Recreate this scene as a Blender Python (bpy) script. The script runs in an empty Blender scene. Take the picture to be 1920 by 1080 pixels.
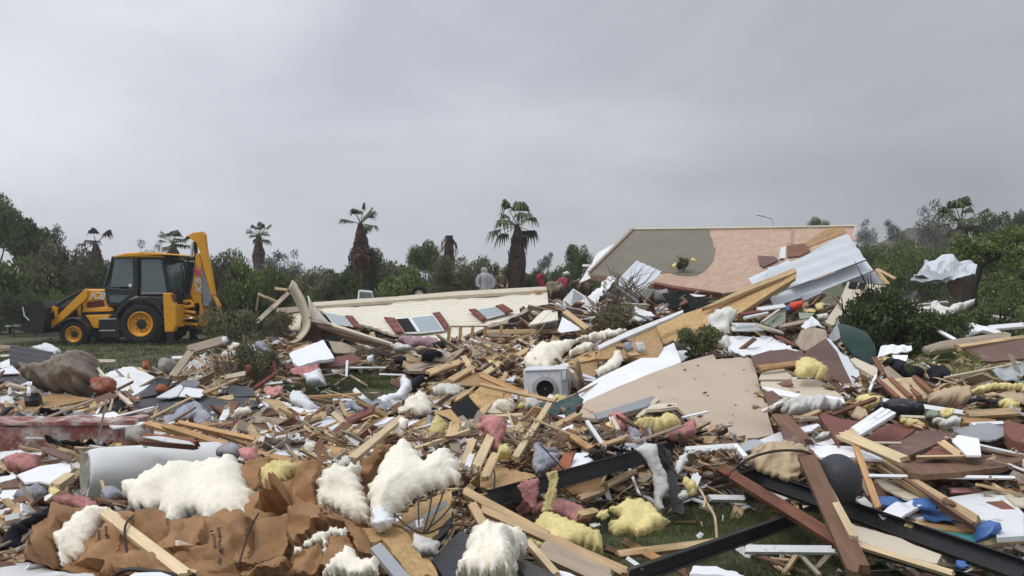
import bpy, bmesh, math, random
from mathutils import Vector as V, Matrix, noise
from mathutils.geometry import delaunay_2d_cdt
import numpy as np
R = math.radians
F = 1387.0; EYE = 1.8                       # focal length in photo pixels, eye height
sc = bpy.context.scene
cam = bpy.data.objects.new('camera', bpy.data.cameras.new('camera'))
sc.collection.objects.link(cam); sc.camera = cam
cam.location = (0, 0, EYE); cam.rotation_euler = (R(90), 0, 0)
cam.data.sensor_width = 36; cam.data.lens = 36*F/1920; cam.data.clip_end = 3000; cam.data.clip_start = .05
sc.view_settings.view_transform = 'Standard'; sc.view_settings.look = 'None'
sc.view_settings.exposure = 0.0; sc.view_settings.gamma = 1
SUN_EL, SUN_AZ = 58, 205
w = bpy.data.worlds.new('World'); sc.world = w; w.use_nodes = True
nt = w.node_tree; N = nt.nodes; Lk = nt.links
for n in list(N): N.remove(n)
out = N.new('ShaderNodeOutputWorld'); bg = N.new('ShaderNodeBackground'); bg.inputs[1].default_value = .1
sky = N.new('ShaderNodeTexSky'); sky.sky_type = 'NISHITA'; sky.sun_disc = False
sky.sun_elevation = R(SUN_EL); sky.sun_rotation = R(SUN_AZ)
tc = N.new('ShaderNodeTexCoord')
mp = N.new('ShaderNodeMapping'); mp.inputs['Scale'].default_value = (1, .55, 2.1); mp.inputs['Location'].default_value = (.9, .3, .15)
Lk.new(tc.outputs['Generated'], mp.inputs[0])
nz = N.new('ShaderNodeTexNoise'); nz.inputs['Scale'].default_value = 2.0; nz.inputs['Detail'].default_value = 8
nz.inputs['Roughness'].default_value = .52; nz.inputs['Distortion'].default_value = .35
Lk.new(mp.outputs[0], nz.inputs[0])
cr = N.new('ShaderNodeValToRGB'); cr.color_ramp.elements[0].position = .3; cr.color_ramp.elements[1].position = .72
cr.color_ramp.elements[0].color = (4.85, 5.1, 5.65, 1); cr.color_ramp.elements[1].color = (7.5, 7.8, 8.35, 1)
Lk.new(nz.outputs[0], cr.inputs[0])
def dotn(v):
    d = N.new('ShaderNodeVectorMath'); d.operation = 'DOT_PRODUCT'; d.inputs[1].default_value = v
    Lk.new(tc.outputs['Generated'], d.inputs[0]); return d.outputs['Value']
def mr(src, a, b, c, d, sm=True):
    m = N.new('ShaderNodeMapRange'); m.inputs[1].default_value = a; m.inputs[2].default_value = b
    m.inputs[3].default_value = c; m.inputs[4].default_value = d
    if sm: m.interpolation_type = 'SMOOTHSTEP'
    Lk.new(src, m.inputs[0]); return m.outputs[0]
def mth(op, a, b):
    m = N.new('ShaderNodeMath'); m.operation = op
    for i, s in enumerate((a, b)):
        if isinstance(s, (int, float)): m.inputs[i].default_value = s
        else: Lk.new(s, m.inputs[i])
    return m.outputs[0]
up = mr(dotn((0, 0, 1)), .34, 1.0, 1.0, 2.0)                       # overcast: brightest overhead
low = mr(dotn((0, 0, 1)), .0, .26, .86, 1.0)
side = mr(dotn((-.80, .55, .25)), .05, .95, .79, 1.22)             # cloud thins to the left
fac = mth('MULTIPLY', mth('MULTIPLY', up, low), side)
vm = N.new('ShaderNodeVectorMath'); vm.operation = 'SCALE'; Lk.new(cr.outputs[0], vm.inputs[0]); Lk.new(fac, vm.inputs['Scale'])
mx = N.new('ShaderNodeMix'); mx.data_type = 'RGBA'; mx.inputs['Factor'].default_value = .93
Lk.new(sky.outputs[0], mx.inputs['A']); Lk.new(vm.outputs[0], mx.inputs['B'])
Lk.new(mx.outputs['Result'], bg.inputs[0]); Lk.new(bg.outputs[0], out.inputs[0])
sd = bpy.data.lights.new('sun', 'SUN'); sd.energy = 1.35; sd.angle = R(22); sd.color = (1, .97, .92)
so = bpy.data.objects.new('sun', sd); sc.collection.objects.link(so)
so.rotation_euler = V((-.45, -.35, .85)).to_track_quat('Z', 'Y').to_euler()

# ------------------------------------------------------------------ helpers
rnd = random.Random(11)
col = sc.collection
def P(px, py, d): return V(((px-960)/F*d, d, EYE-(py-540)/F*d))
def sst(t): t = max(0., min(1., t)); return t*t*(3-2*t)
def sbox(v, a, b, f): return sst((v-a+f)/f)*sst((b+f-v)/f)
MOUNDS = [(-3.4, -.3, 1.5, 4.3, .5, .52), (-13, -2.3, 7.2, 13.2, 1.1, .20), (-2.2, 1.7, 5.7, 9.6, .9, .42),
          (-1.1, 3.6, 10.2, 14, 1, .78), (1.0, 7.6, 14.2, 20, 1.5, 1.35), (3.0, 9, 8.2, 13, 1, .66),
          (2.7, 7, 5.4, 8.2, .6, .32), (-5, 2, 14.6, 19, 1.2, .62), (-8.5, -4.5, 6.2, 7, .5, .12)]
CLEAR = [(-2.95, 13.4, 1.9, 2.4), (1.5, 4.6, 1.9, 1.65), (5.2, 7.4, .5, .35)]
def H(x, y):
    s = 0
    for a, b, c, d, f, h in MOUNDS:
        s += (h*sbox(x, a, b, f)*sbox(y, c, d, f))**4
    s = s**.25
    for cx, cy, rx, ry in CLEAR:
        q = math.hypot((x-cx)/rx, (y-cy)/ry)
        s *= sst((q-.75)/.5)
    return s
def Hn(x, y):
    x = np.asarray(x, float); y = np.asarray(y, float); ss = lambda t: (lambda u: u*u*(3-2*u))(np.clip(t, 0, 1)); s = 0
    for a, b, c, d, f, h in MOUNDS: s = s+(h*ss((x-a+f)/f)*ss((b+f-x)/f)*ss((y-c+f)/f)*ss((d+f-y)/f))**4
    s = s**.25
    for cx, cy, rx, ry in CLEAR: s = s*ss((np.hypot((x-cx)/rx, (y-cy)/ry)-.75)/.5)
    return s
# depth of the rubble surface along a coarse bundle of sight lines
_px, _py = np.meshgrid(np.arange(-160, 2100, 8.), np.arange(480, 1140, 4.)); DM = np.full(_px.shape, 24.)
_open = np.ones(_px.shape, bool); _kx = (_px-960)/F; _kz = (_py-540)/F
for d_ in np.arange(2.4, 24, .04):
    h_ = (EYE-_kz*d_ <= Hn(_kx*d_, np.full(_px.shape, d_))+.01) & _open; DM[h_] = d_; _open &= ~h_
def hit(px, py, lift=0.05, dmax=24.):
    j = min(DM.shape[0]-1, max(0, int((py-480)/4+.5))); i = min(DM.shape[1]-1, max(0, int((px+160)/8+.5))); d = DM[j, i]; kz = (py-540)/F
    if lift > .02: d -= min(d*.12, (lift-.01)/max(.05, kz))
    return float(max(2.4, min(d, dmax)))
MK = np.full((300, 500), 99.)                  # nearest traced piece, per 4-pixel cell
def cover(poly, dep):
    xs_ = [p[0] for p in poly]; ys_ = [p[1] for p in poly]
    i0, i1 = max(0, int(min(xs_)/4)), min(499, int(max(xs_)/4)+1); j0, j1 = max(0, int(min(ys_)/4)), min(299, int(max(ys_)/4)+1)
    if i1 <= i0 or j1 <= j0: return
    X, Y = np.meshgrid(np.arange(i0, i1)*4+2., np.arange(j0, j1)*4+2.); ins = np.zeros(X.shape, bool); n = len(poly)
    for k in range(n):
        (xa, ya), (xb, yb) = poly[k], poly[(k+1) % n]
        if ya == yb: continue
        ins ^= ((ya > Y) != (yb > Y)) & (X < (xb-xa)*(Y-ya)/(yb-ya)+xa)
    sub = MK[j0:j1, i0:i1]; sub[ins] = np.minimum(sub[ins], dep)
def clear_of_mound(pts):                       # factor that brings a piece just in front of the rubble surface
    f = 1.
    for x, y, d in pts: 
        h = hit(x, y, .03)
        if h < 23: f = min(f, h/d)
    return max(.72, f)
def tagit(o, name, label=None, cat=None, group=None, kind=None):
    o.name = name
    if label: o['label'] = label
    if cat: o['category'] = cat
    if group: o['group'] = group
    if kind: o['kind'] = kind
    return o
def link(name, me, mat, parent=None, mw=None, **k):
    o = bpy.data.objects.new(name, me); col.objects.link(o)
    me.name = name
    if mat is not None and not me.materials: me.materials.append(mat)
    if mw is not None: o.matrix_world = mw
    if parent is not None: o.parent = parent
    tagit(o, name, **k)
    return o
def empty(name, loc, **k):
    o = bpy.data.objects.new(name, None); col.objects.link(o); o.location = loc; o.empty_display_size = .2
    return tagit(o, name, **k)
def mesh(verts, faces, name='m', smooth=False):
    me = bpy.data.meshes.new(name); me.from_pydata([tuple(v) for v in verts], [], faces); me.update()
    if smooth: me.polygons.foreach_set('use_smooth', [True]*len(me.polygons))
    return me
class MB:
    def __init__(s): s.v = []; s.f = []
    def add(s, vs, fs):
        o = len(s.v); s.v += [V(v) for v in vs]; s.f += [tuple(i+o for i in f) for f in fs]; return s
    def box(s, c, sz, rot=None, tw=1):
        c = V(c); vs = []
        for z in (-1, 1):
            k = tw if z > 0 else 1
            for x, y in ((-1, -1), (1, -1), (1, 1), (-1, 1)):
                p = V((x*sz[0]/2*k, y*sz[1]/2*k, z*sz[2]/2))
                if rot is not None: p = rot @ p
                vs.append(c+p)
        return s.add(vs, [(3, 2, 1, 0), (4, 5, 6, 7), (0, 1, 5, 4), (1, 2, 6, 5), (2, 3, 7, 6), (3, 0, 4, 7)])
    def prism(s, poly, y0, y1):          # (x,z) outline extruded along y
        n = len(poly); a = sum(poly[i][0]*poly[(i+1) % n][1]-poly[(i+1) % n][0]*poly[i][1] for i in range(n))
        if a < 0: poly = poly[::-1]
        vs = [(x, y0, z) for x, z in poly]+[(x, y1, z) for x, z in poly]
        return s.add(vs, [tuple(range(n)), tuple(range(2*n-1, n-1, -1))]+[(i, i+n, (i+1) % n+n, (i+1) % n) for i in range(n)])
    def tube(s, pts, r, n=6, cap=True):
        pts = [V(p) for p in pts]; rr = r if isinstance(r, (list, tuple)) else [r]*len(pts)
        o = len(s.v); vs = []
        for i, p in enumerate(pts):
            t = (pts[min(i+1, len(pts)-1)]-pts[max(i-1, 0)]).normalized()
            a = t.orthogonal().normalized() if i == 0 else (a - t*a.dot(t)).normalized()
            b = t.cross(a)
            for k in range(n):
                an = 2*math.pi*k/n; vs.append(p+(a*math.cos(an)+b*math.sin(an))*rr[i])
        fs = []
        for i in range(len(pts)-1):
            for k in range(n): fs.append((i*n+k, i*n+(k+1) % n, (i+1)*n+(k+1) % n, (i+1)*n+k))
        if cap: fs += [tuple(range(n-1, -1, -1)), tuple(range((len(pts)-1)*n, len(pts)*n))]
        return s.add(vs, fs)
    def lathe(s, prof, n=24, c=(0, 0, 0), axis='y'):   # profile (r, along axis)
        vs = []
        for r, h in prof:
            for k in range(n):
                an = 2*math.pi*k/n; a, b = r*math.cos(an), r*math.sin(an)
                p = (a, h, b) if axis == 'y' else ((a, b, h) if axis == 'z' else (h, a, b))
                vs.append(V(c)+V(p))
        fs = []
        for i in range(len(prof)-1):
            for k in range(n):
                q = (i*n+k, i*n+(k+1) % n, (i+1)*n+(k+1) % n, (i+1)*n+k)
                fs.append(q)
        return s.add(vs, fs)
    def build(s, name, mat, parent=None, smooth=False, bevel=0, **k):
        me = mesh(s.v, s.f, name)
        bm = bmesh.new(); bm.from_mesh(me); bmesh.ops.recalc_face_normals(bm, faces=bm.faces)
        if bevel: bmesh.ops.bevel(bm, geom=bm.edges[:], offset=bevel, segments=1, affect='EDGES')
        bm.to_mesh(me); bm.free()
        if smooth:
            me.polygons.foreach_set('use_smooth', [True]*len(me.polygons))
            try: me.set_sharp_from_angle(angle=R(40))
            except Exception: pass
        return link(name, me, mat, parent, **k)
def copy_tree(o, parent=None, loc=None, **k):
    c = o.copy(); col.objects.link(c)
    if parent is not None: c.parent = parent; c.matrix_parent_inverse = o.matrix_parent_inverse.copy()
    for ch in list(o.children): copy_tree(ch, c)
    return c
def fn(p, sc_=1., oc=4):
    return noise.fractal(p*sc_, 1., 2.1, oc, noise_basis='PERLIN_ORIGINAL')

# ------------------------------------------------------------------ materials
MT = {}
def M(name, base, var=.18, scale=6, rough=.8, bump=.25, bscale=45, dirt=None, damt=.5, dscale=3, st=(1, 1, 1),
      metal=0, rv=.10, spec=.3, trans=0, bdist=.01, special=None, c2=None):
    m = bpy.data.materials.new(name); m.use_nodes = True; t = m.node_tree; n = t.nodes; l = t.links
    b = n['Principled BSDF']; b.inputs['Roughness'].default_value = rough; b.inputs['Metallic'].default_value = metal
    b.inputs['Specular IOR Level'].default_value = spec
    co = n.new('ShaderNodeTexCoord'); ma = n.new('ShaderNodeMapping'); ma.inputs['Scale'].default_value = st
    l.new(co.outputs['Object'], ma.inputs[0])
    oi = n.new('ShaderNodeObjectInfo')
    ad = n.new('ShaderNodeVectorMath'); ad.operation = 'SCALE'; l.new(oi.outputs['Random'], ad.inputs['Scale']); ad.inputs[0].default_value = (37, 91, 53)
    l.new(ad.outputs[0], ma.inputs['Location'])
    no = n.new('ShaderNodeTexNoise'); no.inputs['Scale'].default_value = scale; no.inputs['Detail'].default_value = 6; no.inputs['Roughness'].default_value = .6
    l.new(ma.outputs[0], no.inputs[0])
    rp = n.new('ShaderNodeValToRGB'); rp.color_ramp.elements[0].position = .3; rp.color_ramp.elements[1].position = .7
    cA = tuple(max(0, c*(1-var)) for c in base); cB = c2 if c2 else tuple(min(1, c*(1+var)) for c in base)
    rp.color_ramp.elements[0].color = cA+(1,); rp.color_ramp.elements[1].color = cB+(1,)
    l.new(no.outputs[0], rp.inputs[0]); last = rp.outputs[0]
    bsrc = None
    if special:
        vo = n.new('ShaderNodeTexVoronoi'); vo.inputs['Scale'].default_value = special[0]
        mm = n.new('ShaderNodeMapping'); mm.inputs['Scale'].default_value = special[1]; l.new(co.outputs['Object'], mm.inputs[0])
        dn = n.new('ShaderNodeTexNoise'); dn.inputs['Scale'].default_value = special[0]*.4; l.new(co.outputs['Object'], dn.inputs[0])
        da = n.new('ShaderNodeVectorMath'); da.operation = 'MULTIPLY_ADD'; l.new(dn.outputs['Color'], da.inputs[0]); da.inputs[1].default_value = (special[3],)*3; l.new(mm.outputs[0], da.inputs[2])
        l.new(da.outputs[0], vo.inputs[0])
        sp = n.new('ShaderNodeSeparateColor'); l.new(vo.outputs['Color'], sp.inputs[0])
        r2 = n.new('ShaderNodeValToRGB'); r2.color_ramp.interpolation = 'CONSTANT' if special[4] else 'LINEAR'
        cs = special[2]
        while len(r2.color_ramp.elements) < len(cs): r2.color_ramp.elements.new(.5)
        for i, c in enumerate(cs): r2.color_ramp.elements[i].position = i/len(cs); r2.color_ramp.elements[i].color = c+(1,)
        l.new(sp.outputs[0], r2.inputs[0])
        mi = n.new('ShaderNodeMix'); mi.data_type = 'RGBA'; mi.inputs['Factor'].default_value = special[5]
        l.new(last, mi.inputs['A']); l.new(r2.outputs[0], mi.inputs['B']); last = mi.outputs['Result']; bsrc = vo.outputs['Distance']
    if dirt:
        n2 = n.new('ShaderNodeTexNoise'); n2.inputs['Scale'].default_value = dscale; n2.inputs['Detail'].default_value = 9; n2.inputs['Roughness'].default_value = .68
        l.new(ma.outputs[0], n2.inputs[0]); m2 = n.new('ShaderNodeMapRange')
        m2.inputs[1].default_value = .72-.3*damt; m2.inputs[2].default_value = .80-.2*damt
        l.new(n2.outputs[0], m2.inputs[0])
        mi = n.new('ShaderNodeMix'); mi.data_type = 'RGBA'; l.new(m2.outputs[0], mi.inputs['Factor']); l.new(last, mi.inputs['A']); mi.inputs['B'].default_value = dirt+(1,)
        last = mi.outputs['Result']
    if rv:
        hs = n.new('ShaderNodeHueSaturation'); mr_ = n.new('ShaderNodeMapRange'); mr_.inputs[3].default_value = 1-rv; mr_.inputs[4].default_value = 1+rv
        l.new(oi.outputs['Random'], mr_.inputs[0]); l.new(mr_.outputs[0], hs.inputs['Value']); l.new(last, hs.inputs['Color']); last = hs.outputs[0]
    l.new(last, b.inputs['Base Color'])
    if bump:
        bn = n.new('ShaderNodeTexNoise'); bn.inputs['Scale'].default_value = bscale; bn.inputs['Detail'].default_value = 5; l.new(ma.outputs[0], bn.inputs[0])
        bb = n.new('ShaderNodeBump'); bb.inputs['Strength'].default_value = min(1, bump); bb.inputs['Distance'].default_value = bdist; l.new(bn.outputs[0], bb.inputs['Height']); l.new(bb.outputs[0], b.inputs['Normal'])
    if trans:
        tr = n.new('ShaderNodeBsdfTranslucent'); l.new(last, tr.inputs[0]); mxs = n.new('ShaderNodeMixShader'); mxs.inputs[0].default_value = trans
        l.new(b.outputs[0], mxs.inputs[1]); l.new(tr.outputs[0], mxs.inputs[2]); l.new(mxs.outputs[0], n['Material Output'].inputs[0])
    MT[name] = m; return m
mud = (.09, .065, .045)
M('pine', (.54, .385, .22), .24, 3, dirt=(.25, .155, .08), damt=.6, dscale=1.2, st=(1, 9, 9), bscale=14, rv=.2)
M('pine_pale', (.64, .50, .31), .16, 3, dirt=(.3, .19, .1), damt=.35, dscale=1.2, st=(1, 9, 9), bscale=14, rv=.14)
M('pine_orange', (.47, .275, .125), .25, 3, dirt=(.16, .07, .03), damt=.45, dscale=1.2, st=(1, 9, 9), bscale=14, rv=.18, rough=.6)
M('wood_brown', (.17, .095, .06), .25, 3, dirt=(.3, .2, .14), damt=.25, dscale=2, st=(1, 7, 7), bscale=14, rv=.18)
M('wood_red', (.22, .09, .05), .25, 3, dirt=(.1, .04, .02), damt=.35, dscale=1.5, st=(1, 8, 8), rv=.12, rough=.55)
M('wood_grey', (.36, .29, .22), .2, 3, dirt=(.16, .12, .09), damt=.4, dscale=1.2, st=(1, 8, 8), rv=.2)
osbc = ((.48, .30, .13), (.58, .39, .19), (.40, .235, .09), (.63, .44, .24), (.46, .28, .12))
M('osb', (.50, .33, .15), .2, 4, bump=.5, bscale=60, special=(22, (1, 2.2, 1), osbc, .7, True, .6), dirt=(.24, .12, .05), damt=.4, dscale=1.5, rv=.12)
M('osb_wet', (.36, .205, .08), .2, 4, bump=.5, bscale=60, rough=.5, special=(20, (1, 2.2, 1), tuple(tuple(c*.72 for c in k) for k in osbc), .7, True, .6), dirt=(.16, .08, .03), damt=.5, dscale=1.2, rv=.12)
M('roof_osb', (.49, .34, .25), .10, 2, bump=.5, bscale=50, special=(5, (1, 3.5, 1), ((.48, .33, .24), (.53, .37, .28), (.44, .29, .21), (.56, .41, .31)), .9, True, .6), dirt=(.36, .19, .12), damt=.4, dscale=1.3, rv=0)
M('roof_felt', (.20, .18, .14), .12, 1.2, bump=.3, bscale=30, dirt=(.24, .22, .175), damt=.4, dscale=.6, rv=0)
M('plaster_beige', (.50, .405, .315), .08, 2, bump=.2, dirt=(.2, .13, .09), damt=.2, dscale=7, rv=.05)
M('board_white', (.76, .77, .78), .08, 2, bump=.3, dirt=(.36, .3, .24), damt=.42, dscale=5, rv=.1)
M('board_clean', (.84, .85, .88), .05, 2, bump=.15, dirt=(.42, .37, .32), damt=.26, dscale=5, rv=.05)
M('board_cream', (.62, .55, .43), .1, 2, bump=.3, dirt=(.3, .22, .14), damt=.4, dscale=4, rv=.1)
M('board_grey', (.34, .35, .37), .12, 2, bump=.2, dirt=(.15, .12, .1), damt=.3, dscale=4, rv=.2)
M('board_sage', (.27, .31, .25), .1, 2, bump=.2, dirt=(.15, .12, .1), damt=.25, rv=.1)
M('board_brown', (.155, .085, .068), .2, 3, bump=.3, dirt=(.33, .24, .19), damt=.42, dscale=4, rv=.18, rough=.6)
M('board_red', (.19, .075, .06), .2, 2, bump=.25, dirt=(.1, .04, .03), damt=.3, rv=.12)
M('tile_dark', (.045, .048, .055), .3, 3, bump=.2, rough=.55, dirt=(.12, .11, .1), damt=.2, rv=.25)
M('sheet_metal', (.62, .66, .70), .06, 1.5, bump=.1, rough=.45, dirt=(.3, .28, .25), damt=.2, dscale=4, rv=.06, spec=.5)
M('sheet_grey', (.36, .39, .40), .15, 2, bump=.2, rough=.5, dirt=(.16, .15, .14), damt=.4, rv=.15)
M('siding', (.75, .70, .59), .05, 1.5, bump=.1, dirt=(.35, .29, .2), damt=.14, dscale=2, rv=.03)
M('shutter', (.20, .05, .035), .15, 3, bump=.2, rv=.1)
M('insul_white', (.90, .85, .73), .05, 9, bump=.5, bscale=45, bdist=.014, rough=1, dirt=(.66, .58, .44), damt=.25, dscale=5, rv=.05, spec=.05)
M('insul_cool', (.72, .71, .66), .12, 9, bump=.5, bscale=45, bdist=.014, rough=1, dirt=(.42, .38, .3), damt=.4, dscale=5, rv=.05, spec=.05)
M('insul_yellow', (.74, .63, .30), .14, 9, bump=.5, bscale=45, bdist=.014, rough=1, dirt=(.45, .34, .14), damt=.4, dscale=6, rv=.08, spec=.05)
M('insul_pink', (.52, .25, .235), .22, 9, bump=.5, bscale=45, bdist=.014, rough=1, dirt=(.28, .12, .11), damt=.5, dscale=6, rv=.2, spec=.05)
M('kraft', (.31, .17, .078), .3, 5, bump=.6, bscale=10, bdist=.02, rough=.7, dirt=(.16, .08, .04), damt=.4, dscale=2.5, rv=.08)
M('plastic_white', (.74, .76, .80), .08, 3, bump=.3, rough=.35, dirt=(.35, .3, .26), damt=.25, dscale=5, rv=.1, spec=.5)
M('plastic_grey', (.30, .31, .36), .2, 4, bump=.4, rough=.4, dirt=(.15, .13, .12), damt=.3, rv=.2)
M('plastic_black', (.022, .024, .03), .3, 4, bump=.3, rough=.35, rv=.2, dirt=(.09, .08, .07), damt=.15)
M('cloth_black', (.016, .017, .024), .3, 8, bump=.5, rough=.9, rv=.2)
M('cloth_grey', (.26, .26, .28), .2, 8, bump=.5, rough=.9, dirt=(.12, .1, .09), damt=.4, rv=.2)
M('cloth_white', (.66, .65, .62), .12, 8, bump=.5, rough=.9, dirt=(.33, .29, .24), damt=.35, rv=.1)
M('cloth_cream', (.50, .38, .25), .2, 8, bump=.5, rough=.9, dirt=(.25, .16, .09), damt=.45, rv=.1)
M('cloth_pinkish', (.42, .27, .30), .3, 22, bump=.4, rough=.9, dirt=(.2, .13, .17), damt=.6, dscale=14, rv=.05)
M('tarp_blue', (.05, .13, .36), .2, 5, bump=.3, rough=.35, rv=.05, spec=.5)
M('tarp_teal', (.05, .25, .27), .2, 5, bump=.3, rough=.5, rv=.05)
M('red_plastic', (.62, .07, .03), .15, 5, bump=.2, rough=.4, rv=.05)
M('red_cloth', (.30, .03, .05), .2, 5, bump=.3, rv=.1)
M('green_dark', (.018, .05, .042), .3, 3, bump=.2, rough=.35, rv=.1)
M('steel_black', (.012, .012, .014), .35, 5, bump=.35, rough=.42, dirt=(.06, .04, .03), damt=.3, dscale=6, rv=.1, spec=.5)
M('wall_paint', (.27, .10, .085), .25, 5, bump=.7, bscale=24, dirt=(.50, .45, .42), damt=.95, dscale=7, rv=0)
M('stone', (.21, .17, .135), .3, 4, bump=.6, bscale=12, bdist=.04, dirt=(.33, .28, .23), damt=.4, rv=.1)
M('brick', (.33, .11, .06), .3, 8, bump=.6, bscale=20, dirt=(.42, .33, .27), damt=.4, rv=.15)
M('concrete', (.36, .34, .31), .15, 6, bump=.4, bscale=30, rv=.15, dirt=(.2, .17, .14), damt=.3)
M('enamel', (.72, .73, .72), .05, 3, bump=.08, rough=.4, dirt=(.2, .15, .1), damt=.14, dscale=11, rv=0, spec=.5)
M('washer_grey', (.66, .69, .74), .1, 6, bump=.1, rough=.35, dirt=(.25, .26, .29), damt=.45, dscale=14, rv=0, spec=.5)
M('wire', (.03, .022, .018), .3, 5, bump=0, rough=.5, rv=.1)
M('bark', (.085, .062, .045), .3, 8, bump=.6, bscale=18, rv=.2)
M('bark_dark', (.03, .023, .018), .3, 8, bump=.6, bscale=18, rv=.2)
M('twig', (.22, .17, .12), .3, 8, bump=.3, rv=.25)
M('leaf_dark', (.060, .085, .030), .5, 2.2, bump=0, rough=.5, rv=.3, trans=.15, c2=(.16, .205, .065))
M('leaf_mid', (.08, .115, .034), .5, 2.2, bump=0, rough=.5, rv=.3, trans=.15, c2=(.20, .26, .07))
M('leaf_olive', (.12, .13, .062), .45, 2.2, bump=0, rough=.55, rv=.25, trans=.12, c2=(.25, .255, .13))
M('leaf_grey', (.10, .105, .09), .4, 2.2, bump=0, rough=.6, rv=.2, trans=.1, c2=(.2, .205, .18))
M('leaf_fore', (.03, .056, .016), .5, 6, bump=0, rough=.45, rv=.1, trans=.15, c2=(.12, .17, .05))
M('palm_green', (.06, .08, .03), .4, 2, bump=0, rough=.5, rv=.2, trans=.15, c2=(.13, .15, .06))
M('palm_dead', (.085, .05, .04), .45, 5, bump=.3, rough=.9, rv=.25, c2=(.15, .09, .07))
M('grass_blade', (.07, .11, .03), .5, 1.2, bump=0, rough=.6, rv=0, trans=.2, c2=(.17, .20, .075))
M('jcb_yellow', (.76, .36, .02), .10, 3, bump=.05, rough=.42, dirt=(.26, .15, .07), damt=.5, dscale=3, rv=0, spec=.4)
M('jcb_black', (.012, .013, .015), .3, 3, bump=.05, rough=.4, dirt=(.05, .04, .03), damt=.25, rv=0, spec=.5)
M('jcb_white', (.85, .85, .85), .02, 3, bump=0, rough=.5, rv=0)
M('jcb_maroon', (.13, .03, .02), .2, 3, bump=0, rough=.5, rv=0)
M('pink_mark', (.75, .1, .28), .1, 3, bump=0, rv=0)
M('rubber', (.018, .017, .016), .3, 8, bump=.3, rough=.85, rv=0, dirt=(.07, .055, .04), damt=.3)
M('chrome', (.75, .77, .8), .02, 3, bump=0, rough=.2, metal=.9, rv=0)
M('skin', (.45, .25, .17), .08, 5, bump=.05, rough=.6, rv=.1)
M('camo', (.13, .11, .06), .3, 10, bump=.2, rough=.9, rv=0, dirt=(.045, .05, .03), damt=.7, dscale=9)
M('poncho', (.46, .46, .49), .1, 5, bump=.4, rough=.5, rv=0, trans=.15)
M('cap_tan', (.40, .28, .17), .1, 5, bump=.2, rv=0)
M('tile_roof', (.11, .085, .075), .3, 2, bump=.3, rv=0)
M('hole_shade', (.008, .008, .008), .2, 3, bump=0, rough=.9, rv=0)  # near-black colour standing in for shade inside holes and hollows
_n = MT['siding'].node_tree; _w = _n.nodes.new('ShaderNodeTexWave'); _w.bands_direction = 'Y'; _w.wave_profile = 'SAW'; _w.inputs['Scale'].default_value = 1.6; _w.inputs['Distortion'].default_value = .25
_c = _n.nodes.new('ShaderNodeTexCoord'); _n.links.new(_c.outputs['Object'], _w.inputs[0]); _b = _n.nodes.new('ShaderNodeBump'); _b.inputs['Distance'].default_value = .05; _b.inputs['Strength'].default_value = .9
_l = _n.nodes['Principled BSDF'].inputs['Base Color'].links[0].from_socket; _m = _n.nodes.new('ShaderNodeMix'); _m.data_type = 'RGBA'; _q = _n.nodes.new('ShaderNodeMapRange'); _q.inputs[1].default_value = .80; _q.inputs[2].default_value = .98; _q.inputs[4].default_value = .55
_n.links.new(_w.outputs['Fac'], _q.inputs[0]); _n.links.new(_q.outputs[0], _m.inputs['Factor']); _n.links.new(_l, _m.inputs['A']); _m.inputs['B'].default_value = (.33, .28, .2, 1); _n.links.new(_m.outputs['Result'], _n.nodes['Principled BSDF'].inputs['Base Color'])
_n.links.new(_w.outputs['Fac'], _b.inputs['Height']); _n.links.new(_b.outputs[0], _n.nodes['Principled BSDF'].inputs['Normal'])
# window glass: dark, glossy
g = M('glass', (.10, .14, .15), .1, 1, rough=.12, bump=0, rv=0, spec=.8)
g = M('glass_pale', (.29, .34, .37), .12, 1, rough=.15, bump=0, rv=0, spec=.8, dirt=(.25, .27, .28), damt=.4)
def ground_mat():
    m = bpy.data.materials.new('ground'); m.use_nodes = True; t = m.node_tree; n = t.nodes; l = t.links; b = n['Principled BSDF']; b.inputs['Roughness'].default_value = .95
    co = n.new('ShaderNodeTexCoord')
    def nz_(s, d=7, r=.6):
        x = n.new('ShaderNodeTexNoise'); x.inputs['Scale'].default_value = s; x.inputs['Detail'].default_value = d; x.inputs['Roughness'].default_value = r; l.new(co.outputs['Object'], x.inputs[0]); return x.outputs[0]
    def rp_(src, els):
        r = n.new('ShaderNodeValToRGB'); 
        while len(r.color_ramp.elements) < len(els): r.color_ramp.elements.new(.5)
        for i, (p, c) in enumerate(els): r.color_ramp.elements[i].position = p; r.color_ramp.elements[i].color = c+(1,)
        l.new(src, r.inputs[0]); return r.outputs[0]
    gr = rp_(nz_(3), [(.3, (.045, .06, .02)), (.5, (.075, .095, .03)), (.7, (.12, .13, .055))])
    di = rp_(nz_(9), [(.3, (.05, .036, .024)), (.7, (.13, .10, .07))])
    mi = n.new('ShaderNodeMix'); mi.data_type = 'RGBA'; l.new(rp_(nz_(.9, 9, .7), [(.44, (0, 0, 0)), (.62, (1, 1, 1))]), mi.inputs['Factor']); l.new(gr, mi.inputs['A']); l.new(di, mi.inputs['B'])
    l.new(mi.outputs['Result'], b.inputs['Base Color'])
    bb = n.new('ShaderNodeBump'); bb.inputs['Strength'].default_value = .8; bb.inputs['Distance'].default_value = .05; l.new(nz_(14), bb.inputs['Height']); l.new(bb.outputs[0], b.inputs['Normal'])
    MT['ground'] = m
ground_mat()
M('rubble', (.09, .068, .05), .4, 5, bump=.9, bscale=14, bdist=.06, rough=.95, rv=0,
  special=(13, (1, 1, 1), ((.05, .038, .03), (.16, .11, .07), (.03, .025, .022), (.09, .066, .05), (.32, .30, .28), (.045, .033, .026), (.10, .072, .05), (.06, .048, .04), (.16, .14, .12)), 1.6, True, .62))
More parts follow.
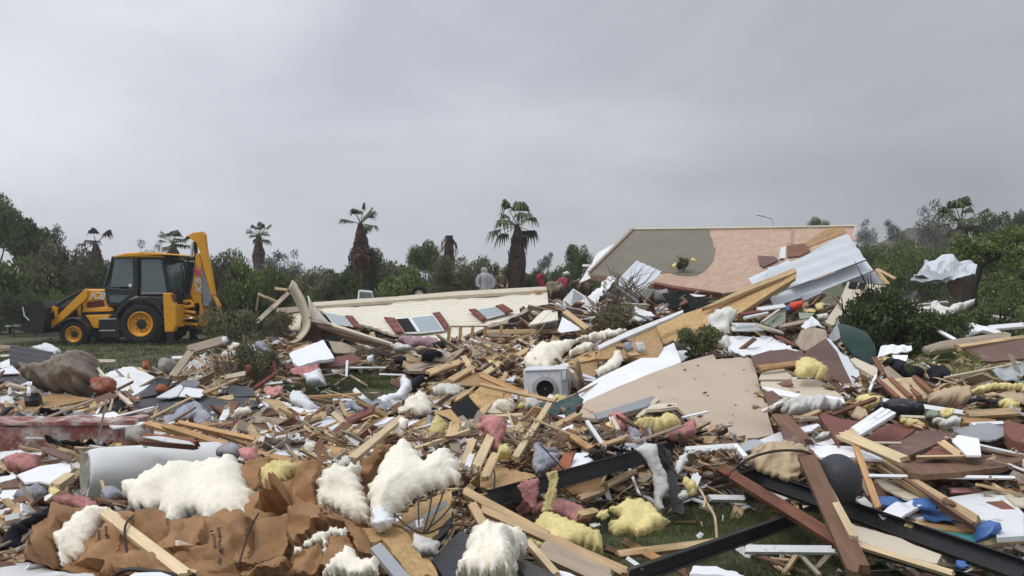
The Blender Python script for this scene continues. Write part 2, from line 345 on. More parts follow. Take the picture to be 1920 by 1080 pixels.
# ------------------------------------------------------------------ ground
def grid_axis(lo, hi, fine_lo, fine_hi, step):
    a = list(np.arange(fine_lo, fine_hi+1e-6, step)); s = step; v = fine_hi
    while v < hi: s *= 1.35; v += s; a.append(v)
    s = step; v = fine_lo
    while v > lo: s *= 1.35; v -= s; a.insert(0, v)
    return a
def gz(x, y):
    k = max(0, min(1, (y-30)/60)); hill = 0
    hill = 7*math.exp(-((x-62)/30)**2-((y-120)/30)**2)+3*math.exp(-((x+60)/50)**2-((y-150)/40)**2)
    return .05*fn(V((x, y, 0)), .6, 3)-.0+hill*k
xs = grid_axis(-900, 900, -16, 16, .3); ys = grid_axis(-300, 1500, -2, 30, .3)
vs = [(x, y, gz(x, y)) for y in ys for x in xs]; nx = len(xs)
fs = [(j*nx+i, j*nx+i+1, (j+1)*nx+i+1, (j+1)*nx+i) for j in range(len(ys)-1) for i in range(nx-1)]
link('ground', mesh(vs, fs, smooth=True), MT['ground'], kind='structure')
# rubble mound: the uncountable mass below the pieces
st_ = .09
gx = np.arange(-14, 11, st_); gy = np.arange(1.2, 22.5, st_)
vid = {}; vs = []; fs = []
hc = {}
def hz(i, j):
    k = (i, j)
    if k not in hc:
        hc[k] = H(float(gx[i]), float(gy[j]))
    return hc[k]
for j in range(len(gy)-1):
    for i in range(len(gx)-1):
        if max(hz(i, j), hz(i+1, j), hz(i, j+1), hz(i+1, j+1)) < .025: continue
        q = []
        for a, b in ((i, j), (i+1, j), (i+1, j+1), (i, j+1)):
            if (a, b) not in vid:
                h = hz(a, b); p = V((float(gx[a]), float(gy[b]), 0))
                c = noise.cell(p*7+V((3, 1, 0)))
                z = h-.05+.09*min(1, h*5)*(c-.5)+.10*min(1, h*4)*fn(p, 2.2, 4)
                if h < .03: z = -.08
                vid[(a, b)] = len(vs); vs.append((p.x, p.y, z))
            q.append(vid[(a, b)])
        fs.append(tuple(q))
link('rubble_mound', mesh(vs, fs), MT['rubble'], kind='stuff', label='mixed brown rubble and splinters heaped below the larger wreckage', cat='rubble')

# ------------------------------------------------------------------ trees
def crown_mesh(seed, nclump, nleaf, leaf, sx=1, flat=.8, hollow=.55, spread=.75):
    r = random.Random(seed); vs = []; fs = []
    cl = []
    for k in range(nclump):
        a = r.uniform(0, 6.283); rad = spread*math.sqrt(r.random()); z = r.uniform(.12, .80)
        rad *= math.sqrt(max(.1, 1-((z-.42)/.62)**2))
        s = r.uniform(.20, .40)
        cl.append((V((math.cos(a)*rad, math.sin(a)*rad, z)), s))
    cl.append((V((0, 0, .4)), .5))
    for c, s in cl:
        m = int(nleaf*s*s/.09)
        for i in range(m):
            d = V((r.gauss(0, 1), r.gauss(0, 1), r.gauss(0, 1))).normalized()
            rr = s*(hollow+(1.12-hollow)*r.random()**.6)*(1+.35*fn(d*2+c*5, 1, 2))
            p = c+V((d.x*rr, d.y*rr, d.z*rr*flat*.62))
            if p.z < 0: p.z = -p.z*.3
            u = V((r.gauss(0, 1), r.gauss(0, 1), r.gauss(0, .6))).normalized(); v = u.orthogonal().normalized()
            v = (Matrix.Rotation(r.uniform(0, 6.28), 3, u) @ v)
            l = leaf*r.uniform(.6, 1.5); wd = l*r.uniform(.35, .6)
            o = len(vs); vs += [p-u*l, p+v*wd, p+u*l, p-v*wd]; fs.append((o, o+1, o+2, o+3))
    return mesh(vs, fs, 'crown')
CROWNS = [crown_mesh(s, n, 420, lf, hollow=.5) for s, n, lf in ((1, 16, .036), (2, 20, .03), (3, 14, .042), (4, 22, .028), (5, 18, .034))]
THIN = [crown_mesh(s, 11, 190, .032, hollow=.25, spread=.85) for s in (8, 9)]
def trunk_mesh(seed, limbs=6):
    r = random.Random(seed); mb = MB()
    mb.tube([(0, 0, -.05), (.03, .02, .15), (-.03, .03, .3), (.02, 0, .55)], [.06, .05, .04, .025], 7)
    for k in range(limbs):
        a = r.uniform(0, 6.28); z = r.uniform(.12, .4); e = V((math.cos(a)*r.uniform(.3, .75), math.sin(a)*r.uniform(.3, .75), z+r.uniform(.2, .45)))
        mid = V((e.x*.45+r.uniform(-.1, .1), e.y*.45, z+(e.z-z)*.6))
        mb.tube([(0, 0, z), mid, e], [.026, .017, .005], 5)
        for q in range(3):
            f = e+V((r.uniform(-.2, .2), r.uniform(-.2, .2), r.uniform(.0, .2))); mb.tube([mid.lerp(e, .3+.3*q), f], [.009, .002], 4)
    me = mesh(mb.v, mb.f, 'trunk', True); return me
TRUNKS = [trunk_mesh(s) for s in (1, 2, 3)]
def shared(name, me, mat, parent, **k):
    o = bpy.data.objects.new(name, me); col.objects.link(o)
    if not me.materials: me.materials.append(mat)
    o.material_slots[0].link = 'OBJECT'; o.material_slots[0].material = mat
    if parent: o.parent = parent
    return tagit(o, name, **k)
tk = 0
def tree(px, top, wpx, d, leaf, label, name='tree', cat='tree', group='trees and bushes along the field edge', thin=False, z0=0., trunk='bark', base=None):
    global tk; tk += 1
    x = (px-960)/F*d; h = EYE-(top-540)/F*d - z0; wd = wpx/F*d
    e = empty(name, (x, d, z0), label=label, cat=cat, group=group); e.rotation_euler.z = rnd.uniform(0, 6.28)
    t = shared('trunk', TRUNKS[tk % 3], MT[trunk], e); t.scale = (wd*.8, wd*.8, h)
    src = THIN if thin else CROWNS
    c = shared('crown', src[tk % len(src)], MT[leaf], e)
    b = max(0, min(.72, 1-2.3*wd/h)) if base is None else base
    c.scale = (wd, wd*.9, h*(1-b)*1.03); c.location.z = h*b
    return e
T = tree
G2 = 'dense bushes forming the far hedge'
# label, px, top, halfwidth, depth, leaf
for row in [
 (-10, 352, 60, 34, 'leaf_dark', 'tallest dark tree cut by the left picture edge'),
 (50, 405, 48, 36, 'leaf_mid', 'dark tree second from the left edge beside the tallest one'),
 (95, 412, 34, 40, 'leaf_grey', 'thin grey tree poking up behind the left bushes', 1),
 (112, 452, 60, 30, 'leaf_olive', 'broad olive bush above the digger loader bucket'),
 (20, 470, 70, 29, 'leaf_mid', 'wide green bush low at the left picture edge'),
 (172, 470, 50, 33, 'leaf_dark', 'dark bush between the broken palm and the digger cab'),
 (215, 488, 44, 36, 'leaf_mid', 'low bush just left of the digger roof'),
 (276, 446, 30, 44, 'leaf_grey', 'small sparse tree rising behind the digger roof', 1),
 (300, 490, 60, 32, 'leaf_dark', 'dark bush seen through the digger cab'),
 (355, 478, 46, 36, 'leaf_olive', 'olive bush behind the digger boom'),
 (420, 462, 50, 33, 'leaf_olive', 'light olive bush right of the raised digger arm'),
 (462, 484, 55, 27, 'leaf_mid', 'green bush between the digger and the bare shrub'),
 (505, 458, 36, 38, 'leaf_grey', 'grey tree with wispy top right of the third palm', 1),
 (545, 464, 34, 38, 'leaf_grey', 'grey wispy tree above the torn end of the wall', 1),
 (520, 492, 52, 30, 'leaf_mid', 'green bush behind the curled end of the wall'),
 (585, 496, 40, 32, 'leaf_olive', 'low bush in the dip of the tree line'),
 (632, 508, 44, 34, 'leaf_dark', 'low dark bush left of the tall brown skirted palm'),
 (682, 462, 50, 33, 'leaf_dark', 'dark tangled bush under the brown skirted palm'),
 (655, 502, 50, 27, 'leaf_dark', 'deep green bush behind the small white window frame'),
 (740, 482, 46, 36, 'leaf_olive', 'olive bush right of the brown skirted palm'),
 (794, 446, 34, 33, 'leaf_mid', 'bright leafy tree left of the broken palm stump'),
 (770, 492, 60, 29, 'leaf_mid', 'broad green bush behind the old wheel'),
 (850, 476, 48, 31, 'leaf_olive', 'light green bush behind the person in white'),
 (905, 480, 45, 34, 'leaf_olive', 'pale green bush behind the two people'),
 (952, 486, 42, 33, 'leaf_mid', 'green bush at the foot of the drooping palm'),
 (1000, 500, 40, 34, 'leaf_dark', 'dark bush right of the drooping palm'),
 (1024, 466, 20, 36, 'leaf_grey', 'thin brownish tree between the drooping palm and the round tree', 1),
 (1085, 456, 30, 32, 'leaf_dark', 'small round topped tree left of the fallen roof'),
 (1060, 498, 44, 35, 'leaf_dark', 'low dark bush below the round topped tree'),
 (1130, 500, 50, 38, 'leaf_mid', 'bush half hidden by the left end of the fallen roof'),
 (1536, 404, 22, 40, 'leaf_dark', 'small dark tree top showing above the roof ridge'),
 (1622, 408, 24, 62, 'leaf_grey', 'distant grey tree just right of the roof corner', 1),
 (1676, 404, 26, 64, 'leaf_grey', 'distant grey rounded tree beside the far tiled roof', 1),
 (1745, 370, 44, 46, 'leaf_grey', 'tall sparse grey tree behind the shaggy palm', 1),
 (1640, 452, 46, 42, 'leaf_mid', 'green bush right of the white corrugated roofing'),
 (1700, 442, 56, 36, 'leaf_mid', 'broad green bush in front of the far tiled roof'),
 (1660, 478, 46, 26, 'leaf_mid', 'bright bush with long leaves above the timber ends'),
 (1745, 468, 50, 30, 'leaf_dark', 'dark bush below and left of the shaggy palm'),
 (1850, 398, 34, 50, 'leaf_dark', 'dark tree right of the shaggy palm'),
 (1905, 390, 40, 48, 'leaf_dark', 'dark tree at the right picture edge'),
 (1870, 424, 62, 30, 'leaf_mid', 'tall bright green tree on the right'),
 (1935, 420, 60, 26, 'leaf_mid', 'bright green tree cut by the right picture edge'),
 (1810, 470, 50, 28, 'leaf_dark', 'dark bush right of the shaggy palm trunk'),
 (1890, 505, 80, 19, 'leaf_mid', 'bushy green shrub beside the leaning dark trunk'),
 (1880, 560, 60, 14.5, 'leaf_dark', 'low shrub behind the long white pipe at right'),
 (1930, 520, 60, 16, 'leaf_mid', 'shrub cut by the right edge above the brown panel'),
]:
    T(row[0], row[1], row[2], row[3], row[4], row[5], thin=len(row) > 6)
k = 0
for i in range(46):
    px = -60+i*45+rnd.uniform(-12, 12); top = 505+rnd.uniform(-14, 10)
    if 1180 < px < 1580: continue
    if px > 1600: top -= 50
    T(px, top, 40, 50+rnd.uniform(-3, 8), rnd.choice(['leaf_dark', 'leaf_mid', 'leaf_olive']), 'low bush in the unbroken row at the back of the field', group='bushes in the back row of the field')
for i in range(22):
    px = -30+i*48+rnd.uniform(-12, 12); top = 548+rnd.uniform(-12, 8)
    T(px, top, 34, 25.8+rnd.uniform(-1, 3), rnd.choice(['leaf_dark', 'leaf_mid', 'leaf_dark']), 'low dark shrub along the foot of the hedge', name='shrub', cat='shrub', group='low shrubs at the foot of the hedge')

# palms
def palm(px, top, d, H0, skirt, green, label, seed, lean=0, spread=1, dead=False, thick=.13, droop=0):
    r = random.Random(seed); e = empty('palm_tree', ((px-960)/F*d, d, 0), label=label, cat='palm', group='palms standing above the tree line')
    h = EYE-(top-540)/F*d                        # top of fronds
    hc_ = h-H0
    mb = MB(); mb.tube([(0, 0, -.1), (lean*.3, 0, hc_*.5), (lean, 0, hc_)], [thick*1.1, thick, thick*.8], 9); mb.build('trunk', MT['bark'], e, True)
    if skirt:
        mb = MB()
        for i in range(520):                     # dead fronds hanging down the trunk
            a = r.uniform(0, 6.28); t0 = r.random(); z0 = hc_-t0*skirt[0]*.72; rr = skirt[1]*(float(np.interp(t0, (0, .3, .65, 1), (.2, .5, 1, .5)))+.15*r.random()**3)*(.8+.4*fn(V((math.cos(a)*1.5, math.sin(a)*1.5, t0*2+seed)),1,2))
            o = V((math.cos(a), math.sin(a), 0)); ln = skirt[0]*r.uniform(.3, .62)
            p0 = V((lean, 0, z0))+o*thick*.8; p1 = p0+o*rr*r.uniform(.7, 1)-V((0, 0, ln*.4)); p2 = p0+o*rr*r.uniform(.3, 1.0)-V((0, 0, ln*1.25))
            w_ = .035*r.uniform(.6, 1.8); s = o.cross(V((0, 0, 1)))*w_
            mb.add([p0-s, p0+s, p1+s*1.3, p1-s*1.3, p2], [(0, 1, 2, 3), (3, 2, 4)])
        mb.build('dead_skirt', MT['palm_dead'], e)
    n = green
    mb = MB()
    for i in range(n):
        a = r.uniform(0, 6.28); el = 1.4-1.9*((i+.5)/n)**1.0-droop*.4+r.uniform(-.15, .15); o = V((math.cos(a)*math.cos(el), math.sin(a)*math.cos(el), math.sin(el)))
        L_ = H0*r.uniform(.8, 1.15)*spread; p0 = V((lean, 0, hc_)); p1 = p0+o*L_*.65; p2 = p1+o*L_*.25-V((0, 0, .08+droop*.25))
        mb.tube([p0, p1], [.025, .012], 4)
        side = o.cross(V((0, 0, 1))).normalized()
        nf = 13
        for q in range(nf):                      # fan leaf: many pointed fingers
            an = (q/(nf-1)-.5)*2.9; dr = (o*math.cos(an)+side*math.sin(an)).normalized()
            lf = L_*.66*(1-.25*abs(an)/1.4)*r.uniform(.8, 1.1)
            tip = p1+dr*lf*.85-V((0, 0, lf*(.45+droop*.9*r.random()))); md = p1+dr*lf*.55
            sw = dr.cross(o.cross(side)).normalized()*lf*.085
            mb.add([p1, md+sw, tip, md-sw], [(0, 1, 2, 3)])
    mb.build('fronds', MT['palm_dead' if dead else 'palm_green'], e)
    return e
palm(180, 424, 38, .9, (1.4, .3), 8, 'bare wind stripped palm with bent dark fronds above the left bushes', 3, lean=0, spread=1.0, dead=True, droop=.5)
palm(325, 424, 42, 1.0, (.9, .3), 16, 'small green palm behind the digger boom', 5, spread=.9)
palm(485, 410, 40, .9, (1.6, .3), 15, 'palm with small green top between the digger and the torn wall', 6, spread=.85)
palm(676, 378, 32, .95, (2.1, .50), 12, 'palm with wide brown skirt of dead fronds left of centre', 8, spread=.95)
palm(970, 376, 32, 1.1, (2.2, .40), 14, 'drooping palm with narrow brown skirt near the centre', 15, spread=1.05, droop=.45)
palm(1802, 374, 28, .9, (1.7, .48), 18, 'shaggy palm with brown skirt and wind blown top at right', 12, spread=1.1, droop=.25)
e = empty('palm_stump', ((842-960)/F*36, 36, 0), label='snapped dark palm trunk without fronds right of the leafy tree', cat='palm')
mb = MB(); mb.tube([(0, 0, -.1), (.02, 0, 3), (0, 0, 4.35)], [.3, .25, .19], 9); mb.build('trunk', MT['bark_dark'], e, True)
mb = MB()
for i in range(60):
    a = rnd.uniform(0, 6.28); z = rnd.uniform(3.2, 4.3); o = V((math.cos(a), math.sin(a), 0)); mb.tube([V((0, 0, z))+o*.18, V((0, 0, z-.25))+o*.38, V((0, 0, z-.7))+o*rnd.uniform(.3, .5)], [.02, .02, .006], 4)
mb.build('dead_frond', MT['palm_dead'], e)

# leaning dark trunk at right
e = empty('leaning_tree', P(1812, 600, 17).xyz, label='dark leaning trunk with forked limbs behind the crumpled sheet', cat='tree')
e.location.z = 0
mb = MB(); b0 = e.location
def q(px, py, d=17): return P(px, py, d)-b0
mb.tube([q(1812, 625), q(1818, 545), q(1832, 500), q(1858, 480), q(1890, 486)], [.22, .16, .12, .08, .03], 8)
mb.tube([q(1832, 505), q(1845, 470), q(1850, 440, 17.5)], [.09, .06, .02], 6); mb.tube([q(1858, 480), q(1905, 465)], [.08, .02], 6); mb.tube([q(1818, 545), q(1790, 520), q(1770, 525)], [.1, .06, .02], 6)
mb.build('trunk', MT['bark_dark'], e, True)
c = shared('crown', CROWNS[1], MT['leaf_mid'], e); c.scale = (1.2, .9, 1.3); c.location = q(1880, 520, 17.2)

# far house and street lamp
e = empty('house', ((1728-960)/F*85, 85, -.9), label='distant house with brown tiled roof beyond the right trees', cat='house')
mb = MB(); mb.box((0, 0, 3.6), (8, 7, 7.2)); mb.build('wall', MT['concrete'], e)
mb = MB(); mb.add([(-5, -4, 7), (5, -4, 7), (5, 4, 7), (-5, 4, 7), (-1.6, 0, 9.6), (3.4, 0, 9.6)], [(0, 1, 5, 4), (1, 2, 5), (2, 3, 4, 5), (3, 0, 4), (3, 2, 1, 0)]); mb.build('roof', MT['tile_roof'], e)
for k_ in (-2, 2):
    mb = MB(); mb.box((k_, -3.5, 5.4), (1.2, .1, 1.4)); mb.build('window', MT['glass'], e)
e = empty('street_lamp', ((1450-960)/F*48, 48, 0), label='grey street lamp with angled arm beyond the roof ridge', cat='street lamp')
mb = MB(); mb.tube([(0, 0, 0), (0, 0, 6.0), (-.1, 0, 6.3), (-.75, 0, 6.5)], [.08, .05, .045, .04], 8); mb.build('pole', MT['sheet_metal'], e, True)
mb = MB(); mb.box((-.85, 0, 6.52), (.5, .2, .1), Matrix.Rotation(R(14), 3, 'Y')); mb.build('lamp_head', MT['board_white'], e, bevel=.02)
# ------------------------------------------------------------------ backhoe loader (traced side view, 60 px per metre)
JD = 23.1
ex = empty('backhoe_loader', (0, 0, 0), label='yellow and black backhoe loader on the grass, rear arm folded up', cat='backhoe loader')
JX = (235-960)/F*JD; ex.location = (JX, JD, 0)
def j(x, y): return ((x-235)/60., (648-y)/60.)
def z5(s):                                         # zoom tile 100..440 x 420..660 at 4.5
    return [j(100+float(a.split(',')[0])/4.5, 420+float(a.split(',')[1])/4.5) for a in s.split()]
def z1(s):                                         # zoom tile 0..480 x 340..660 at 3.375
    return [j(float(a.split(',')[0])/3.375, 340+float(a.split(',')[1])/3.375) for a in s.split()]
def dk(poly, y):                                  # a traced outline moved to its true depth in the machine
    k = (JD+(y if y <= 1.25 else .36))/JD; return [((x+JX)*k-JX, EYE+(z-EYE)*k) for x, z in poly]
def jp(name, poly, y0, y1, mat, parent=ex, bevel=.015, **k):
    poly = dk(poly, y0); mb = MB(); mb.prism(poly, y0, y1); return mb.build(name, MT[mat], parent, bevel=bevel, **k)
def jt(name, poly, y, r, mat, parent=ex):
    poly = dk(poly, y); mb = MB(); mb.tube([(x, y, z) for x, z in poly], r, 10); return mb.build(name, MT[mat], parent, True)
def wheel(cx, cz, r, wdt, rim, y):
    m = MB(); c = (cx, y+wdt/2, cz); h = wdt/2
    m.lathe([(rim, -h*.8), (rim*1.25, -h), (r*.9, -h*.95), (r*.985, -h*.7), (r*.985, h*.7), (r*.9, h*.95), (rim*1.25, h), (rim, h*.8), (rim, -h*.8)], 36, c)
    for k in range(22):
        for s in (-1, 1):
            a = 2*math.pi*(k+.25*s)/22; rot = Matrix.Rotation(-a, 3, 'Y') @ Matrix.Rotation(s*.5, 3, 'X')
            m.box(V(c)+V((math.sin(-a+math.pi/2)*0+math.cos(a)*r, s*h*.45, math.sin(a)*r)), (.07, h*.95, .06), Matrix.Rotation(-a, 3, 'Y') @ Matrix.Rotation(s*.6, 3, 'X'))
    wo = m.build('wheel', MT['rubber'], ex, True)
    m = MB(); m.lathe([(rim, -h*.85), (rim*.93, -h*.9), (rim*.86, -h*.55), (rim*.62, -h*.35), (rim*.60, -h*.5), (rim*.42, -h*.5), (0.01, -h*.45)], 28, c)
    m.lathe([(rim, h*.85), (rim*.86, h*.55), (.01, h*.4)], 28, c)
    ro = m.build('rim', MT['jcb_yellow'], wo, True)
    m = MB(); m.lathe([(rim*.40, -h*.5), (rim*.38, -h*.62), (.01, -h*.66)], 18, c)
    for k in range(8):
        a = k*math.pi/4; m.tube([V(c)+V((math.cos(a)*rim*.5, -h*.48, math.sin(a)*rim*.5)), V(c)+V((math.cos(a)*rim*.5, -h*.58, math.sin(a)*rim*.5))], .02, 6)
    m.build('hub', MT['jcb_black'], wo, True)
rx, rz = j(262, 608); fx, fz = j(135, 627)
for y in (0.0, 1.65): wheel(rx, rz, .66, .48, .40, y)
for y in (.05, 1.75): wheel(fx, fz, .40, .36, .26, y)
# chassis, tank, steps
jp('chassis', z5('230,745 600,740 940,700 1000,730 1000,850 560,870 250,880'), .55, 1.6, 'jcb_black')
jp('belly_bracket', z5('270,770 480,765 470,800 385,815 380,880 335,875 300,810'), .3, 1.8, 'jcb_yellow')
s_ = jp('step_box', z5('390,800 560,790 560,960 400,960'), .12, .55, 'jcb_black')
jp('step_tread', z5('385,798 530,796 530,806 385,808'), .09, .3, 'sheet_grey', s_, .004); jp('step_tread', z5('385,895 520,893 520,903 385,905'), .09, .3, 'sheet_grey', s_, .004)
# hood
hd = jp('hood', z5('262,548 430,552 470,700 440,735 250,720 235,640'), .62, 1.62, 'jcb_yellow', bevel=.04)
jp('side_decal', z5('285,660 400,640 425,650 435,695 280,712'), .612, .63, 'jcb_maroon', hd, 0)
jp('grille', z5('236,600 262,556 262,700 236,700'), .7, 1.54, 'jcb_black', hd)
jp('engine_pan', z5('250,712 500,700 510,735 240,745'), .5, 1.7, 'jcb_yellow')
m_ = MB(); m_.tube([(*j(190, 545)[:1], 1.4, j(190, 545)[1]), (j(190, 545)[0], 1.4, j(190, 528)[1])], .05, 8); m_.build('exhaust', MT['jcb_black'], ex, True)
# cab: posts, panels, glass
cabm = MB()
def bar(m, s, r=.045, y=.42): 
    p = dk(z5(s), .42); m.tube([(x, y, z) for x, z in p], r, 5)
for y in (.42, 1.83):
    bar(cabm, '432,540 468,430 508,275', .055, y); bar(cabm, '708,275 705,640', .10, y); bar(cabm, '920,275 950,420 985,560', .07, y); bar(cabm, '508,283 1060,283', .05, y)
    bar(cabm, '745,590 960,588', .06, y)
for s in ('508,283', '1055,283', '920,580', '440,560'):
    x, z = z5(s)[0]; cabm.tube([(x, .42, z), (x, 1.83, z)], .05, 5)
cab = cabm.build('cab_frame', MT['jcb_black'], ex)
jp('door_panel', z5('428,535 700,560 702,640 580,695 455,685'), .36, .44, 'jcb_black', cab)
jp('cab_floor', z5('440,590 960,590 960,700 580,700 450,680'), .46, 1.8, 'jcb_black', cab)
jp('windscreen', z5('446,540 466,540 520,290 506,290'), .44, 1.8, 'glass', cab, 0)
jp('side_window', z5('520,292 672,292 672,525 478,535'), .395, .405, 'glass', cab, 0)
jp('side_window', z5('742,298 908,298 960,582 742,580'), .395, .405, 'glass', cab, 0)
jp('side_window', z5('520,292 672,292 672,525 478,535'), 1.84, 1.85, 'glass', cab, 0)
jp('rear_window', z5('928,300 940,300 990,560 978,560'), .47, 1.78, 'glass', cab, 0)
jp('door_glass', z5('472,600 640,598 560,668 475,655'), .345, .355, 'glass', cab, 0)
jp('seat', z5('800,585 960,585 950,470 900,430 840,440 815,500'), .85, 1.4, 'plastic_black', cab, .04)
jp('dashboard', z5('470,590 560,585 560,520 500,520'), .8, 1.4, 'plastic_black', cab, .02)
jt('steering_wheel', z5('600,540 630,515 650,512'), 1.1, .05, 'sheet_grey', cab)
jt('mirror', z5('640,515 660,530'), .33, .06, 'sheet_metal', cab)
rf = jp('roof', z5('512,276 530,262 600,246 740,236 880,240 1000,250 1085,262 1085,272 940,268 930,282 520,284'), .30, 1.95, 'jcb_yellow', bevel=.03)
for xx in ('960,282', '1000,285', '1045,290'):
    x, z = z5(xx)[0]; mb = MB(); mb.box((x, .5, z), (.11, .12, .1)); mb.build('work_lamp', MT['sheet_grey'], rf, bevel=.02)
# fenders
def arc(cx, cz, r0, r1, a0, a1, n=14):
    p = [(cx+math.cos(R(a0+(a1-a0)*i/n))*r0, cz+math.sin(R(a0+(a1-a0)*i/n))*r0) for i in range(n+1)]
    return p+[(cx+math.cos(R(a1-(a1-a0)*i/n))*r1, cz+math.sin(R(a1-(a1-a0)*i/n))*r1) for i in range(n+1)]
jp('rear_fender', arc(rx, rz, .74, .84, 15, 165), -.02, .5, 'jcb_black', bevel=.01)
jp('fender_skirt', z5('640,660 720,608 930,620 930,700 860,690 740,670 660,700'), .05, .45, 'jcb_black')
jt('fender_rail', z5('640,645 712,612'), .02, .03, 'sheet_grey')
jp('front_fender', arc(fx, fz, .46, .53, 0, 150), .03, .45, 'jcb_black', bevel=.01)
jp('front_axle', [(fx-.15, fz-.12), (fx+.15, fz-.12), (fx+.15, fz+.3), (fx-.15, fz+.3)], .3, 1.9, 'jcb_black')
jp('rear_axle', [(rx-.2, rz-.2), (rx+.2, rz-.2), (rx+.2, rz+.3), (rx-.2, rz+.3)], .4, 1.8, 'jcb_black')
# loader arms
for y in (.36, 1.66):
    jp('loader_arm', z1('540,678 556,690 548,742 395,880 292,948 272,945 270,915 345,868 500,715'), y, y+.12, 'jcb_yellow', bevel=.015)
    jp('loader_link', z1('265,868 335,788 362,798 358,862 345,862 340,815 290,865'), y-.04, y+.04, 'jcb_yellow', bevel=.01)
    jt('loader_ram', z1('350,792 425,745 525,690'), y+.05, .055, 'jcb_black'); jt('ram_rod', z1('330,800 375,772'), y+.05, .03, 'chrome')
bk = MB(); prof = z1('120,778 150,768 268,762 285,800 280,930 262,962 180,958 70,930 68,912 200,928 240,905 250,800 130,790')
bk.prism(prof, -.05, 2.25); bko = bk.build('loader_bucket', MT['jcb_black'], ex, bevel=.01)
jp('bucket_end', z1('175,765 268,762 285,800 280,930 262,962 180,958 105,935 160,890 195,830'), -.07, -.05, 'jcb_black', bko, 0)
for q in range(6):
    mb = MB(); x, z = z1('60,918')[0]; mb.box((x-.05, .1+.4*q, z+.0), (.26, .08, .05)); mb.build('tooth', MT['sheet_grey'], bko, bevel=.01)
jt('bucket_strap', z1('145,795 155,850 185,880'), -.09, .02, 'sheet_metal', bko)
# stabiliser
for y in (-.05, 2.0):
    s_ = jp('stabiliser', z5('922,585 985,580 1000,640 1030,690 1035,860 1005,912 938,912 930,740'), y, y+.24, 'jcb_yellow', bevel=.02)
    jp('stabiliser_foot', z5('950,912 1000,912 1005,975 1020,1010 940,1010 955,975'), y+.03, y+.2, 'jcb_black', s_)
for y in (.0, 2.02): jp('tail_light', z5('990,590 1025,600 1025,660 990,668'), y-.03, y+.1, 'board_red')
# slew frame and hoses
sf = jp('slew_frame', z5('1010,690 1230,660 1240,700 1220,850 1060,860 1015,840'), .95, 1.25, 'jcb_black')
for q in ('1030,690 1120,700 1190,690', '1035,745 1110,735 1200,750', '1040,790 1130,775 1195,795', '1045,850 1120,840 1215,850', '1100,655 1160,650 1180,680'):
    jt('slew_ram', z5(q), .8+.1*rnd.random(), .055, 'jcb_yellow', sf)
jp('slew_plate', z5('1012,680 1040,680 1045,870 1012,870'), .3, 1.9, 'jcb_yellow', sf)
for q in ('1000,600 1060,560 1100,640 1060,700', '985,575 1050,540 1120,600 1150,680', '1090,520 1105,600 1095,680'): jt('hose', z5(q), .9, .025, 'jcb_black', sf)
jt('spare_rod', z5('1055,800 1175,798'), .75, .035, 'chrome', sf)
# boom, dipper, bucket
bm_ = jp('boom', z5('1155,580 1185,400 1200,250 1222,245 1250,330 1255,560 1250,640 1285,850 1255,862 1222,858 1205,720 1165,620'), .95, 1.22, 'jcb_yellow', bevel=.02)
dp = jp('dipper', z5('1148,120 1130,100 1180,72 1258,62 1275,90 1285,200 1325,400 1358,600 1330,612 1290,480 1245,270 1205,160'), .90, 1.1, 'jcb_yellow', bevel=.02)
jp('dipper_head', z5('1100,132 1120,105 1180,70 1205,75 1200,125 1175,140 1150,120'), .92, 1.12, 'jcb_black', dp)
jt('dipper_link', z5('1342,600 1372,635 1400,690 1385,725'), 1.0, .07, 'jcb_yellow', dp)
jt('tipping_link', z5('1325,612 1300,650 1290,690'), 1.0, .04, 'jcb_black', dp)
jp('digging_bucket', z5('1252,400 1285,480 1338,640 1300,700 1262,690 1252,600'), .86, 1.3, 'plastic_grey', dp, .02)
jt('boom_ram', z5('1178,150 1160,320'), 1.0, .055, 'chrome'); jt('boom_ram_sleeve', z5('1160,320 1108,600'), 1.05, .09, 'jcb_black'); jt('dipper_ram', z5('1200,125 1205,330 1175,560'), 1.1, .06, 'jcb_black')
jt('wiper_bar', z5('940,318 1140,325 1075,350 1100,420 1090,520'), 1.1, .022, 'jcb_black')
def text(s, loc, size, mat, parent, rot=0, shear=0, flip=False, name='lettering', ext=.004, nrm=None):
    c = bpy.data.curves.new('t', 'FONT'); c.body = s; c.size = size; c.extrude = ext; c.shear = shear; c.align_x = 'CENTER'; c.align_y = 'CENTER'; c.offset = size*.018
    o = bpy.data.objects.new('t', c); col.objects.link(o); bpy.context.view_layer.update()
    me = bpy.data.meshes.new_from_object(o.evaluated_get(bpy.context.evaluated_depsgraph_get())); bpy.data.objects.remove(o)
    me.materials.clear()
    q = link(name, me, MT[mat], parent); q.location = loc; q.rotation_euler = (R(90), R(rot), 0); return q
x, z = dk(z5('372,605'), .61)[0]; text('JCB', (x, .61, z), .30, 'jcb_white', hd, 7, .3)
x, z = dk(z5('1226,520'), .94)[0]; text('JCB', (x, .94, z), .30, 'jcb_white', bm_, 88+180, .3)
mb = MB(); mb.prism(dk(z5('1190,365 1215,395 1245,375 1235,410 1250,430 1220,430 1200,455 1205,420 1185,400'), .94), .935, .95); mb.build('pink_sticker', MT['pink_mark'], bm_)

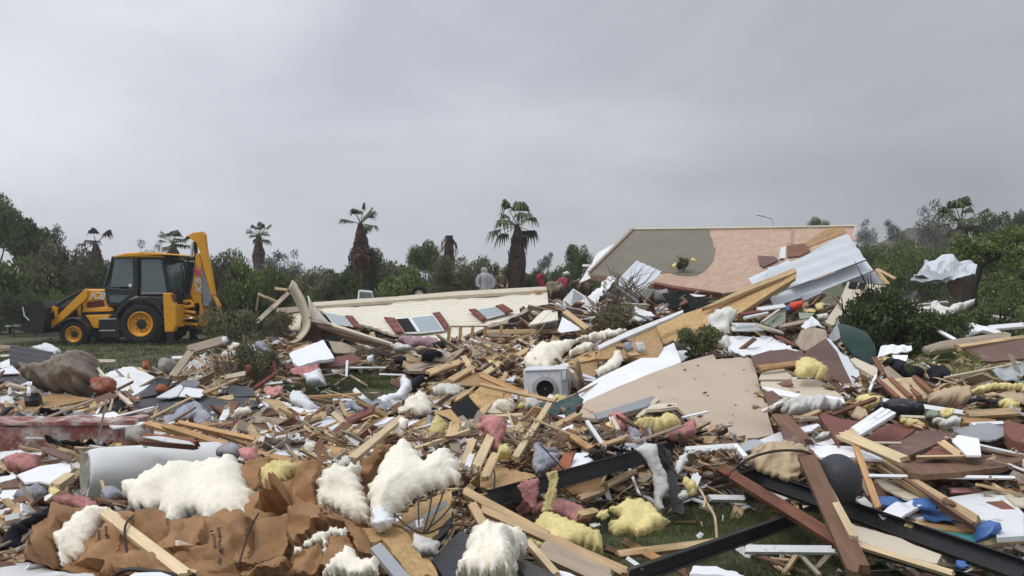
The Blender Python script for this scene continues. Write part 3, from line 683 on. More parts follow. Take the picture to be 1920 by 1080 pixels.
# ------------------------------------------------------------------ people behind the wall
def skin_fig(name, pts, edges, rad, mat, parent, loc=None, sub=2):
    me = bpy.data.meshes.new(name); me.from_pydata([tuple(p) for p in pts], edges, [])
    o = bpy.data.objects.new(name, me); col.objects.link(o)
    m = o.modifiers.new('s', 'SKIN'); s = o.modifiers.new('u', 'SUBSURF'); s.levels = sub; s.render_levels = sub
    for i, r in enumerate(rad):
        a = r if isinstance(r, tuple) else (r, r); me.skin_vertices[0].data[i].radius = a
    me.skin_vertices[0].data[0].use_root = True
    bpy.context.view_layer.update()
    m2 = bpy.data.meshes.new_from_object(o.evaluated_get(bpy.context.evaluated_depsgraph_get())); bpy.data.objects.remove(o)
    m2.polygons.foreach_set('use_smooth', [True]*len(m2.polygons))
    return link(name, m2, MT[mat], parent)
def person(px, feet_z, d, label, height, lean, armL, armR, cloth, rz=0):
    e = empty('person', ((px-960)/F*d, d, feet_z), label=label, cat='person'); e.rotation_euler.z = rz
    s = height/1.75
    def v(x, y, z): return V((x*s+lean*max(0, z-.9)*s, y*s, z*s))
    pts = [v(0, 0, .95), v(0, 0, 1.15), v(0, 0, 1.38), v(0, 0, 1.50), v(0, -.02, 1.58), v(0, -.02, 1.66),
           v(.1, 0, .9), v(.12, -.02, .5), v(.12, .02, .08), v(.13, -.14, .04), v(-.1, 0, .9), v(-.12, -.02, .5), v(-.12, .02, .08), v(-.13, -.14, .04),
           v(.19, 0, 1.42), v(*armL[0]), v(*armL[1]), v(-.19, 0, 1.42), v(*armR[0]), v(*armR[1])]
    ed = [(0, 1), (1, 2), (2, 3), (3, 4), (4, 5), (0, 6), (6, 7), (7, 8), (8, 9), (0, 10), (10, 11), (11, 12), (12, 13), (2, 14), (14, 15), (15, 16), (2, 17), (17, 18), (18, 19)]
    ra = [(.15, .11), (.14, .10), (.16, .11), .06, (.085, .10), (.08, .09), .09, .065, .045, .045, .09, .065, .045, .045, .065, .048, .035, .065, .048, .035]
    ra = [tuple(q*s for q in (r if isinstance(r, tuple) else (r, r))) for r in ra]
    b = skin_fig('body', pts, ed, ra, 'skin', e)
    # clothing: same skeleton, slightly larger, without head and hands
    sh = [0, 1, 2, 14, 15, 17, 18, 6, 7, 10, 11]; mp_ = {k: i for i, k in enumerate(sh+[8, 12])}
    idx = sh+[8, 12]
    cp = [pts[i] for i in idx]; cp[4] = pts[15].lerp(pts[16], .75) if False else cp[4]
    ce = [(mp_[a], mp_[b_]) for a, b_ in ed if a in mp_ and b_ in mp_]
    cr_ = [tuple(q*1.14+.012 for q in ra[i]) for i in idx]
    # sleeves reach the wrist
    n0 = len(cp); cp += [pts[15].lerp(pts[16], .8), pts[18].lerp(pts[19], .8)]; ce += [(mp_[15], n0), (mp_[18], n0+1)]; cr_ += [(.05*s,)*2, (.05*s,)*2]
    skin_fig('clothing', cp, ce, cr_, cloth, e)
    for w_, el in ((pts[16], pts[15]), (pts[19], pts[18])):
        dr = (w_-el).normalized(); a = dr.orthogonal().normalized(); mb = MB()
        for q in range(5):
            o = w_+a*(q-2)*.019*s; mb.tube([o, o+dr*.05*s+a*(q-2)*.004, o+dr*(.10-.012*abs(q-1.5))*s+V((0, -.02, -.01))], [.011*s, .010*s, .007*s], 5)
        mb.build('hand', MT['skin'], e, True)
    return e, pts, s, v
# figure under a pale rain poncho, seen from behind
e, pts, s, v = person(911, .86, 29, 'person in a pale grey rain poncho seen from behind, standing above the cream wall', 1.72, -.06, ((.22, -.05, 1.15), (.10, -.12, .98)), ((-.22, -.05, 1.15), (-.10, -.12, .98)), 'camo')
mb = MB(); prof = [(.0, 1.79), (.07, 1.78), (.12, 1.73), (.135, 1.66), (.12, 1.58), (.19, 1.52), (.25, 1.43), (.265, 1.28), (.26, 1.12), (.27, 1.0), (.29, .8), (.31, .55), (.33, .42)]
vs = []; n = 28
for i, (r_, z_) in enumerate(prof):
    for k in range(n):
        a = 2*math.pi*k/n; rr = r_*(1+.10*math.sin(4*a+i*.35)*min(1, i/5)+.10*math.sin(9*a+i*.25)*min(1, max(0, i-3)/4)); rr += .035*fn(V((math.cos(a)*2, math.sin(a)*2, z_*3)), 1, 3); vs.append(v(rr*math.cos(a)-.10*max(0, z_-1.5), rr*math.sin(a)*.72, z_+.02*math.sin(3*a)*(i > 8)))
mb.add(vs, [(i*n+k, i*n+(k+1) % n, (i+1)*n+(k+1) % n, (i+1)*n+k) for i in range(len(prof)-1) for k in range(n)]); mb.tube([v(.19, 0, 1.46), v(.30, -.03, 1.28), v(.33, -.06, 1.08), v(.27, -.1, .96)], [.10, .10, .085, .06], 12); mb.tube([v(-.19, 0, 1.46), v(-.29, -.03, 1.28), v(-.31, -.08, 1.08), v(-.22, -.14, .98)], [.10, .10, .085, .06], 12); mb.build('poncho', MT['poncho'], e, True)
# figure in camouflage with a tan cap
e, pts, s, v = person(938, .80, 30, 'person in camouflage jacket and tan cap standing right of the one in the poncho', 1.78, .04, ((.27, -.1, 1.15), (.12, -.30, 1.05)), ((-.26, -.08, 1.15), (-.16, -.3, 1.08)), 'camo', .6)
mb = MB(); mb.lathe([(.0, .14), (.06, .13), (.098, .08), (.105, .02), (.104, .0)], 16, v(0, -.02, 1.67), 'z'); mb.box(v(0, -.14, 1.685), (.14, .12, .014)); mb.build('cap', MT['cap_tan'], e, True)
# figure bending, red top
e, pts, s, v = person(1052, .80, 27, 'person in dark red top bending among the branches left of the fallen roof', 1.6, .22, ((.3, -.2, 1.15), (.28, -.38, .95)), ((-.2, -.25, 1.15), (-.1, -.42, .98)), 'red_cloth', -.8)
mb = MB(); mb.lathe([(.0, .12), (.06, .115), (.095, .07), (.10, .0), (.09, -.05)], 14, v(0, -.0, 1.67), 'z'); mb.build('hair', MT['bark_dark'], e, True)
# ------------------------------------------------------------------ builders for traced wreckage
TL = {'L5': (0, 600, 4.), 'L6': (0, 810, 4.), 'M5': (460, 600, 3.84), 'M8': (440, 800, 3.692), 'C1': (900, 580, 3.84), 'C2': (900, 800, 3.84),
      'R3': (1340, 560, 3.31), 'R4': (1380, 780, 3.556), 'z2': (480, 360, 3.31), 'z3': (1000, 380, 3.856), 'z4': (1440, 350, 3.483),
      'z6': (840, 470, 5.333), 'z7': (480, 520, 4.571), 'z8': (1340, 480, 5.333), 'F': (0, 0, 1.)}
def PX(t, s):
    o = TL[t]; return [(o[0]+float(a.split(',')[0])/o[2], o[1]+float(a.split(',')[1])/o[2]) for a in s.split()]
def plane(poly, L, d, sd):
    """inverse depth is affine in picture position: an exact plane through the near and far depths"""
    bot = max(poly, key=lambda p: p[1]); top = min(poly, key=lambda p: p[1])
    mx_ = sum(p[0] for p in poly)/len(poly); wd = max(1, max(p[0] for p in poly)-min(p[0] for p in poly))
    dn = d[0] if d and d[0] else hit(bot[0], bot[1], L)
    df = d[1] if d and d[1] else hit(top[0], top[1], L, dn+3.5)
    if bot[1]-top[1] < 2: df = dn
    df = max(df, dn*.9)
    b = (1/df-1/dn)/(min(-2, top[1]-bot[1])); q = sd/wd/dn
    return lambda x, y: 1/max(.01, 1/dn+b*(y-bot[1])+q*(x-mx_)) 
def frame(poly, pf):
    pts = [P(x, y, pf(x, y)) for x, y in poly]; c = sum(pts, V())/len(pts)
    n = V()
    for i in range(len(pts)): n += (pts[i]-c).cross(pts[(i+1) % len(pts)]-c)
    n.normalize()
    if n.dot(V((0, 0, EYE))-c) < 0: n = -n
    e = max((pts[(i+1) % len(pts)]-pts[i] for i in range(len(pts))), key=lambda v: v.length)
    x = (e-n*e.dot(n)).normalized(); y = n.cross(x)
    m = Matrix((x, y, n)).transposed().to_4x4(); m.translation = c
    return m
def tri(poly, step, jit, seed):
    r = random.Random(seed); b = []
    n = len(poly); area = sum(poly[i][0]*poly[(i+1) % n][1]-poly[(i+1) % n][0]*poly[i][1] for i in range(n))
    if area < 0: poly = poly[::-1]
    for i in range(n):
        a = V(poly[i]+(0,)); c = V(poly[(i+1) % n]+(0,)); L = (c-a).length; k = max(1, int(L/step)); nn = V((c.y-a.y, a.x-c.x, 0))/max(L, .01)
        for q in range(k):
            p = a.lerp(c, q/k)
            if jit and q: p = p+nn*jit*(fn(V((p.x, p.y, seed*7.))*.11, 1, 3)*1.6+.35*r.uniform(-1, 1))
            b.append((p.x, p.y))
    B = np.array(b); xs_ = np.arange(B[:, 0].min()+step/2, B[:, 0].max(), step); ys_ = np.arange(B[:, 1].min()+step/2, B[:, 1].max(), step*.87)
    ins = []
    A0 = B; A1 = np.roll(B, -1, 0); dv = A1-A0; l2 = (dv**2).sum(1)+1e-9
    for jy, y in enumerate(ys_):
        for x in xs_+(step/2 if jy % 2 else 0):
            cond = (A0[:, 1] > y) != (A1[:, 1] > y)
            if not cond.any(): continue
            xi = A0[cond, 0]+(y-A0[cond, 1])*dv[cond, 0]/dv[cond, 1]
            if (xi > x).sum() % 2 == 0: continue
            p = np.array((x, y)); t = np.clip(((p-A0)*dv).sum(1)/l2, 0, 1); dd = np.sqrt((((A0+dv*t[:, None])-p)**2).sum(1).min())
            if dd > step*.45: ins.append((x, y, dd))
    allp = [V(p) for p in b]+[V((x, y)) for x, y, _ in ins]
    nb = len(b)
    vv, ee, ff, ov, oe, of = delaunay_2d_cdt(allp, [(i, (i+1) % nb) for i in range(nb)], [], 1, 1e-4)
    dist = []
    for i, o in enumerate(ov):
        o = [k for k in o] if o else []
        if o and o[0] >= nb: dist.append(ins[o[0]-nb][2])
        else: dist.append(0.)
    return vv, ff, dist
SEED = 0
def opts(label, cat, group): 
    k = {'label': label, 'cat': cat}
    if group: k['group'] = group
    return k
def slab(t, s, mat, name, label, cat, L=.08, d=None, sd=0, th=.015, rag=0, step=None, wr=0., ws=3., bend=0, group=None, parent=None, corr=None, smooth=None):
    """a sheet or board with the given outline; rag roughens its edge, wr wrinkles it, corr = (pitch, height) corrugates it along its longest edge"""
    global SEED; SEED += 1
    poly = PX(t, s) if isinstance(s, str) else s
    if d and parent is None:
        p_ = plane(poly, L, d, sd); k_ = clear_of_mound([(x, y, p_(x, y)) for x, y in poly]); d = (d[0]*k_, d[1]*k_)
    pf = plane(poly, L, d, sd); fm = frame(poly, pf); inv = fm.inverted(); cover(poly, fm.translation.y)
    bb = max(max(p[0] for p in poly)-min(p[0] for p in poly), max(p[1] for p in poly)-min(p[1] for p in poly))
    if step is None: step = max(3., bb/(26 if wr or bend else 14)) if (wr or rag or bend or corr) else 1e4
    if corr: step = min(step, max(2.2, corr[0]*F/fm.translation.y*.24))
    vv, ff, dist = tri(poly, step, rag, SEED)
    top = []; bot = []
    for p in vv:
        q = inv @ P(p.x, p.y, pf(p.x, p.y))
        dz = 0
        if wr:
            z = V((q.x*ws, q.y*ws, SEED*3.1)); dz = wr*(1.5*(abs(fn(z, 1, 3))-.25)+.8*fn(z, .5, 2))
        if bend: dz += bend*q.x*q.x
        if corr: dz += corr[1]*math.sin(q.y*2*math.pi/corr[0])
        top.append((q.x, q.y, dz)); bot.append((q.x, q.y, dz-th))
    n = len(top); fs = []
    ec = {}
    for f in ff:
        f = list(f)
        a = V(top[f[0]]); 
        if (V(top[f[1]])-a).cross(V(top[f[2]])-a).z < 0: f = f[::-1]
        fs.append(tuple(f)); fs.append(tuple(i+n for i in f[::-1]))
        for i in range(len(f)): ec[(f[i], f[(i+1) % len(f)])] = 1
    for (a, b) in ec:
        if (b, a) not in ec: fs.append((b, a, a+n, b+n))
    me = mesh(top+bot, fs)
    if (wr or bend or corr) and smooth is not False:
        me.polygons.foreach_set('use_smooth', [True]*len(me.polygons)); me.set_sharp_from_angle(angle=R(50))
    if parent is not None:
        o = link(name, me, MT[mat], None); o.parent = parent; o.matrix_parent_inverse = parent.matrix_world.inverted(); o.matrix_world = fm; return o
    return link(name, me, MT[mat], None, fm, **opts(label, cat, group))
def lump(t, s, mat, name, label, cat, L=.05, d=None, sd=0, bulge=.12, amp=.04, ns=7., edge=None, rag=3, step=None, group=None, ridge=False, back=.35, folds=0, stamp=None):
    """a soft thick mass (insulation batt, bag, heap of cloth, stone) with the given outline"""
    global SEED; SEED += 1
    poly = PX(t, s) if isinstance(s, str) else s
    if d:
        d = (d[0], d[0]+.55*(d[1]-d[0])); p_ = plane(poly, L, d, sd); k_ = clear_of_mound([(x, y, p_(x, y)) for x, y in poly]); d = (d[0]*k_, d[1]*k_)
    wool_ = mat.startswith('insul')
    pf = plane(poly, L, d, sd); fm = frame(poly, pf); inv = fm.inverted()
    w_ = max(p[0] for p in poly)-min(p[0] for p in poly); h_ = max(p[1] for p in poly)-min(p[1] for p in poly)
    cover(poly, fm.translation.y)
    small = min(1, math.sqrt(w_*h_)/90)
    rag *= (.6+.4*small) if wool_ else (.25+.75*small)
    if wool_: amp *= .5+.5*small; bulge *= .45+.5*small; rag *= 1
    if step is None: step = max(2.6, math.sqrt(w_*h_)/38)
    if ridge: edge = 9; back = .1
    if ridge and t != 'F': step = max(4, math.sqrt(w_*h_)/24)
    if edge is None: edge = min(w_, h_)*.33
    vv, ff, dist = tri(poly, step, rag, SEED)
    D = (inv.to_3x3() @ ((fm.to_3x3() @ V((0, 0, 1)))+V((0, -.9, .1))).normalized())
    dm = fm.translation.y; rr_ = random.Random(SEED)
    def surf(x, y, ds):
        q = inv @ P(x, y, pf(x, y)); k = min(1, ds/edge); kk = math.sqrt(max(0, 1-(1-k)**2))
        z = V((x*dm/F, y*dm/F, SEED*2.7)); no = fn(z, ns, 4)
        if wool_: no = 1.5*fn(z, ns*.5, 2)+.9*(.45-abs(fn(z, ns*.45, 2))*2.4)+.40*fn(z, ns*1.6, 3)
        if ridge:
            no = 0
            for ci, (ca, cf) in enumerate(((.7, 3.2), (2.1, 4.6), (1.3, 7.5), (2.9, 11.), (.2, 17.))):
                ph = (z.x*math.cos(ca+SEED)+z.y*math.sin(ca+SEED))*cf*.55+.55*fn(z, .9+.5*ci, 2)+SEED*.37*ci
                no += (abs((ph % 1)-.5)*4-1)*(1.25/(1+ci*.62))
        dz = bulge*kk*(1+.45*fn(z, ns*.3, 2))+amp*no*min(1, k*1.2)
        if ridge: dz = .03*kk+amp*1.7*no*min(1, k*2)+bulge*.9*fn(V((z.x*1.6, z.y*.8, SEED)), 2.2, 2)
        if folds: dz += folds*math.sin((z.y*.6+z.x*.8+.3*fn(z, 3, 2))*62)*min(1, k*3)
        return q+D*dz+V((amp*.35*fn(z+V((9, 3, 1)), ns*1.3, 2)*min(1, k*2.5), 0, 0)), q, kk
    top = []; bidx = {}; bot = []
    for i, p in enumerate(vv):
        tp, q, kk = surf(p.x, p.y, dist[i]); top.append(tuple(tp))
        if dist[i] == 0: bidx[i] = i
        else: bidx[i] = len(vv)+len(bot); bot.append((q.x, q.y, -bulge*back*kk-.005))
    fs = []
    for f in ff:
        f = list(f); a = V(top[f[0]])
        u = inv @ P(vv[f[0]].x, vv[f[0]].y, 1); 
        e1 = vv[f[1]]-vv[f[0]]; e2 = vv[f[2]]-vv[f[0]]
        if e1.x*e2.y-e1.y*e2.x > 0: f = f[::-1]
        fs.append(tuple(f)); g_ = tuple(bidx[i] for i in f[::-1]); fs.append(g_)
    fs = [f for f in fs if len(set(f)) > 2]
    vs = top+bot
    if wool_:                                   # loose fibres and flakes standing off the batt
        nt_ = len(top); tf = [f for f in fs[::2]]
        for k in range(int(min(900, len(tf)*.4))):
            f = tf[rr_.randrange(len(tf))]
            if max(f) >= nt_: continue
            c = (V(top[f[0]])+V(top[f[1]])+V(top[f[2]]))/3; nn_ = (V(top[f[1]])-V(top[f[0]])).cross(V(top[f[2]])-V(top[f[0]])).normalized()
            if nn_.dot(D) < 0: nn_ = -nn_
            dr = (nn_*.7+V((rr_.uniform(-1, 1), rr_.uniform(-1, 1), rr_.uniform(-1, 1)))).normalized(); sw = dr.cross(D).normalized(); l = dm/F*rr_.uniform(2, 6)
            o = len(vs); vs += [tuple(c-sw*l*.09-dr*l*.2), tuple(c+sw*l*.09-dr*l*.2), tuple(c+dr*l+sw*l*rr_.uniform(-.3, .3))]; fs.append((o, o+1, o+2))
    me = mesh(vs, fs, smooth=True)
    if ridge: me.set_sharp_from_angle(angle=R(30))
    o = link(name, me, MT[mat], None, fm, **opts(label, cat, group))
    if stamp:
        mb = MB(); o_ = TL[t]
        for s_ in stamp:
            (x0, y0), (x1, y1) = PX(t, s_); n_ = int(math.hypot(x1-x0, y1-y0)/2.6); ux, uy = (x1-x0)/n_, (y1-y0)/n_; ln = math.hypot(ux, uy); ux /= ln; uy /= ln
            for k in range(n_):
                if rr_.random() < .25: continue
                cx, cy = x0+(x1-x0)*k/n_, y0+(y1-y0)*k/n_; hh = rr_.uniform(1.5, 4.2); w2 = rr_.uniform(.5, 1.1); off = rr_.uniform(-1, 1)
                qd = [surf(cx+ux*a_-uy*(b_+off), cy+uy*a_+ux*(b_+off), edge)[0]+D*.006 for a_, b_ in ((-w2, -hh), (w2, -hh), (w2, hh), (-w2, hh))]
                mb.add(qd, [(0, 1, 2, 3)])
        st = mb.build('stamp_marks', MT['bark_dark'], None); st.parent = o
    return o
def plank_mesh(ln, wd, th, r, brk=(1, 1), bow=0, seg=6):
    """board along x with splintered ends"""
    nw = 6; vs = []; fs = []
    def endx(sgn, k):
        return sgn*(ln/2 + (r.uniform(-.9, .35)*wd*.9*brk[0 if sgn < 0 else 1]))
    e0 = [endx(-1, k) for k in range(nw)]; e1 = [endx(1, k) for k in range(nw)]
    for i in range(seg+1):
        u = i/seg
        for k in range(nw):
            y = (k/(nw-1)-.5)*wd
            x = e0[k]*(1-u)+e1[k]*u if i in (0, seg) else -ln/2+ln*u
            z = bow*(1-(2*u-1)**2)
            vs.append((x, y, z+th/2))
    m = len(vs)
    vs += [(x, y, z-th) for x, y, z in vs]
    for i in range(seg):
        for k in range(nw-1):
            a = i*nw+k; fs.append((a, a+nw, a+nw+1, a+1)); fs.append((a+m, a+1+m, a+nw+1+m, a+nw+m))
        a = i*nw; fs.append((a, a+m, a+nw+m, a+nw)); a = i*nw+nw-1; fs.append((a, a+nw, a+nw+m, a+m))
    for k in range(nw-1):
        fs.append((k, k+1, k+1+m, k+m)); a = seg*nw+k; fs.append((a+1, a, a+m, a+1+m))
    return mesh(vs, fs)
def board(t, s, wpx, mat, name, label, cat, L=(.1, .1), d=None, th=.035, brk=(.6, .6), roll=0, bow=0, group=None, parent=None, up=.7):
    """plank between two picture points; wpx = its visible width in tile pixels"""
    global SEED; SEED += 1
    (x0, y0), (x1, y1) = PX(t, s); wd = wpx/TL[t][2]
    if not isinstance(L, tuple): L = (L, L)
    d0 = d[0] if d and d[0] else hit(x0, y0, L[0]); d1 = d[1] if d and d[1] else hit(x1, y1, L[1], d0+4)
    if d and parent is None: k_ = clear_of_mound([(x0, y0, d0), (x1, y1, d1), ((x0+x1)/2, (y0+y1)/2, (d0+d1)/2)]); d0 *= k_; d1 *= k_
    l_ = math.hypot(x1-x0, y1-y0)+.01; ux, uy = -(y1-y0)/l_*wd/2, (x1-x0)/l_*wd/2; cover([(x0+ux, y0+uy), (x1+ux, y1+uy), (x1-ux, y1-uy), (x0-ux, y0-uy)], (d0+d1)/2)
    a = P(x0, y0, d0); b = P(x1, y1, d1); m_ = (a+b)/2; ax = (b-a); ln = ax.length; ax.normalize()
    view = (V((0, 0, EYE))-m_).normalized(); n = view+V((0, 0, up)); n = (n-ax*n.dot(ax)).normalized()
    if roll: n = Matrix.Rotation(R(roll), 3, ax) @ n
    y = n.cross(ax); k = max(.35, abs(n.dot(view-ax*view.dot(ax)) / max(.2, (view-ax*view.dot(ax)).length)))
    w_ = wd/F*m_.y/k; r = random.Random(SEED)
    fm = Matrix((ax, y, n)).transposed().to_4x4(); fm.translation = m_
    me = plank_mesh(ln, w_, th, r, brk, bow)
    if parent is not None:
        o = link(name, me, MT[mat], None); o.parent = parent; o.matrix_parent_inverse = parent.matrix_world.inverted(); o.matrix_world = fm; return o
    return link(name, me, MT[mat], None, fm, **opts(label, cat, group))
def cable(t, s, rpx, mat, name, label, cat, L=.12, d=None, group=None, z=None):
    pts = PX(t, s); P3 = []
    for i, (x, y) in enumerate(pts):
        dd = (d[0]+(d[1]-d[0])*i/(len(pts)-1)) if d else hit(x, y, L)
        P3.append(P(x, y, dd))
    sm = []
    for i in range(len(P3)-1):
        p0 = P3[max(0, i-1)]; p1 = P3[i]; p2 = P3[i+1]; p3 = P3[min(len(P3)-1, i+2)]
        for q in range(5):
            u = q/5; sm.append(.5*((2*p1)+(p2-p0)*u+(2*p0-5*p1+4*p2-p3)*u*u+(3*p1-p0-3*p2+p3)*u**3))
    sm.append(P3[-1]); mb = MB(); mb.tube([p-P3[0] for p in sm], rpx*(.62 if t in ('L6', 'M8') else .42)/F*P3[0].y, 6)
    o = mb.build(name, MT[mat], None, True, **opts(label, cat, group)); o.location = P3[0]; return o
def blade_strip(): pass
# ------------------------------------------------------------------ collapsed mobile home wall (cream, three windows)
def root(name, t, s, d, label, cat, group=None):
    x, y = PX(t, s)[0]; p = P(x, y, d); return empty(name, p, **opts(label, cat, group))
# wall plane
WP = PX('F', '590,577 1026,548 1030,590 870,648 835,642 640,600')
wpf = plane(WP, 0, (15.2, 19.2), .06)
def onwall(t, s, mat, name, parent, off, th):
    global SEED; SEED += 1
    poly = PX(t, s)
    return slab('F', [(x, y) for x, y in poly], mat, name, None, None, d=None, th=th, parent=parent) if False else wallpiece(poly, mat, name, parent, off, th)
def wallpiece(poly, mat, name, parent, off, th, step=1e4, wr=0, lap=0):
    global SEED; SEED += 1
    fm = WF; inv = fm.inverted(); cover(poly, 16.5); vv, ff, dist = tri(poly, step, 0, SEED); top = []
    for p in vv:
        q = inv @ P(p.x, p.y, wpf(p.x, p.y)); z = off
        if wr: z += wr*(fn(V((q.x, q.y, 1)), .8, 3)+.35*fn(V((q.x, q.y*.3, 8)), 2.5, 2))
        if lap: z += lap*((q.y/.2) % 1)
        top.append(V((q.x, q.y, z)))
    n = len(top); fs = []; ec = {}
    for f in ff:
        f = list(f)
        if (top[f[1]]-top[f[0]]).cross(top[f[2]]-top[f[0]]).z < 0: f = f[::-1]
        fs += [tuple(f), tuple(i+n for i in f[::-1])]
        for i in range(len(f)): ec[(f[i], f[(i+1) % len(f)])] = 1
    for a, b in ec:
        if (b, a) not in ec: fs.append((b, a, a+n, b+n))
    me = mesh(top+[v-V((0, 0, th)) for v in top], fs)
    o = link(name, me, MT[mat], None); o.parent = parent; o.matrix_parent_inverse = parent.matrix_world.inverted(); o.matrix_world = fm; return o
WF = frame(PX('F', '590,577 1026,548 870,648'), wpf)
hw = root('fallen_wall', 'F', '740,640', 16, 'long cream sided wall of a mobile home lying tilted with three red shuttered windows', 'wall'); bpy.context.view_layer.update()
wallpiece(PX('F', '588,577 640,572 760,566 860,557 960,551 1026,547 1030,590 985,588 930,607 870,630 866,643 856,650 835,650 760,632 700,618 640,600 612,590'), 'siding', 'wall_panel', hw, 0, .06, step=5, wr=.05, lap=.02)
wallpiece(PX('F', '585,574 740,563 860,553 1026,544 1026,551 860,561 740,570 588,581'), 'board_cream', 'top_trim', hw, .10, .08)
def win(shL, pane, shR, dark=None, mid=None):
    f = wallpiece(PX(*pane), 'board_white', 'window', hw, .075, .02)
    poly = PX(*pane); c = (sum(p[0] for p in poly)/len(poly), sum(p[1] for p in poly)/len(poly))
    inn = [(c[0]+(x-c[0])*.94, c[1]+(y-c[1])*.90) for x, y in poly]
    q = wallpiece(inn, 'glass_pale', 'pane', hw, .082, .008); q.parent = f; q.matrix_parent_inverse = f.matrix_world.inverted()
    if dark:
        q = wallpiece(PX(*dark), 'hole_shade', 'open_pane', hw, .088, .004); q.parent = f; q.matrix_parent_inverse = f.matrix_world.inverted()
    if mid:
        q = wallpiece(PX(*mid), 'board_white', 'mullion', hw, .10, .02); q.parent = f; q.matrix_parent_inverse = f.matrix_world.inverted()
    for s in (shL, shR):
        if not s: continue
        o = wallpiece(PX(*s), 'shutter', 'shutter', hw, .10, .03)
        pl_ = PX(*s)
        if len(pl_) == 4:
            a, b, c_, d_ = [V(p+(0,)) for p in pl_]
            for u0, u1 in ((.06, .30), (.36, .62), (.68, .94)):
                l0 = a.lerp(d_, u0); r0 = b.lerp(c_, u0); l1 = a.lerp(d_, u1); r1 = b.lerp(c_, u1)
                pp = [l0.lerp(r0, .15), l0.lerp(r0, .85), l1.lerp(r1, .85), l1.lerp(r1, .15)]
                q = wallpiece([(p.x, p.y) for p in pp], 'board_red', 'shutter_panel', hw, .108, .004); q.parent = o; q.matrix_parent_inverse = o.matrix_world.inverted()
win(('z2', '795,800 865,806 918,895 868,898'), ('z2', '865,805 1105,780 1170,878 1015,896 925,896'), ('z2', '1098,775 1142,768 1200,850 1180,885'), ('z2', '872,812 945,806 1000,888 925,893'), ('z2', '945,803 965,802 1022,892 1005,894'))
win(('z2', '1322,752 1365,748 1432,808 1402,822'), ('z2', '1365,752 1490,728 1545,775 1430,805'), ('z2', '1488,730 1532,718 1598,760 1550,775'))
win(None, ('z2', '425,762 560,790 608,855 480,835'), ('z2', '556,790 602,792 672,878 610,858'))
slab('z2', '330,790 470,812 690,885 850,935 845,943 690,897 470,830 335,800', 'board_cream', 'wall_edge', None, None, d=(15.0, 16.0), th=.05, parent=hw)
slab('z2', '370,812 560,865 700,900 850,948 845,962 690,925 520,885 400,850', 'wood_brown', 'floor_edge', None, None, d=(15.1, 16.2), th=.10, parent=hw)
# torn curled end of the wall
cw = root('curled_wall_end', 'z2', '250,930', 16, 'curled and torn cream end panel peeling up at the left of the long wall', 'wall panel'); bpy.context.view_layer.update()
def curl(name, pts, mat, th):         # ribbon through rows of (px,py,d)
    rows = [[P(*[*PX('z2', '%g,%g' % (x, y))[0], d]) for x, y, d in row] for row in pts]
    n = len(rows[0]); sm = []
    for row in rows:
        out_ = []
        for i in range(n-1):
            p0 = row[max(0, i-1)]; p1 = row[i]; p2 = row[i+1]; p3 = row[min(n-1, i+2)]
            for q in range(4):
                u = q/4; out_.append(.5*((2*p1)+(p2-p0)*u+(2*p0-5*p1+4*p2-p3)*u*u+(3*p1-p0-3*p2+p3)*u**3))
        out_.append(row[-1]); sm.append(out_)
    m = len(sm[0]); vs = []; fs = []
    for row in sm: vs += row
    for i in range(len(sm)-1):
        for k in range(m-1): fs.append((i*m+k, i*m+k+1, (i+1)*m+k+1, (i+1)*m+k))
    me = mesh(vs, fs, smooth=True); o = link(name, me, MT[mat], None)
    so_ = o.modifiers.new('s', 'SOLIDIFY'); so_.thickness = th
    bpy.context.view_layer.update(); me2 = bpy.data.meshes.new_from_object(o.evaluated_get(bpy.context.evaluated_depsgraph_get())); o.modifiers.clear(); o.data = me2
    me2.name = name; o.parent = cw; o.matrix_parent_inverse = cw.matrix_world.inverted(); return o
curl('inner_skin', [[(200, 600, 16.2), (240, 680, 16.1), (285, 790, 16.0), (270, 870, 15.9), (170, 905, 15.9), (110, 860, 16.0)], [(222, 548, 15.5), (290, 650, 15.4), (332, 780, 15.3), (320, 860, 15.2), (255, 925, 15.2), (150, 930, 15.4)]], 'board_cream', .025)
curl('outer_skin', [[(320, 645, 15.9), (345, 690, 15.9), (400, 760, 15.8), (460, 830, 15.8)], [(330, 700, 15.3), (332, 780, 15.2), (390, 800, 15.2), (470, 832, 15.3)]], 'siding', .025)
curl('floor_skin', [[(130, 760, 17.2), (200, 745, 17.2), (290, 740, 17.2)], [(110, 880, 15.9), (170, 915, 15.8), (270, 900, 15.6)]], 'board_cream', .025)
slab('z2', '130,720 285,708 300,735 200,748 120,770', 'wood_grey', 'side_rail', None, None, d=(16.9, 17.1), th=.08, parent=cw)
slab('z2', '230,548 245,560 340,770 322,780 290,680 224,560', 'board_cream', 'edge_strip', None, None, d=(15.1, 15.3), th=.08, parent=cw)
slab('z2', '320,820 385,835 420,940 270,945 300,900', 'board_brown', 'dark_side', None, None, d=(15.6, 15.8), th=.05, parent=cw)
slab('z2', '385,832 560,870 840,950 840,975 560,1000 300,960', 'hole_shade', 'underside_shade', None, None, d=(15.9, 16.6), th=.04, parent=cw)  # black sheet stands in for the shade under the wall
for s, w_, l_ in (('0,815 130,690', 26, 'pale board splitting away low at the left end of the curled wall'), ('100,725 205,620', 22, 'pale splintered stud leaning up to the peak of the curled wall'),
                  ('10,630 150,700', 12, 'thin grey lath sticking out left of the curled wall'), ('115,600 195,608', 12, 'short yellowish stick at the top of the curled wall'), ('15,640 0,735', 9, 'thin upright lath at the far left of the curled wall'), ('60,650 150,690', 9, 'second thin lath crossing left of the curled wall')):
    board('z2', s, w_, 'board_cream' if w_ > 13 else 'pine_pale', 'lath', l_, 'lath', d=(15.6, 15.8), th=.04)
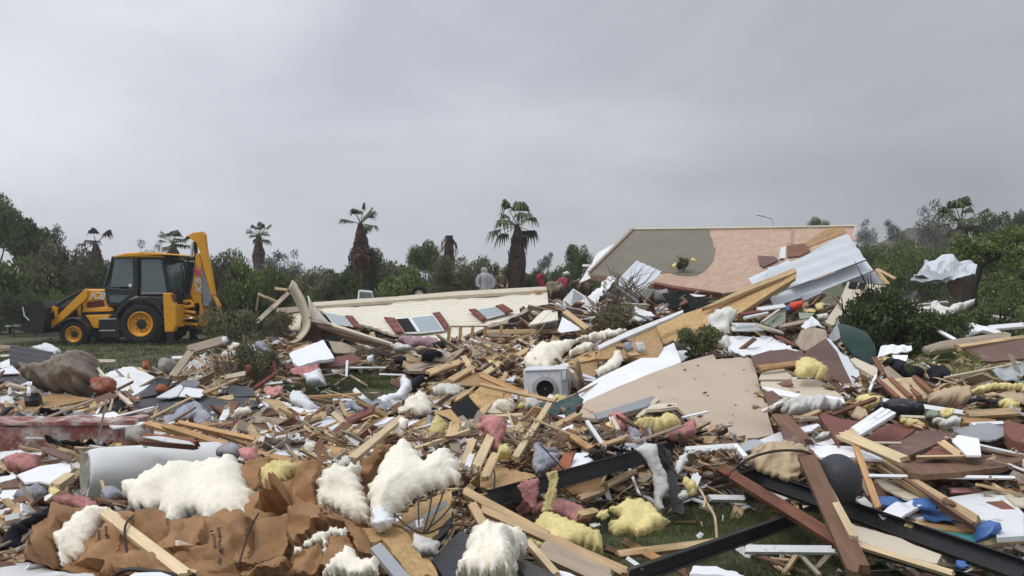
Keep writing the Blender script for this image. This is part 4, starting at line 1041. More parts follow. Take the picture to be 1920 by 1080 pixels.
# small things standing behind the wall
e = root('window_frame', 'z7', '945,210', 19.3, 'small white empty window frame standing on top of the long wall', 'window frame'); bpy.context.view_layer.update()
for s in ('875,195 885,115', '885,118 990,128', '990,125 1012,200', '880,192 1012,200'): board('z7', s, 13, 'board_white', 'frame_bar', None, None, d=(19.2, 19.3), th=.06, brk=(0, 0), parent=e)
slab('z7', '892,130 985,138 998,190 890,185', 'glass', 'pane', None, None, d=(19.35, 19.4), th=.01, parent=e)
slab('z7', '745,208 830,192 870,200 870,215', 'board_grey', 'board', 'flat grey scrap behind the small white window frame', 'board', d=(19.3, 19.5))
e = empty('old_wheel', P(786, 551, 21.5), label='old spoked wheel lying upright behind the top of the long wall', cat='wheel')
m = MB(); m.lathe([(.12, -.07), (.2, -.09), (.235, -.05), (.235, .05), (.2, .09), (.12, .07)], 20); m.build('tyre', MT['rubber'], e, True)
m = MB(); m.lathe([(.12, -.06), (.1, -.03), (.04, -.04), (.01, -.05)], 16); m.build('rim', MT['board_cream'], e, True)
lump('z6', '875,230 950,225 955,300 975,370 930,380 890,310', 'red_cloth', 'red_cloth', 'red cloth hanging among the branches right of the person in the tan cap', 'cloth', d=(23, 23), bulge=.05, amp=.05)
lump('z6', '1145,215 1200,205 1230,235 1190,265 1150,255', 'cloth_white', 'bag', 'white bag caught in the branches left of the fallen roof', 'bag', d=(21, 21), bulge=.1)
lump('z6', '990,330 1130,330 1190,430 1150,510 1010,515 980,400', 'twig', 'brush_heap', 'brown heap of broken brush at the right end of the long wall', 'brush', d=(18.5, 19), bulge=.5, amp=.25, ns=5)
lump('z6', '1200,330 1380,300 1450,380 1400,470 1300,420', 'twig', 'brush_heap', 'brown brush heap under the left corner of the fallen roof', 'brush', d=(18.5, 19), bulge=.5, amp=.25, ns=5)
board('z6', '920,560 1155,522', 14, 'tile_dark', 'rail', 'thin dark rail resting at the right end of the long wall', 'rail', d=(15.2, 15.6), brk=(0, 0))
slab('z6', '800,745 1100,690 1095,600 960,595', 'siding', 'wall_panel', 'cream wall offcut lying below the thin dark rail', 'wall panel', d=(14.6, 15.6), th=.03)
slab('z6', '380,752 560,700 640,650 800,582 850,592 700,665 600,720 420,770', 'wood_grey', 'sheet', 'dark flexed strip under the right end of the long cream wall', 'sheet', d=(14.6, 15.4), wr=.04, th=.03)
slab('z6', '600,690 830,600 860,640 850,770 640,790', 'hole_shade', 'sheet', 'painted black shade in the hollow right of the third shuttered window', 'sheet', d=(14.3, 15), wr=.05)  # shade of the hollow, painted as a black sheet

# ------------------------------------------------------------------ fallen roof
fr = root('fallen_roof', 'F', '1330,552', 16.5, 'big slab of house roof tipped on its side, half grey felt and half tan boarding', 'roof'); bpy.context.view_layer.update()
RP = PX('F', '1182,431 1605,423 1604,447 1560,520 1335,553 1228,532 1106,514')
rpf = plane(RP, 0, (16.0, 20.5), -.04); RF = frame(PX('F', '1182,431 1605,423 1335,553'), rpf)
def roofpiece(poly, mat, name, off, th, rag=0, step=1e4):
    global WF, wpf; cover(poly, 17)
    a, b = WF, wpf; WF, wpf = RF, rpf
    o = wallpiece(poly, mat, name, fr, off, th, step=step); WF, wpf = a, b; return o
roofpiece(RP, 'roof_osb', 'roof_boarding', 0, .14)
roofpiece(PX('z3', '722,198 1275,198 1272,235 1295,270 1300,320 1318,330 1310,380 1300,420 1270,460 1230,500 1180,525 1120,532 1050,528 980,505 930,515 900,505 860,545 700,560 405,512 560,340'), 'roof_felt', 'roof_felt', .012, .01)
roofpiece(PX('z3', '690,196 1270,188 1851,181 2340,171 2340,180 1851,189 1270,198 720,204'), 'board_cream', 'ridge_trim', .05, .06)
roofpiece(PX('z3', '706,197 724,203 405,518 395,512 560,345'), 'wood_grey', 'verge_board', .07, .08)
roofpiece(PX('z4', '150,275 168,275 162,380 148,375'), 'wood_grey', 'batten', .02, .02)
roofpiece(PX('z4', '400,268 500,270 510,300 250,405 235,375'), 'pine_orange', 'patch', .02, .02)
roofpiece(PX('z4', '120,395 240,378 275,428 205,462 125,470'), 'wood_red', 'patch', .04, .02)
roofpiece(PX('z3', '1620,398 1740,405 1770,430 1660,480 1635,460'), 'board_brown', 'torn_flap', .06, .03)
roofpiece(PX('z3', '870,585 1020,615 1200,640 1360,665 1360,672 1180,655 1000,630 870,600'), 'board_red', 'eaves_board', .05, .10)
slab('z3', '365,520 420,470 590,300 575,300 470,360 440,400 425,440', 'board_white', 'soffit_panel', 'white soffit strip hanging off the left edge of the fallen roof', 'panel', d=(17, 19.5))
slab('z3', '330,580 390,490 415,545 380,560', 'board_white', 'board', 'small white triangle of board below the left roof corner', 'board', d=(16.5, 17))
board('z3', '355,455 415,458', 14, 'board_white', 'board', 'short white stick left of the grey roof felt', 'board', d=(18, 18))
slab('z4', '570,255 582,262 560,345 548,330', 'board_cream', 'board', 'pale edge board at the right end of the roof ridge', 'board', d=(20, 20.3), th=.05)
lump('z3', '995,470 1005,445 1030,430 1040,445 1020,475', 'insul_yellow', 'insulation', 'small yellow tuft left of the greenery on the roof felt', 'insulation', d=(16.9, 17.1), bulge=.06)
lump('z3', '1130,405 1160,400 1182,418 1175,432 1140,425', 'insul_yellow', 'insulation', 'small cream tuft right of the greenery on the roof felt', 'insulation', d=(16.9, 17.1), bulge=.06)
slab('z4', '85,395 118,390 112,465 78,468', 'board_white', 'board', 'white upright block standing on the roof beside the corrugated sheets', 'board', d=(15.8, 16), th=.1)

# white corrugated roofing at right
slab('z4', '0,520 0,590 100,560 150,640 110,680 640,480 565,370 515,305 430,345 210,465 90,505', 'sheet_metal', 'corrugated_sheet', 'large white corrugated roofing sheet sloping down from the right roof corner', 'roofing sheet', d=(13.0, 16.5), th=.01, corr=(.32, .022), sd=-.05)
slab('z4', '15,740 105,685 640,485 688,542 540,600 340,680 45,775', 'sheet_metal', 'corrugated_sheet', 'lower white roofing sheet tucked under the large corrugated one', 'roofing sheet', d=(12.8, 15.5), th=.01, corr=(.45, .015), sd=-.05)
slab('z3', '1550,545 1851,410 1851,520 1590,602', 'sheet_metal', 'corrugated_sheet', 'short white roofing sheet ending over the tan roof boarding', 'roofing sheet', d=(13.4, 14.8), corr=(.3, .02), th=.01)
slab('z4', '215,715 345,672 355,690 235,745', 'board_grey', 'gutter', 'dark grey gutter piece under the lower roofing sheet', 'gutter', d=(12.9, 13.2), th=.05)
slab('z4', '540,598 700,550 790,640 530,625', 'board_grey', 'sheet', 'dark sheet shaded behind the cream box panel', 'sheet', d=(15.5, 16))
for s, l_ in (('705,540 790,640', 'tan timber end leaning left above the dark bush'), ('712,560 770,640', 'second tan timber end beside the dark bush'), ('715,540 830,602', 'tan timber end leaning right above the dark bush')):
    board('z4', s, 15, 'pine', 'timber', l_, 'timber', d=(15, 14.6), brk=(.2, .6))
bx = root('cabinet', 'z4', '560,850', 12.4, 'cream cabinet panel with two dark square openings leaning by the dark bush', 'panel'); bpy.context.view_layer.update()
slab('z4', '520,620 770,648 700,740 590,790 500,880 420,905 372,885 470,740', 'board_cream', 'front_panel', None, None, d=(12.2, 13.6), th=.05, parent=bx)
for s in ('535,620 590,624 575,662 525,655', '598,628 640,630 628,672 585,664'): slab('z4', s, 'hole_shade', 'opening', None, None, d=(13.3, 13.5), th=.02, parent=bx)

# ------------------------------------------------------------------ long diagonal OSB board
ob = root('osb_beam', 'z3', '950,1010', 10.5, 'very long tan chipboard box beam running diagonally up towards the fallen roof', 'beam'); bpy.context.view_layer.update()
slab('z3', '890,895 1000,830 1270,745 1580,600 1895,490 1860,560 1490,800 1275,960 940,1020', 'osb', 'side_panel', None, None, d=(10.4, 13.4), th=.05, parent=ob, sd=.02)
slab('z3', '1220,760 1580,590 1890,470 1905,500 1580,625 1290,745', 'pine', 'top_rail', None, None, d=(11.4, 13.2), th=.06, parent=ob)
slab('z3', '1475,800 1830,545 1905,505 1900,540 1550,770 1490,825', 'osb', 'bottom_rail', None, None, d=(11.6, 13.0), th=.07, parent=ob)
slab('z3', '1110,905 1230,850 1280,930 1160,985', 'pine', 'gusset', None, None, d=(10.9, 11.2), th=.04, parent=ob)
slab('z3', '465,1035 690,925 980,815 1080,775 1085,790 990,835 720,950 480,1055', 'board_white', 'board', 'long thin white edged board along the lower run of the box beam', 'board', d=(9.8, 11.0), th=.04)
slab('z3', '480,1050 880,885 905,960 935,1040 900,1120 440,1130', 'osb_wet', 'side_panel', None, None, d=(9.6, 10.6), th=.05, parent=ob)

# ------------------------------------------------------------------ white wreckage left of the roof
slab('z3', '580,590 745,418 925,495 905,530 740,695', 'sheet_metal', 'sheet', 'white ribbed square sheet leaning against the fallen roof', 'sheet', d=(14.6, 15.6), corr=(.14, .01), th=.01)
slab('z3', '320,745 490,600 560,530 600,560 470,700 470,760 540,775 450,820 380,770', 'board_white', 'board', 'white torn board lying diagonally left of the ribbed square sheet', 'board', d=(13.8, 15.2), wr=.05, rag=2)
cb = root('cabinet', 'z3', '240,765', 14, 'small open white cabinet standing at the right end of the long wall', 'cabinet'); bpy.context.view_layer.update()
slab('z3', '218,765 215,700 285,625 290,640 270,750', 'board_clean', 'side_panel', None, None, d=(13.8, 13.9), th=.03, parent=cb)
slab('z3', '285,625 370,680 350,740 270,745', 'board_grey', 'back_panel', None, None, d=(14.2, 14.3), th=.02, parent=cb)
for s in ('285,628 370,682', '370,682 345,745', '270,748 345,745'): board('z3', s, 11, 'board_clean', 'edge_strip', None, None, d=(14.0, 14.1), th=.03, brk=(0, 0), parent=cb)
slab('z3', '1030,650 1250,670 1170,690 1160,755 1140,750 1140,700 1030,700', 'board_white', 'soffit_panel', 'white soffit panel glimpsed below the roof eaves board', 'panel', d=(14.4, 15))
slab('z3', '1030,640 1180,665 1300,690 1150,780 1000,760 930,660', 'hole_shade', 'sheet', 'black membrane painted into the hollow under the roof eaves', 'sheet', d=(15.2, 15.8), wr=.06)  # black sheet paints the shade below the eaves
lump('z3', '870,640 960,620 1010,690 960,730 880,720', 'cloth_grey', 'cloth', 'grey brown cloth bundle below the roof eaves', 'cloth', d=(14.8, 15), bulge=.15)
slab('z3', '730,745 850,790 880,820 830,830 740,790', 'board_white', 'board', 'white broken board above the long white edged board', 'board', d=(12.6, 13.2), wr=.03)
lump('z3', '900,740 1010,730 1015,770 930,775', 'board_red', 'cloth', 'dark red bundle under the roof eaves', 'cloth', d=(14, 14.2), bulge=.08)
for s, l_ in (('500,640 700,740', 'grey slat lying highest in the slat heap left of the leaning sheet'), ('530,690 680,770', 'grey slat lying in the middle of the slat heap'), ('600,610 760,720', 'grey slat touching the foot of the leaning ribbed sheet'), ('640,760 860,850', 'grey slat lying lowest in the slat heap')):
    board('z3', s, 18, 'board_grey', 'slat', l_, 'slat', d=(13.6, 13.9))
board('z3', '230,795 395,920', 34, 'pine', 'timber', 'short thick tan timber below the small white cabinet', 'timber', d=(12.8, 12.2), th=.08)
slab('z3', '175,925 210,825 335,905 340,920 200,940', 'board_clean', 'board', 'clean white triangular board left of the short thick timber', 'board', d=(12.2, 12.6))
lump('z3', '10,845 60,790 115,820 130,840 60,855', 'plastic_white', 'plastic', 'pale blue white plastic heap right of the long wall', 'plastic', d=(13.6, 13.8), bulge=.12)
lump('z6', '850,700 1100,690 1100,770 860,780', 'plastic_grey', 'plastic', 'wrapped grey plastic bundle under the pale plastic heap', 'plastic', d=(13.2, 13.4), bulge=.1)

# crumpled sheet on the leaning tree, far right
slab('z4', '1015,500 1240,475 1365,485 1355,585 1200,600 1150,625 1060,620 940,600 1020,540', 'sheet_metal', 'crumpled_sheet', 'crumpled metal roof sheet hung against the leaning tree', 'roofing sheet', d=(15.4, 16.2), wr=.22, ws=1.6, sd=.0, smooth=False)
slab('z4', '1020,520 1110,540 1200,600 1060,625 930,600', 'sheet_grey', 'crumpled_sheet', 'dark folded half of the metal sheet left of the leaning tree', 'roofing sheet', d=(15.3, 15.9), wr=.1, ws=2)
slab('z4', '1160,620 1290,600 1290,650 1250,740 1200,720', 'board_brown', 'board', 'brown board standing below the crumpled metal sheet', 'board', d=(15.9, 16.0))
lump('z4', '940,800 1060,790 1050,740 1150,790 1250,765 1360,735 1300,800 1210,830 1200,880 950,885', 'cloth_white', 'tarpaulin', 'crumpled white tarpaulin spread over the bushes at right', 'tarpaulin', d=(12.2, 13.2), bulge=.18, amp=.16, ns=3.5)
slab('z4', '1370,820 1590,855 1540,880 1400,870', 'board_grey', 'board', 'grey board in the bushes right of the white tarpaulin', 'board', d=(12.4, 12.8))
slab('z4', '1285,900 1330,882 1520,945 1530,968 1400,940 1285,980 1280,940', 'board_white', 'pipe', 'bent white downpipe lying on the bushes at right', 'pipe', d=(10.9, 11.2), th=.05, wr=.03)
board('z4', '1440,925 1672,905', 26, 'board_white', 'pipe', 'straight white downpipe running out of the right picture edge', 'pipe', d=(11.2, 11.2), th=.05)
board('z4', '1110,940 1225,1003', 17, 'board_clean', 'lath', 'short white lath leaning in front of the dark bush', 'lath', d=(10.6, 10.2))
# ------------------------------------------------------------------ left field: L5 tile
slab('L5', '75,195 110,192 395,240 378,348 65,345', 'tile_dark', 'ribbed_panel', 'black ribbed rectangular panel standing near the left edge', 'panel', d=(12.6, 12.9), corr=(.10, .008), th=.02)
lump('L5', '220,205 330,172 400,190 472,232 450,258 380,275 300,235', 'plastic_white', 'plastic_sheet', 'bright white plastic draped behind the black ribbed panel', 'plastic sheet', d=(13.2, 13.8), bulge=.08, amp=.05)
slab('L5', '0,320 70,290 75,345 20,360 0,360', 'board_white', 'board', 'white board cut by the left edge beside the black ribbed panel', 'board', d=(12.2, 12.6))
slab('L5', '0,372 90,340 150,398 0,405', 'plastic_white', 'sheet', 'pale sheet at the left edge below the black ribbed panel', 'sheet', d=(11.6, 12.2))
slab('L5', '0,412 130,402 215,455 210,500 60,470 0,455', 'tile_dark', 'panel', 'dark slate grey panel lying at the left edge', 'panel', d=(11.0, 11.8), th=.04)
board('L5', '0,272 75,268', 18, 'board_cream', 'board', 'pale board far back at the left edge', 'board', d=(14.5, 14.5))
board('L5', '375,305 870,310', 22, 'board_cream', 'board', 'long pale board lying behind the boulder', 'board', d=(13.2, 13.4))
lump('L5', '145,360 220,345 430,330 510,275 600,265 700,272 730,330 735,400 760,470 700,540 640,570 560,560 400,545 250,500', 'stone', 'boulder', 'big grey brown boulder like lump of broken masonry at left', 'boulder', d=(10.2, 11.2), bulge=.42, amp=.16, ns=3.6, back=.2, rag=5)
lump('L5', '690,470 740,430 820,425 875,460 870,510 830,555 770,560 700,540', 'brick', 'brick_lump', 'lump of red brick against the right side of the boulder', 'brick', d=(10.0, 10.3), bulge=.18, amp=.06)
board('L5', '722,352 790,435', 20, 'board_cream', 'timber', 'short pale stick leaning on the boulder', 'timber', d=(10.6, 10.3))
slab('L5', '790,400 925,340 1000,350 1180,440 1165,470 1000,570 880,520 800,440', 'board_white', 'board', 'large white plasterboard tilted right of the boulder', 'board', d=(10.2, 12.2), wr=.04, ws=1.2, th=.05)
board('L5', '805,385 910,365', 14, 'tile_dark', 'lath', 'thin dark strip on the far corner of the large white plasterboard', 'lath', d=(11.9, 12.1), brk=(0, 0))
board('L5', '880,522 1000,462', 11, 'wood_brown', 'lath', 'thin dark lath lying across the large white plasterboard', 'lath', d=(9.9, 10.1))
slab('L5', '1010,590 1060,560 1190,440 1290,440 1260,480 1170,560', 'tile_dark', 'panel', 'dark panel edge right of the large white plasterboard', 'panel', d=(10.0, 11.0), th=.04)
lump('L5', '1205,330 1250,295 1310,300 1345,340 1330,400 1270,425 1215,390', 'concrete', 'stone', 'round pale stone in front of the olive shrub', 'stone', d=(11.2, 11.5), bulge=.25, amp=.06, ns=4)
board('L5', '1290,285 1370,282', 18, 'board_clean', 'board', 'small white strip above the round pale stone', 'board', d=(12.4, 12.4))
board('L5', '1420,225 1705,145', 58, 'wood_grey', 'plank', 'weathered tan plank sticking up from the olive shrub', 'plank', d=(12.0, 12.6), th=.06)
board('L5', '1290,430 1430,240', 50, 'wood_grey', 'plank', 'weathered grey plank leaning below the tan one', 'plank', d=(10.8, 11.8), th=.05)
lump('L5', '1660,130 1700,115 1712,160 1680,190', 'board_white', 'rag', 'small white rag on the tip of the weathered tan plank', 'rag', d=(12.4, 12.5), bulge=.04)
lump('L5', '1070,310 1110,305 1120,360 1080,370', 'brick', 'brick_lump', 'small red brick piece standing left of the round pale stone', 'brick', d=(12.0, 12.2), bulge=.1)
slab('L5', '1170,580 1260,530 1350,482 1375,500 1330,570 1280,582', 'plastic_white', 'board', 'white board piece leaning behind the long dark grey slab', 'board', d=(9.8, 10.6))
slab('L5', '1340,570 1385,500 1520,520 1525,560 1500,578', 'board_white', 'board', 'white board lying flat behind the long dark grey slab', 'board', d=(9.8, 10.6))
slab('L5', '1310,480 1440,440 1500,470 1470,510 1350,500', 'cloth_grey', 'cloth', 'grey cloth among the pieces right of the round stone', 'cloth', d=(10.6, 11), wr=.04)
lump('L5', '1160,530 1220,480 1262,500 1250,550 1190,560', 'brick', 'brick_lump', 'reddish broken brick left of the white board pieces', 'brick', d=(10.2, 10.4), bulge=.1)
# long dark slab
slab('L5', '905,740 920,660 1080,590 1190,578 1850,582 1935,610 1935,640 1700,720 1300,725 1200,740', 'tile_dark', 'slab', 'long dark grey roof slab with a folded edge lying left of the grass patch', 'slab', d=(8.6, 10.2), th=.10)
slab('L5', '1700,500 1750,488 1905,510 1905,570 1720,575', 'tile_dark', 'panel', 'small dark slate panel behind the long dark grey slab', 'panel', d=(10.2, 10.8), th=.04)
slab('L5', '1225,745 1380,655 1520,670 1580,740 1400,790 1240,775', 'plastic_grey', 'sheet', 'crumpled grey foil lying on the long dark grey slab', 'sheet', d=(8.2, 8.9), wr=.10, ws=3)
slab('L5', '1640,750 1680,655 1720,660 1715,700 1680,755', 'board_white', 'pipe', 'white elbow pipe lying on the long dark grey slab', 'pipe', d=(8.3, 8.7), th=.05, wr=.03)
lump('L5', '1725,745 1790,665 1850,645 1890,670 1880,700 1800,720', 'insul_white', 'insulation', 'cream insulation tuft at the right end of the long dark slab', 'insulation', d=(8.3, 8.6), bulge=.1)
slab('L5', '1620,580 1745,558 1755,590 1720,600', 'pine', 'board', 'small orange board behind the long dark slab', 'board', d=(9.9, 10.1), th=.03)
for s, w_, m_, l_ in (('1525,555 1780,445', 16, 'pine', 'thin orange lath lying towards the lower shrub'), ('1560,425 1690,520', 18, 'wood_grey', 'grey lath crossing the thin orange one'), ('1690,430 1850,400', 32, 'board_cream', 'pale round ended batten by the shrub foot'),
                 ('720,715 765,625', 14, 'board_white', 'white stick propped under the brown panel edge'), ('820,690 845,600', 16, 'wood_grey', 'grey stick propped beside the white stick'),
                 ('870,540 985,640', 16, 'board_cream', 'pale splinter pointing to the dark slab'), ('930,540 1030,620', 20, 'wood_brown', 'brown splinter pointing to the dark slab'), ('940,600 1050,590', 18, 'pine', 'short tan splinter at the corner of the dark slab')):
    board('L5', s, w_, m_, 'lath', l_, 'lath', L=(.15, .25))
slab('L5', '0,640 200,590 430,548 600,575 700,590 560,620 240,680 100,720 0,700', 'osb_wet', 'board', 'wide brown board lying below the boulder', 'board', d=(8.4, 10.2), th=.04)
slab('L5', '230,690 640,625 560,700 470,720 560,750 290,758', 'wood_grey', 'board', 'pale tan board below the wide brown board', 'board', d=(8.0, 9.2), th=.03)
board('L5', '500,715 860,575', 55, 'wood_brown', 'panel', 'brown batten edged panel rising to the brick lump', 'panel', d=(8.4, 9.8), th=.09)
slab('L5', '540,735 830,600 930,600 1030,585 910,680 905,745', 'hole_shade', 'sheet', 'painted black shade in the hollow under the brown batten edged panel', 'sheet', d=(8.6, 9.8), wr=.05)  # hollow's shade put in as a black sheet
slab('L5', '630,745 670,720 855,685 880,700 925,750', 'board_clean', 'board', 'clean white board in front of the black hollow', 'board', d=(7.9, 8.5))
slab('L5', '180,545 290,540 310,570 290,600 180,605', 'plastic_black', 'bucket', 'small black container on the wide brown board', 'container', d=(9.0, 9.2), th=.12, wr=.02)
for s, w_, m_, l_ in (('215,560 225,470', 26, 'board_white', 'white pipe stub standing in the small black container'), ('45,480 210,520', 18, 'board_cream', 'pale lath lying left of the small black container'), ('225,490 315,555', 22, 'board_white', 'white strip leaning on the small black container'), ('0,520 60,475', 16, 'wood_brown', 'thin brown stick at the left edge above the container')):
    board('L5', s, w_, m_, 'lath', l_, 'lath', d=(9.0, 9.4))
slab('L5', '0,575 90,568 108,625 20,665 0,650', 'plastic_white', 'sheet', 'white folded sheet at the left edge beside the brown board', 'sheet', d=(8.8, 9.5), wr=.05)
slab('L5', '170,740 200,715 290,725 270,755 190,760', 'plastic_grey', 'plastic', 'small bluish plastic scrap on the brick wall top at left', 'plastic', d=(7.6, 7.8), wr=.04)
board('L5', '0,740 170,745', 26, 'wood_brown', 'plank', 'dark plank on the red wall at the left edge', 'plank', d=(7.6, 7.7))
# low red painted wall
wl = root('low_wall', 'F', '135,885', 7.0, 'low wall with peeling red and white paint at the left', 'wall'); bpy.context.view_layer.update()
wl.location.z = 0
def wl_piece(name, x0, x1, z0, z1, y0, y1, mat, par=wl):
    mb = MB(); nx_ = int((x1-x0)/.08); r = random.Random(4)
    rows = []
    for y in (y0, y1):
        rows.append([V((x0+(x1-x0)*i/nx_, y, z0)) for i in range(nx_+1)]); rows.append([V((x0+(x1-x0)*i/nx_, y, z1+.025*fn(V((i*.3, y, 1)), 1, 3))) for i in range(nx_+1)])
    vs = [p-wl.location for r_ in rows for p in r_]; n = nx_+1; fs = []
    for i in range(nx_): fs += [(i, i+1, n+i+1, n+i), (n+i, n+i+1, 3*n+i+1, 3*n+i), (3*n+i, 3*n+i+1, 2*n+i+1, 2*n+i)]
    fs += [(0, n, 3*n, 2*n), (n-1, 3*n-1, 4*n-1, 2*n-1)]
    mb.add(vs, fs); o = mb.build(name, MT[mat], par); return o
xa = (-60-960)/F*7; xb = (262-960)/F*7
wl_piece('wall_body', xa, xb, -.1, .50, 7.0, 7.28, 'wall_paint'); wl_piece('coping', xa, xb-.05, .503, .535, 6.98, 7.31, 'wall_paint')
lump('L5', '940,800 1050,790 1090,830 1075,900 1060,925 945,905', 'concrete', 'stone', 'grey plaster block at the right end of the red wall', 'stone', d=(6.9, 7.1), bulge=.08, amp=.03)
slab('L5', '820,790 1000,760 1090,765 1050,785 850,810', 'board_white', 'board', 'white board lying on the right end of the red wall', 'board', d=(6.9, 7.1))
# stuff in front of the wall at left (L6)
lump('L6', '40,200 150,165 300,175 310,240 280,290 120,300 60,290', 'insul_pink', 'insulation', 'pink insulation at the left edge in front of the red wall', 'insulation', d=(6.3, 6.7), bulge=.12)
slab('L6', '0,150 180,130 320,150 300,175 60,180 0,205', 'board_white', 'sheet', 'white flat sheet just below the red wall at the left edge', 'sheet', d=(6.6, 6.9))
slab('L6', '305,110 400,120 540,180 530,215 440,190 320,140', 'board_brown', 'board', 'brown board leaning left of the water heater', 'board', d=(6.0, 6.5))
slab('L6', '130,320 300,255 520,225 535,290 390,390 300,370 190,380', 'board_clean', 'board', 'bright white board left of the water heater', 'board', d=(5.5, 6.1))
slab('L6', '0,335 110,320 120,345 0,385', 'board_white', 'board', 'narrow white board at the left edge beside the bright one', 'board', d=(5.7, 6.0))
slab('L6', '0,380 110,345 150,375 150,410 60,415 0,420', 'wood_brown', 'board', 'brown broken board at the left edge', 'board', d=(5.5, 5.9))
slab('L6', '0,430 130,420 190,425 100,505 0,515', 'board_white', 'board', 'white plaster slab at the left edge below the brown board', 'board', d=(5.1, 5.6), th=.05)
board('L6', '400,425 520,340', 50, 'pine_pale', 'timber', 'square tan timber end against the water heater', 'timber', d=(5.3, 5.8), th=.07)
lump('L6', '110,500 200,420 300,400 370,440 300,500 160,540', 'cloth_grey', 'cloth', 'dark mixed cloth between the white boards at left', 'cloth', d=(5.1, 5.5), bulge=.07)
lump('L6', '375,430 420,415 520,460 520,490 420,540 380,520', 'insul_yellow', 'insulation', 'small yellow green insulation by the front of the water heater', 'insulation', d=(4.9, 5.2), bulge=.07)
lump('L6', '400,510 480,475 620,485 740,520 750,570 640,605 540,590 420,560', 'insul_pink', 'insulation', 'dark pink insulation in front of the water heater', 'insulation', d=(4.6, 4.9), bulge=.08)
slab('L6', '210,560 250,515 360,485 375,540 230,600', 'board_clean', 'board', 'white strip left of the yellow green insulation', 'board', d=(4.7, 5.1))
slab('L6', '0,570 190,555 300,570 120,700 0,710', 'board_white', 'board', 'pale greenish white sheet at the left edge', 'board', d=(4.4, 4.9), wr=.03)
slab('L6', '0,720 100,700 60,790 0,810', 'cloth_cream', 'cloth', 'cream scrap at the left edge above the black cloth', 'cloth', d=(4.2, 4.4))
lump('L6', '0,850 80,730 200,660 340,590 370,560 380,640 270,700 180,800 170,900 0,920', 'cloth_black', 'cloth', 'black cloth heap at the left edge beside the brown paper', 'cloth', d=(3.9, 4.4), bulge=.08, amp=.05)
slab('L6', '0,930 180,895 185,940 0,975', 'board_clean', 'board', 'white strip at the left edge under the black cloth', 'board', d=(3.8, 3.9))
slab('L6', '0,1080 0,1000 180,965 420,1045 700,1060 720,1080', 'board_white', 'board', 'large white board in the bottom left corner', 'board', d=(3.3, 3.6), th=.03)
cable('L6', '0,740 90,700 150,620 230,570 300,575', 2.2, 'wire', 'cable', 'thin dark cable curving over the sheets at the left edge', 'cable', d=(4.2, 4.5))
# water heater
e = empty('water_heater', P(275, 880, 5.75), label='big dented white water heater cylinder lying on its side', cat='water heater'); bpy.context.view_layer.update()
a = P(165, 888, 5.35); b = P(405, 872, 5.95); ax = (b-a).normalized(); qt = ax.to_track_quat('X', 'Z')
e.location = (a+b)/2; e.rotation_euler = qt.to_euler(); L_ = (b-a).length; r_ = .185
mb = MB(); n = 36; prof = [(.15, -.02), (.175, -.015), (r_, .0)]+[(r_, L_*i/14) for i in range(1, 14)]+[(r_, L_), (r_*.93, L_+.03), (r_*.5, L_+.06), (.01, L_+.06)]
mb.lathe(prof, n, (-L_/2, 0, 0), 'x')
for i, v in enumerate(mb.v):
    k = fn(v*3.2, 1, 3); s_ = 1-.06*max(0, k)
    if v.x < -L_/2+.10: s_ *= 1+.09*fn(v*9+V((3, 0, 0)), 1, 2)
    v.y *= s_; v.z *= s_
mb.build('shell', MT['enamel'], e, True)
mb = MB(); mb.lathe([(.165, .0), (.15, -.012), (.10, .01), (.06, -.004), (.01, .0)], 26, (-L_/2-.012, 0, 0), 'x')
for v in mb.v: v.x += .012*fn(v*16, 1, 3)
mb.build('end_cap', MT['concrete'], e, True)
for q in ((-.1, .35), (.12, .5), (.28, .2), (-.22, .75)):
    mb = MB(); a_ = q[1]; mb.lathe([(.018, -.003), (.014, .002), (.001, .003)], 10, (q[0], 0, 0), 'z')
    for v in mb.v: z_ = v.z; v.z = r_*math.sin(a_+1)+z_; v.y = -r_*math.cos(a_+1)*.99+v.y
    mb.build('fitting', MT['board_grey'], e, True)
lump('L6', '775,480 830,430 890,425 960,500 920,520 830,560', 'plastic_grey', 'plastic_drum', 'rounded grey blue plastic piece below the water heater', 'plastic', d=(4.7, 5.0), bulge=.12, amp=.01, rag=0)
lump('L6', '860,550 900,515 980,520 990,560 930,575', 'wood_red', 'pot', 'rusty brown curved piece in front of the grey blue plastic', 'scrap', d=(4.5, 4.6), bulge=.05, amp=.01, rag=0)
lump('L6', '865,590 900,570 1030,575 1040,600 980,635 900,630', 'concrete', 'stone', 'flat grey stone in front of the rusty curved piece', 'stone', d=(4.3, 4.5), bulge=.05, amp=.01, rag=0)

# ------------------------------------------------------------------ insulation and kraft paper, bottom left
KG = None
def kraft(t, s, label, d, bulge=.10, amp=.016, sd=0, stamp=None): return lump(t, s, 'kraft', 'kraft_paper', label, 'paper', d=d, bulge=bulge*.62, amp=amp*1.35, ns=3.2, ridge=True, rag=2.5, sd=sd, stamp=stamp, step=7 if t == 'F' else None)
def wool(t, s, label, d, bulge=.14, amp=.035, mat='insul_white', sd=0, L=.05, ns=7): return lump(t, s, mat, 'insulation', label, 'insulation', d=d, bulge=bulge, amp=amp, ns=ns, rag=6, sd=sd, L=L)
kraft('L6', '190,830 250,720 370,680 375,600 420,560 620,610 640,660 520,740 470,900 480,1050 320,1010 185,950', 'crumpled brown paper facing at the far left of the batt pile', (3.35, 4.1), .15, stamp=('385,700 370,960',))
wool('L6', '430,880 420,800 520,700 640,620 760,575 850,590 920,640 800,690 700,840 600,960 500,1050 470,1050 465,960', 'long tapering cream batt spilling out of the brown paper at left', (3.3, 4.1), .13)
kraft('L6', '500,1050 620,960 700,820 760,700 900,640 1040,650 960,780 900,1040 700,1079 560,1070', 'brown paper with faded black stamping right of the long tapering batt', (3.2, 3.9), .12, stamp=('790,720 760,900', '850,760 830,930'))
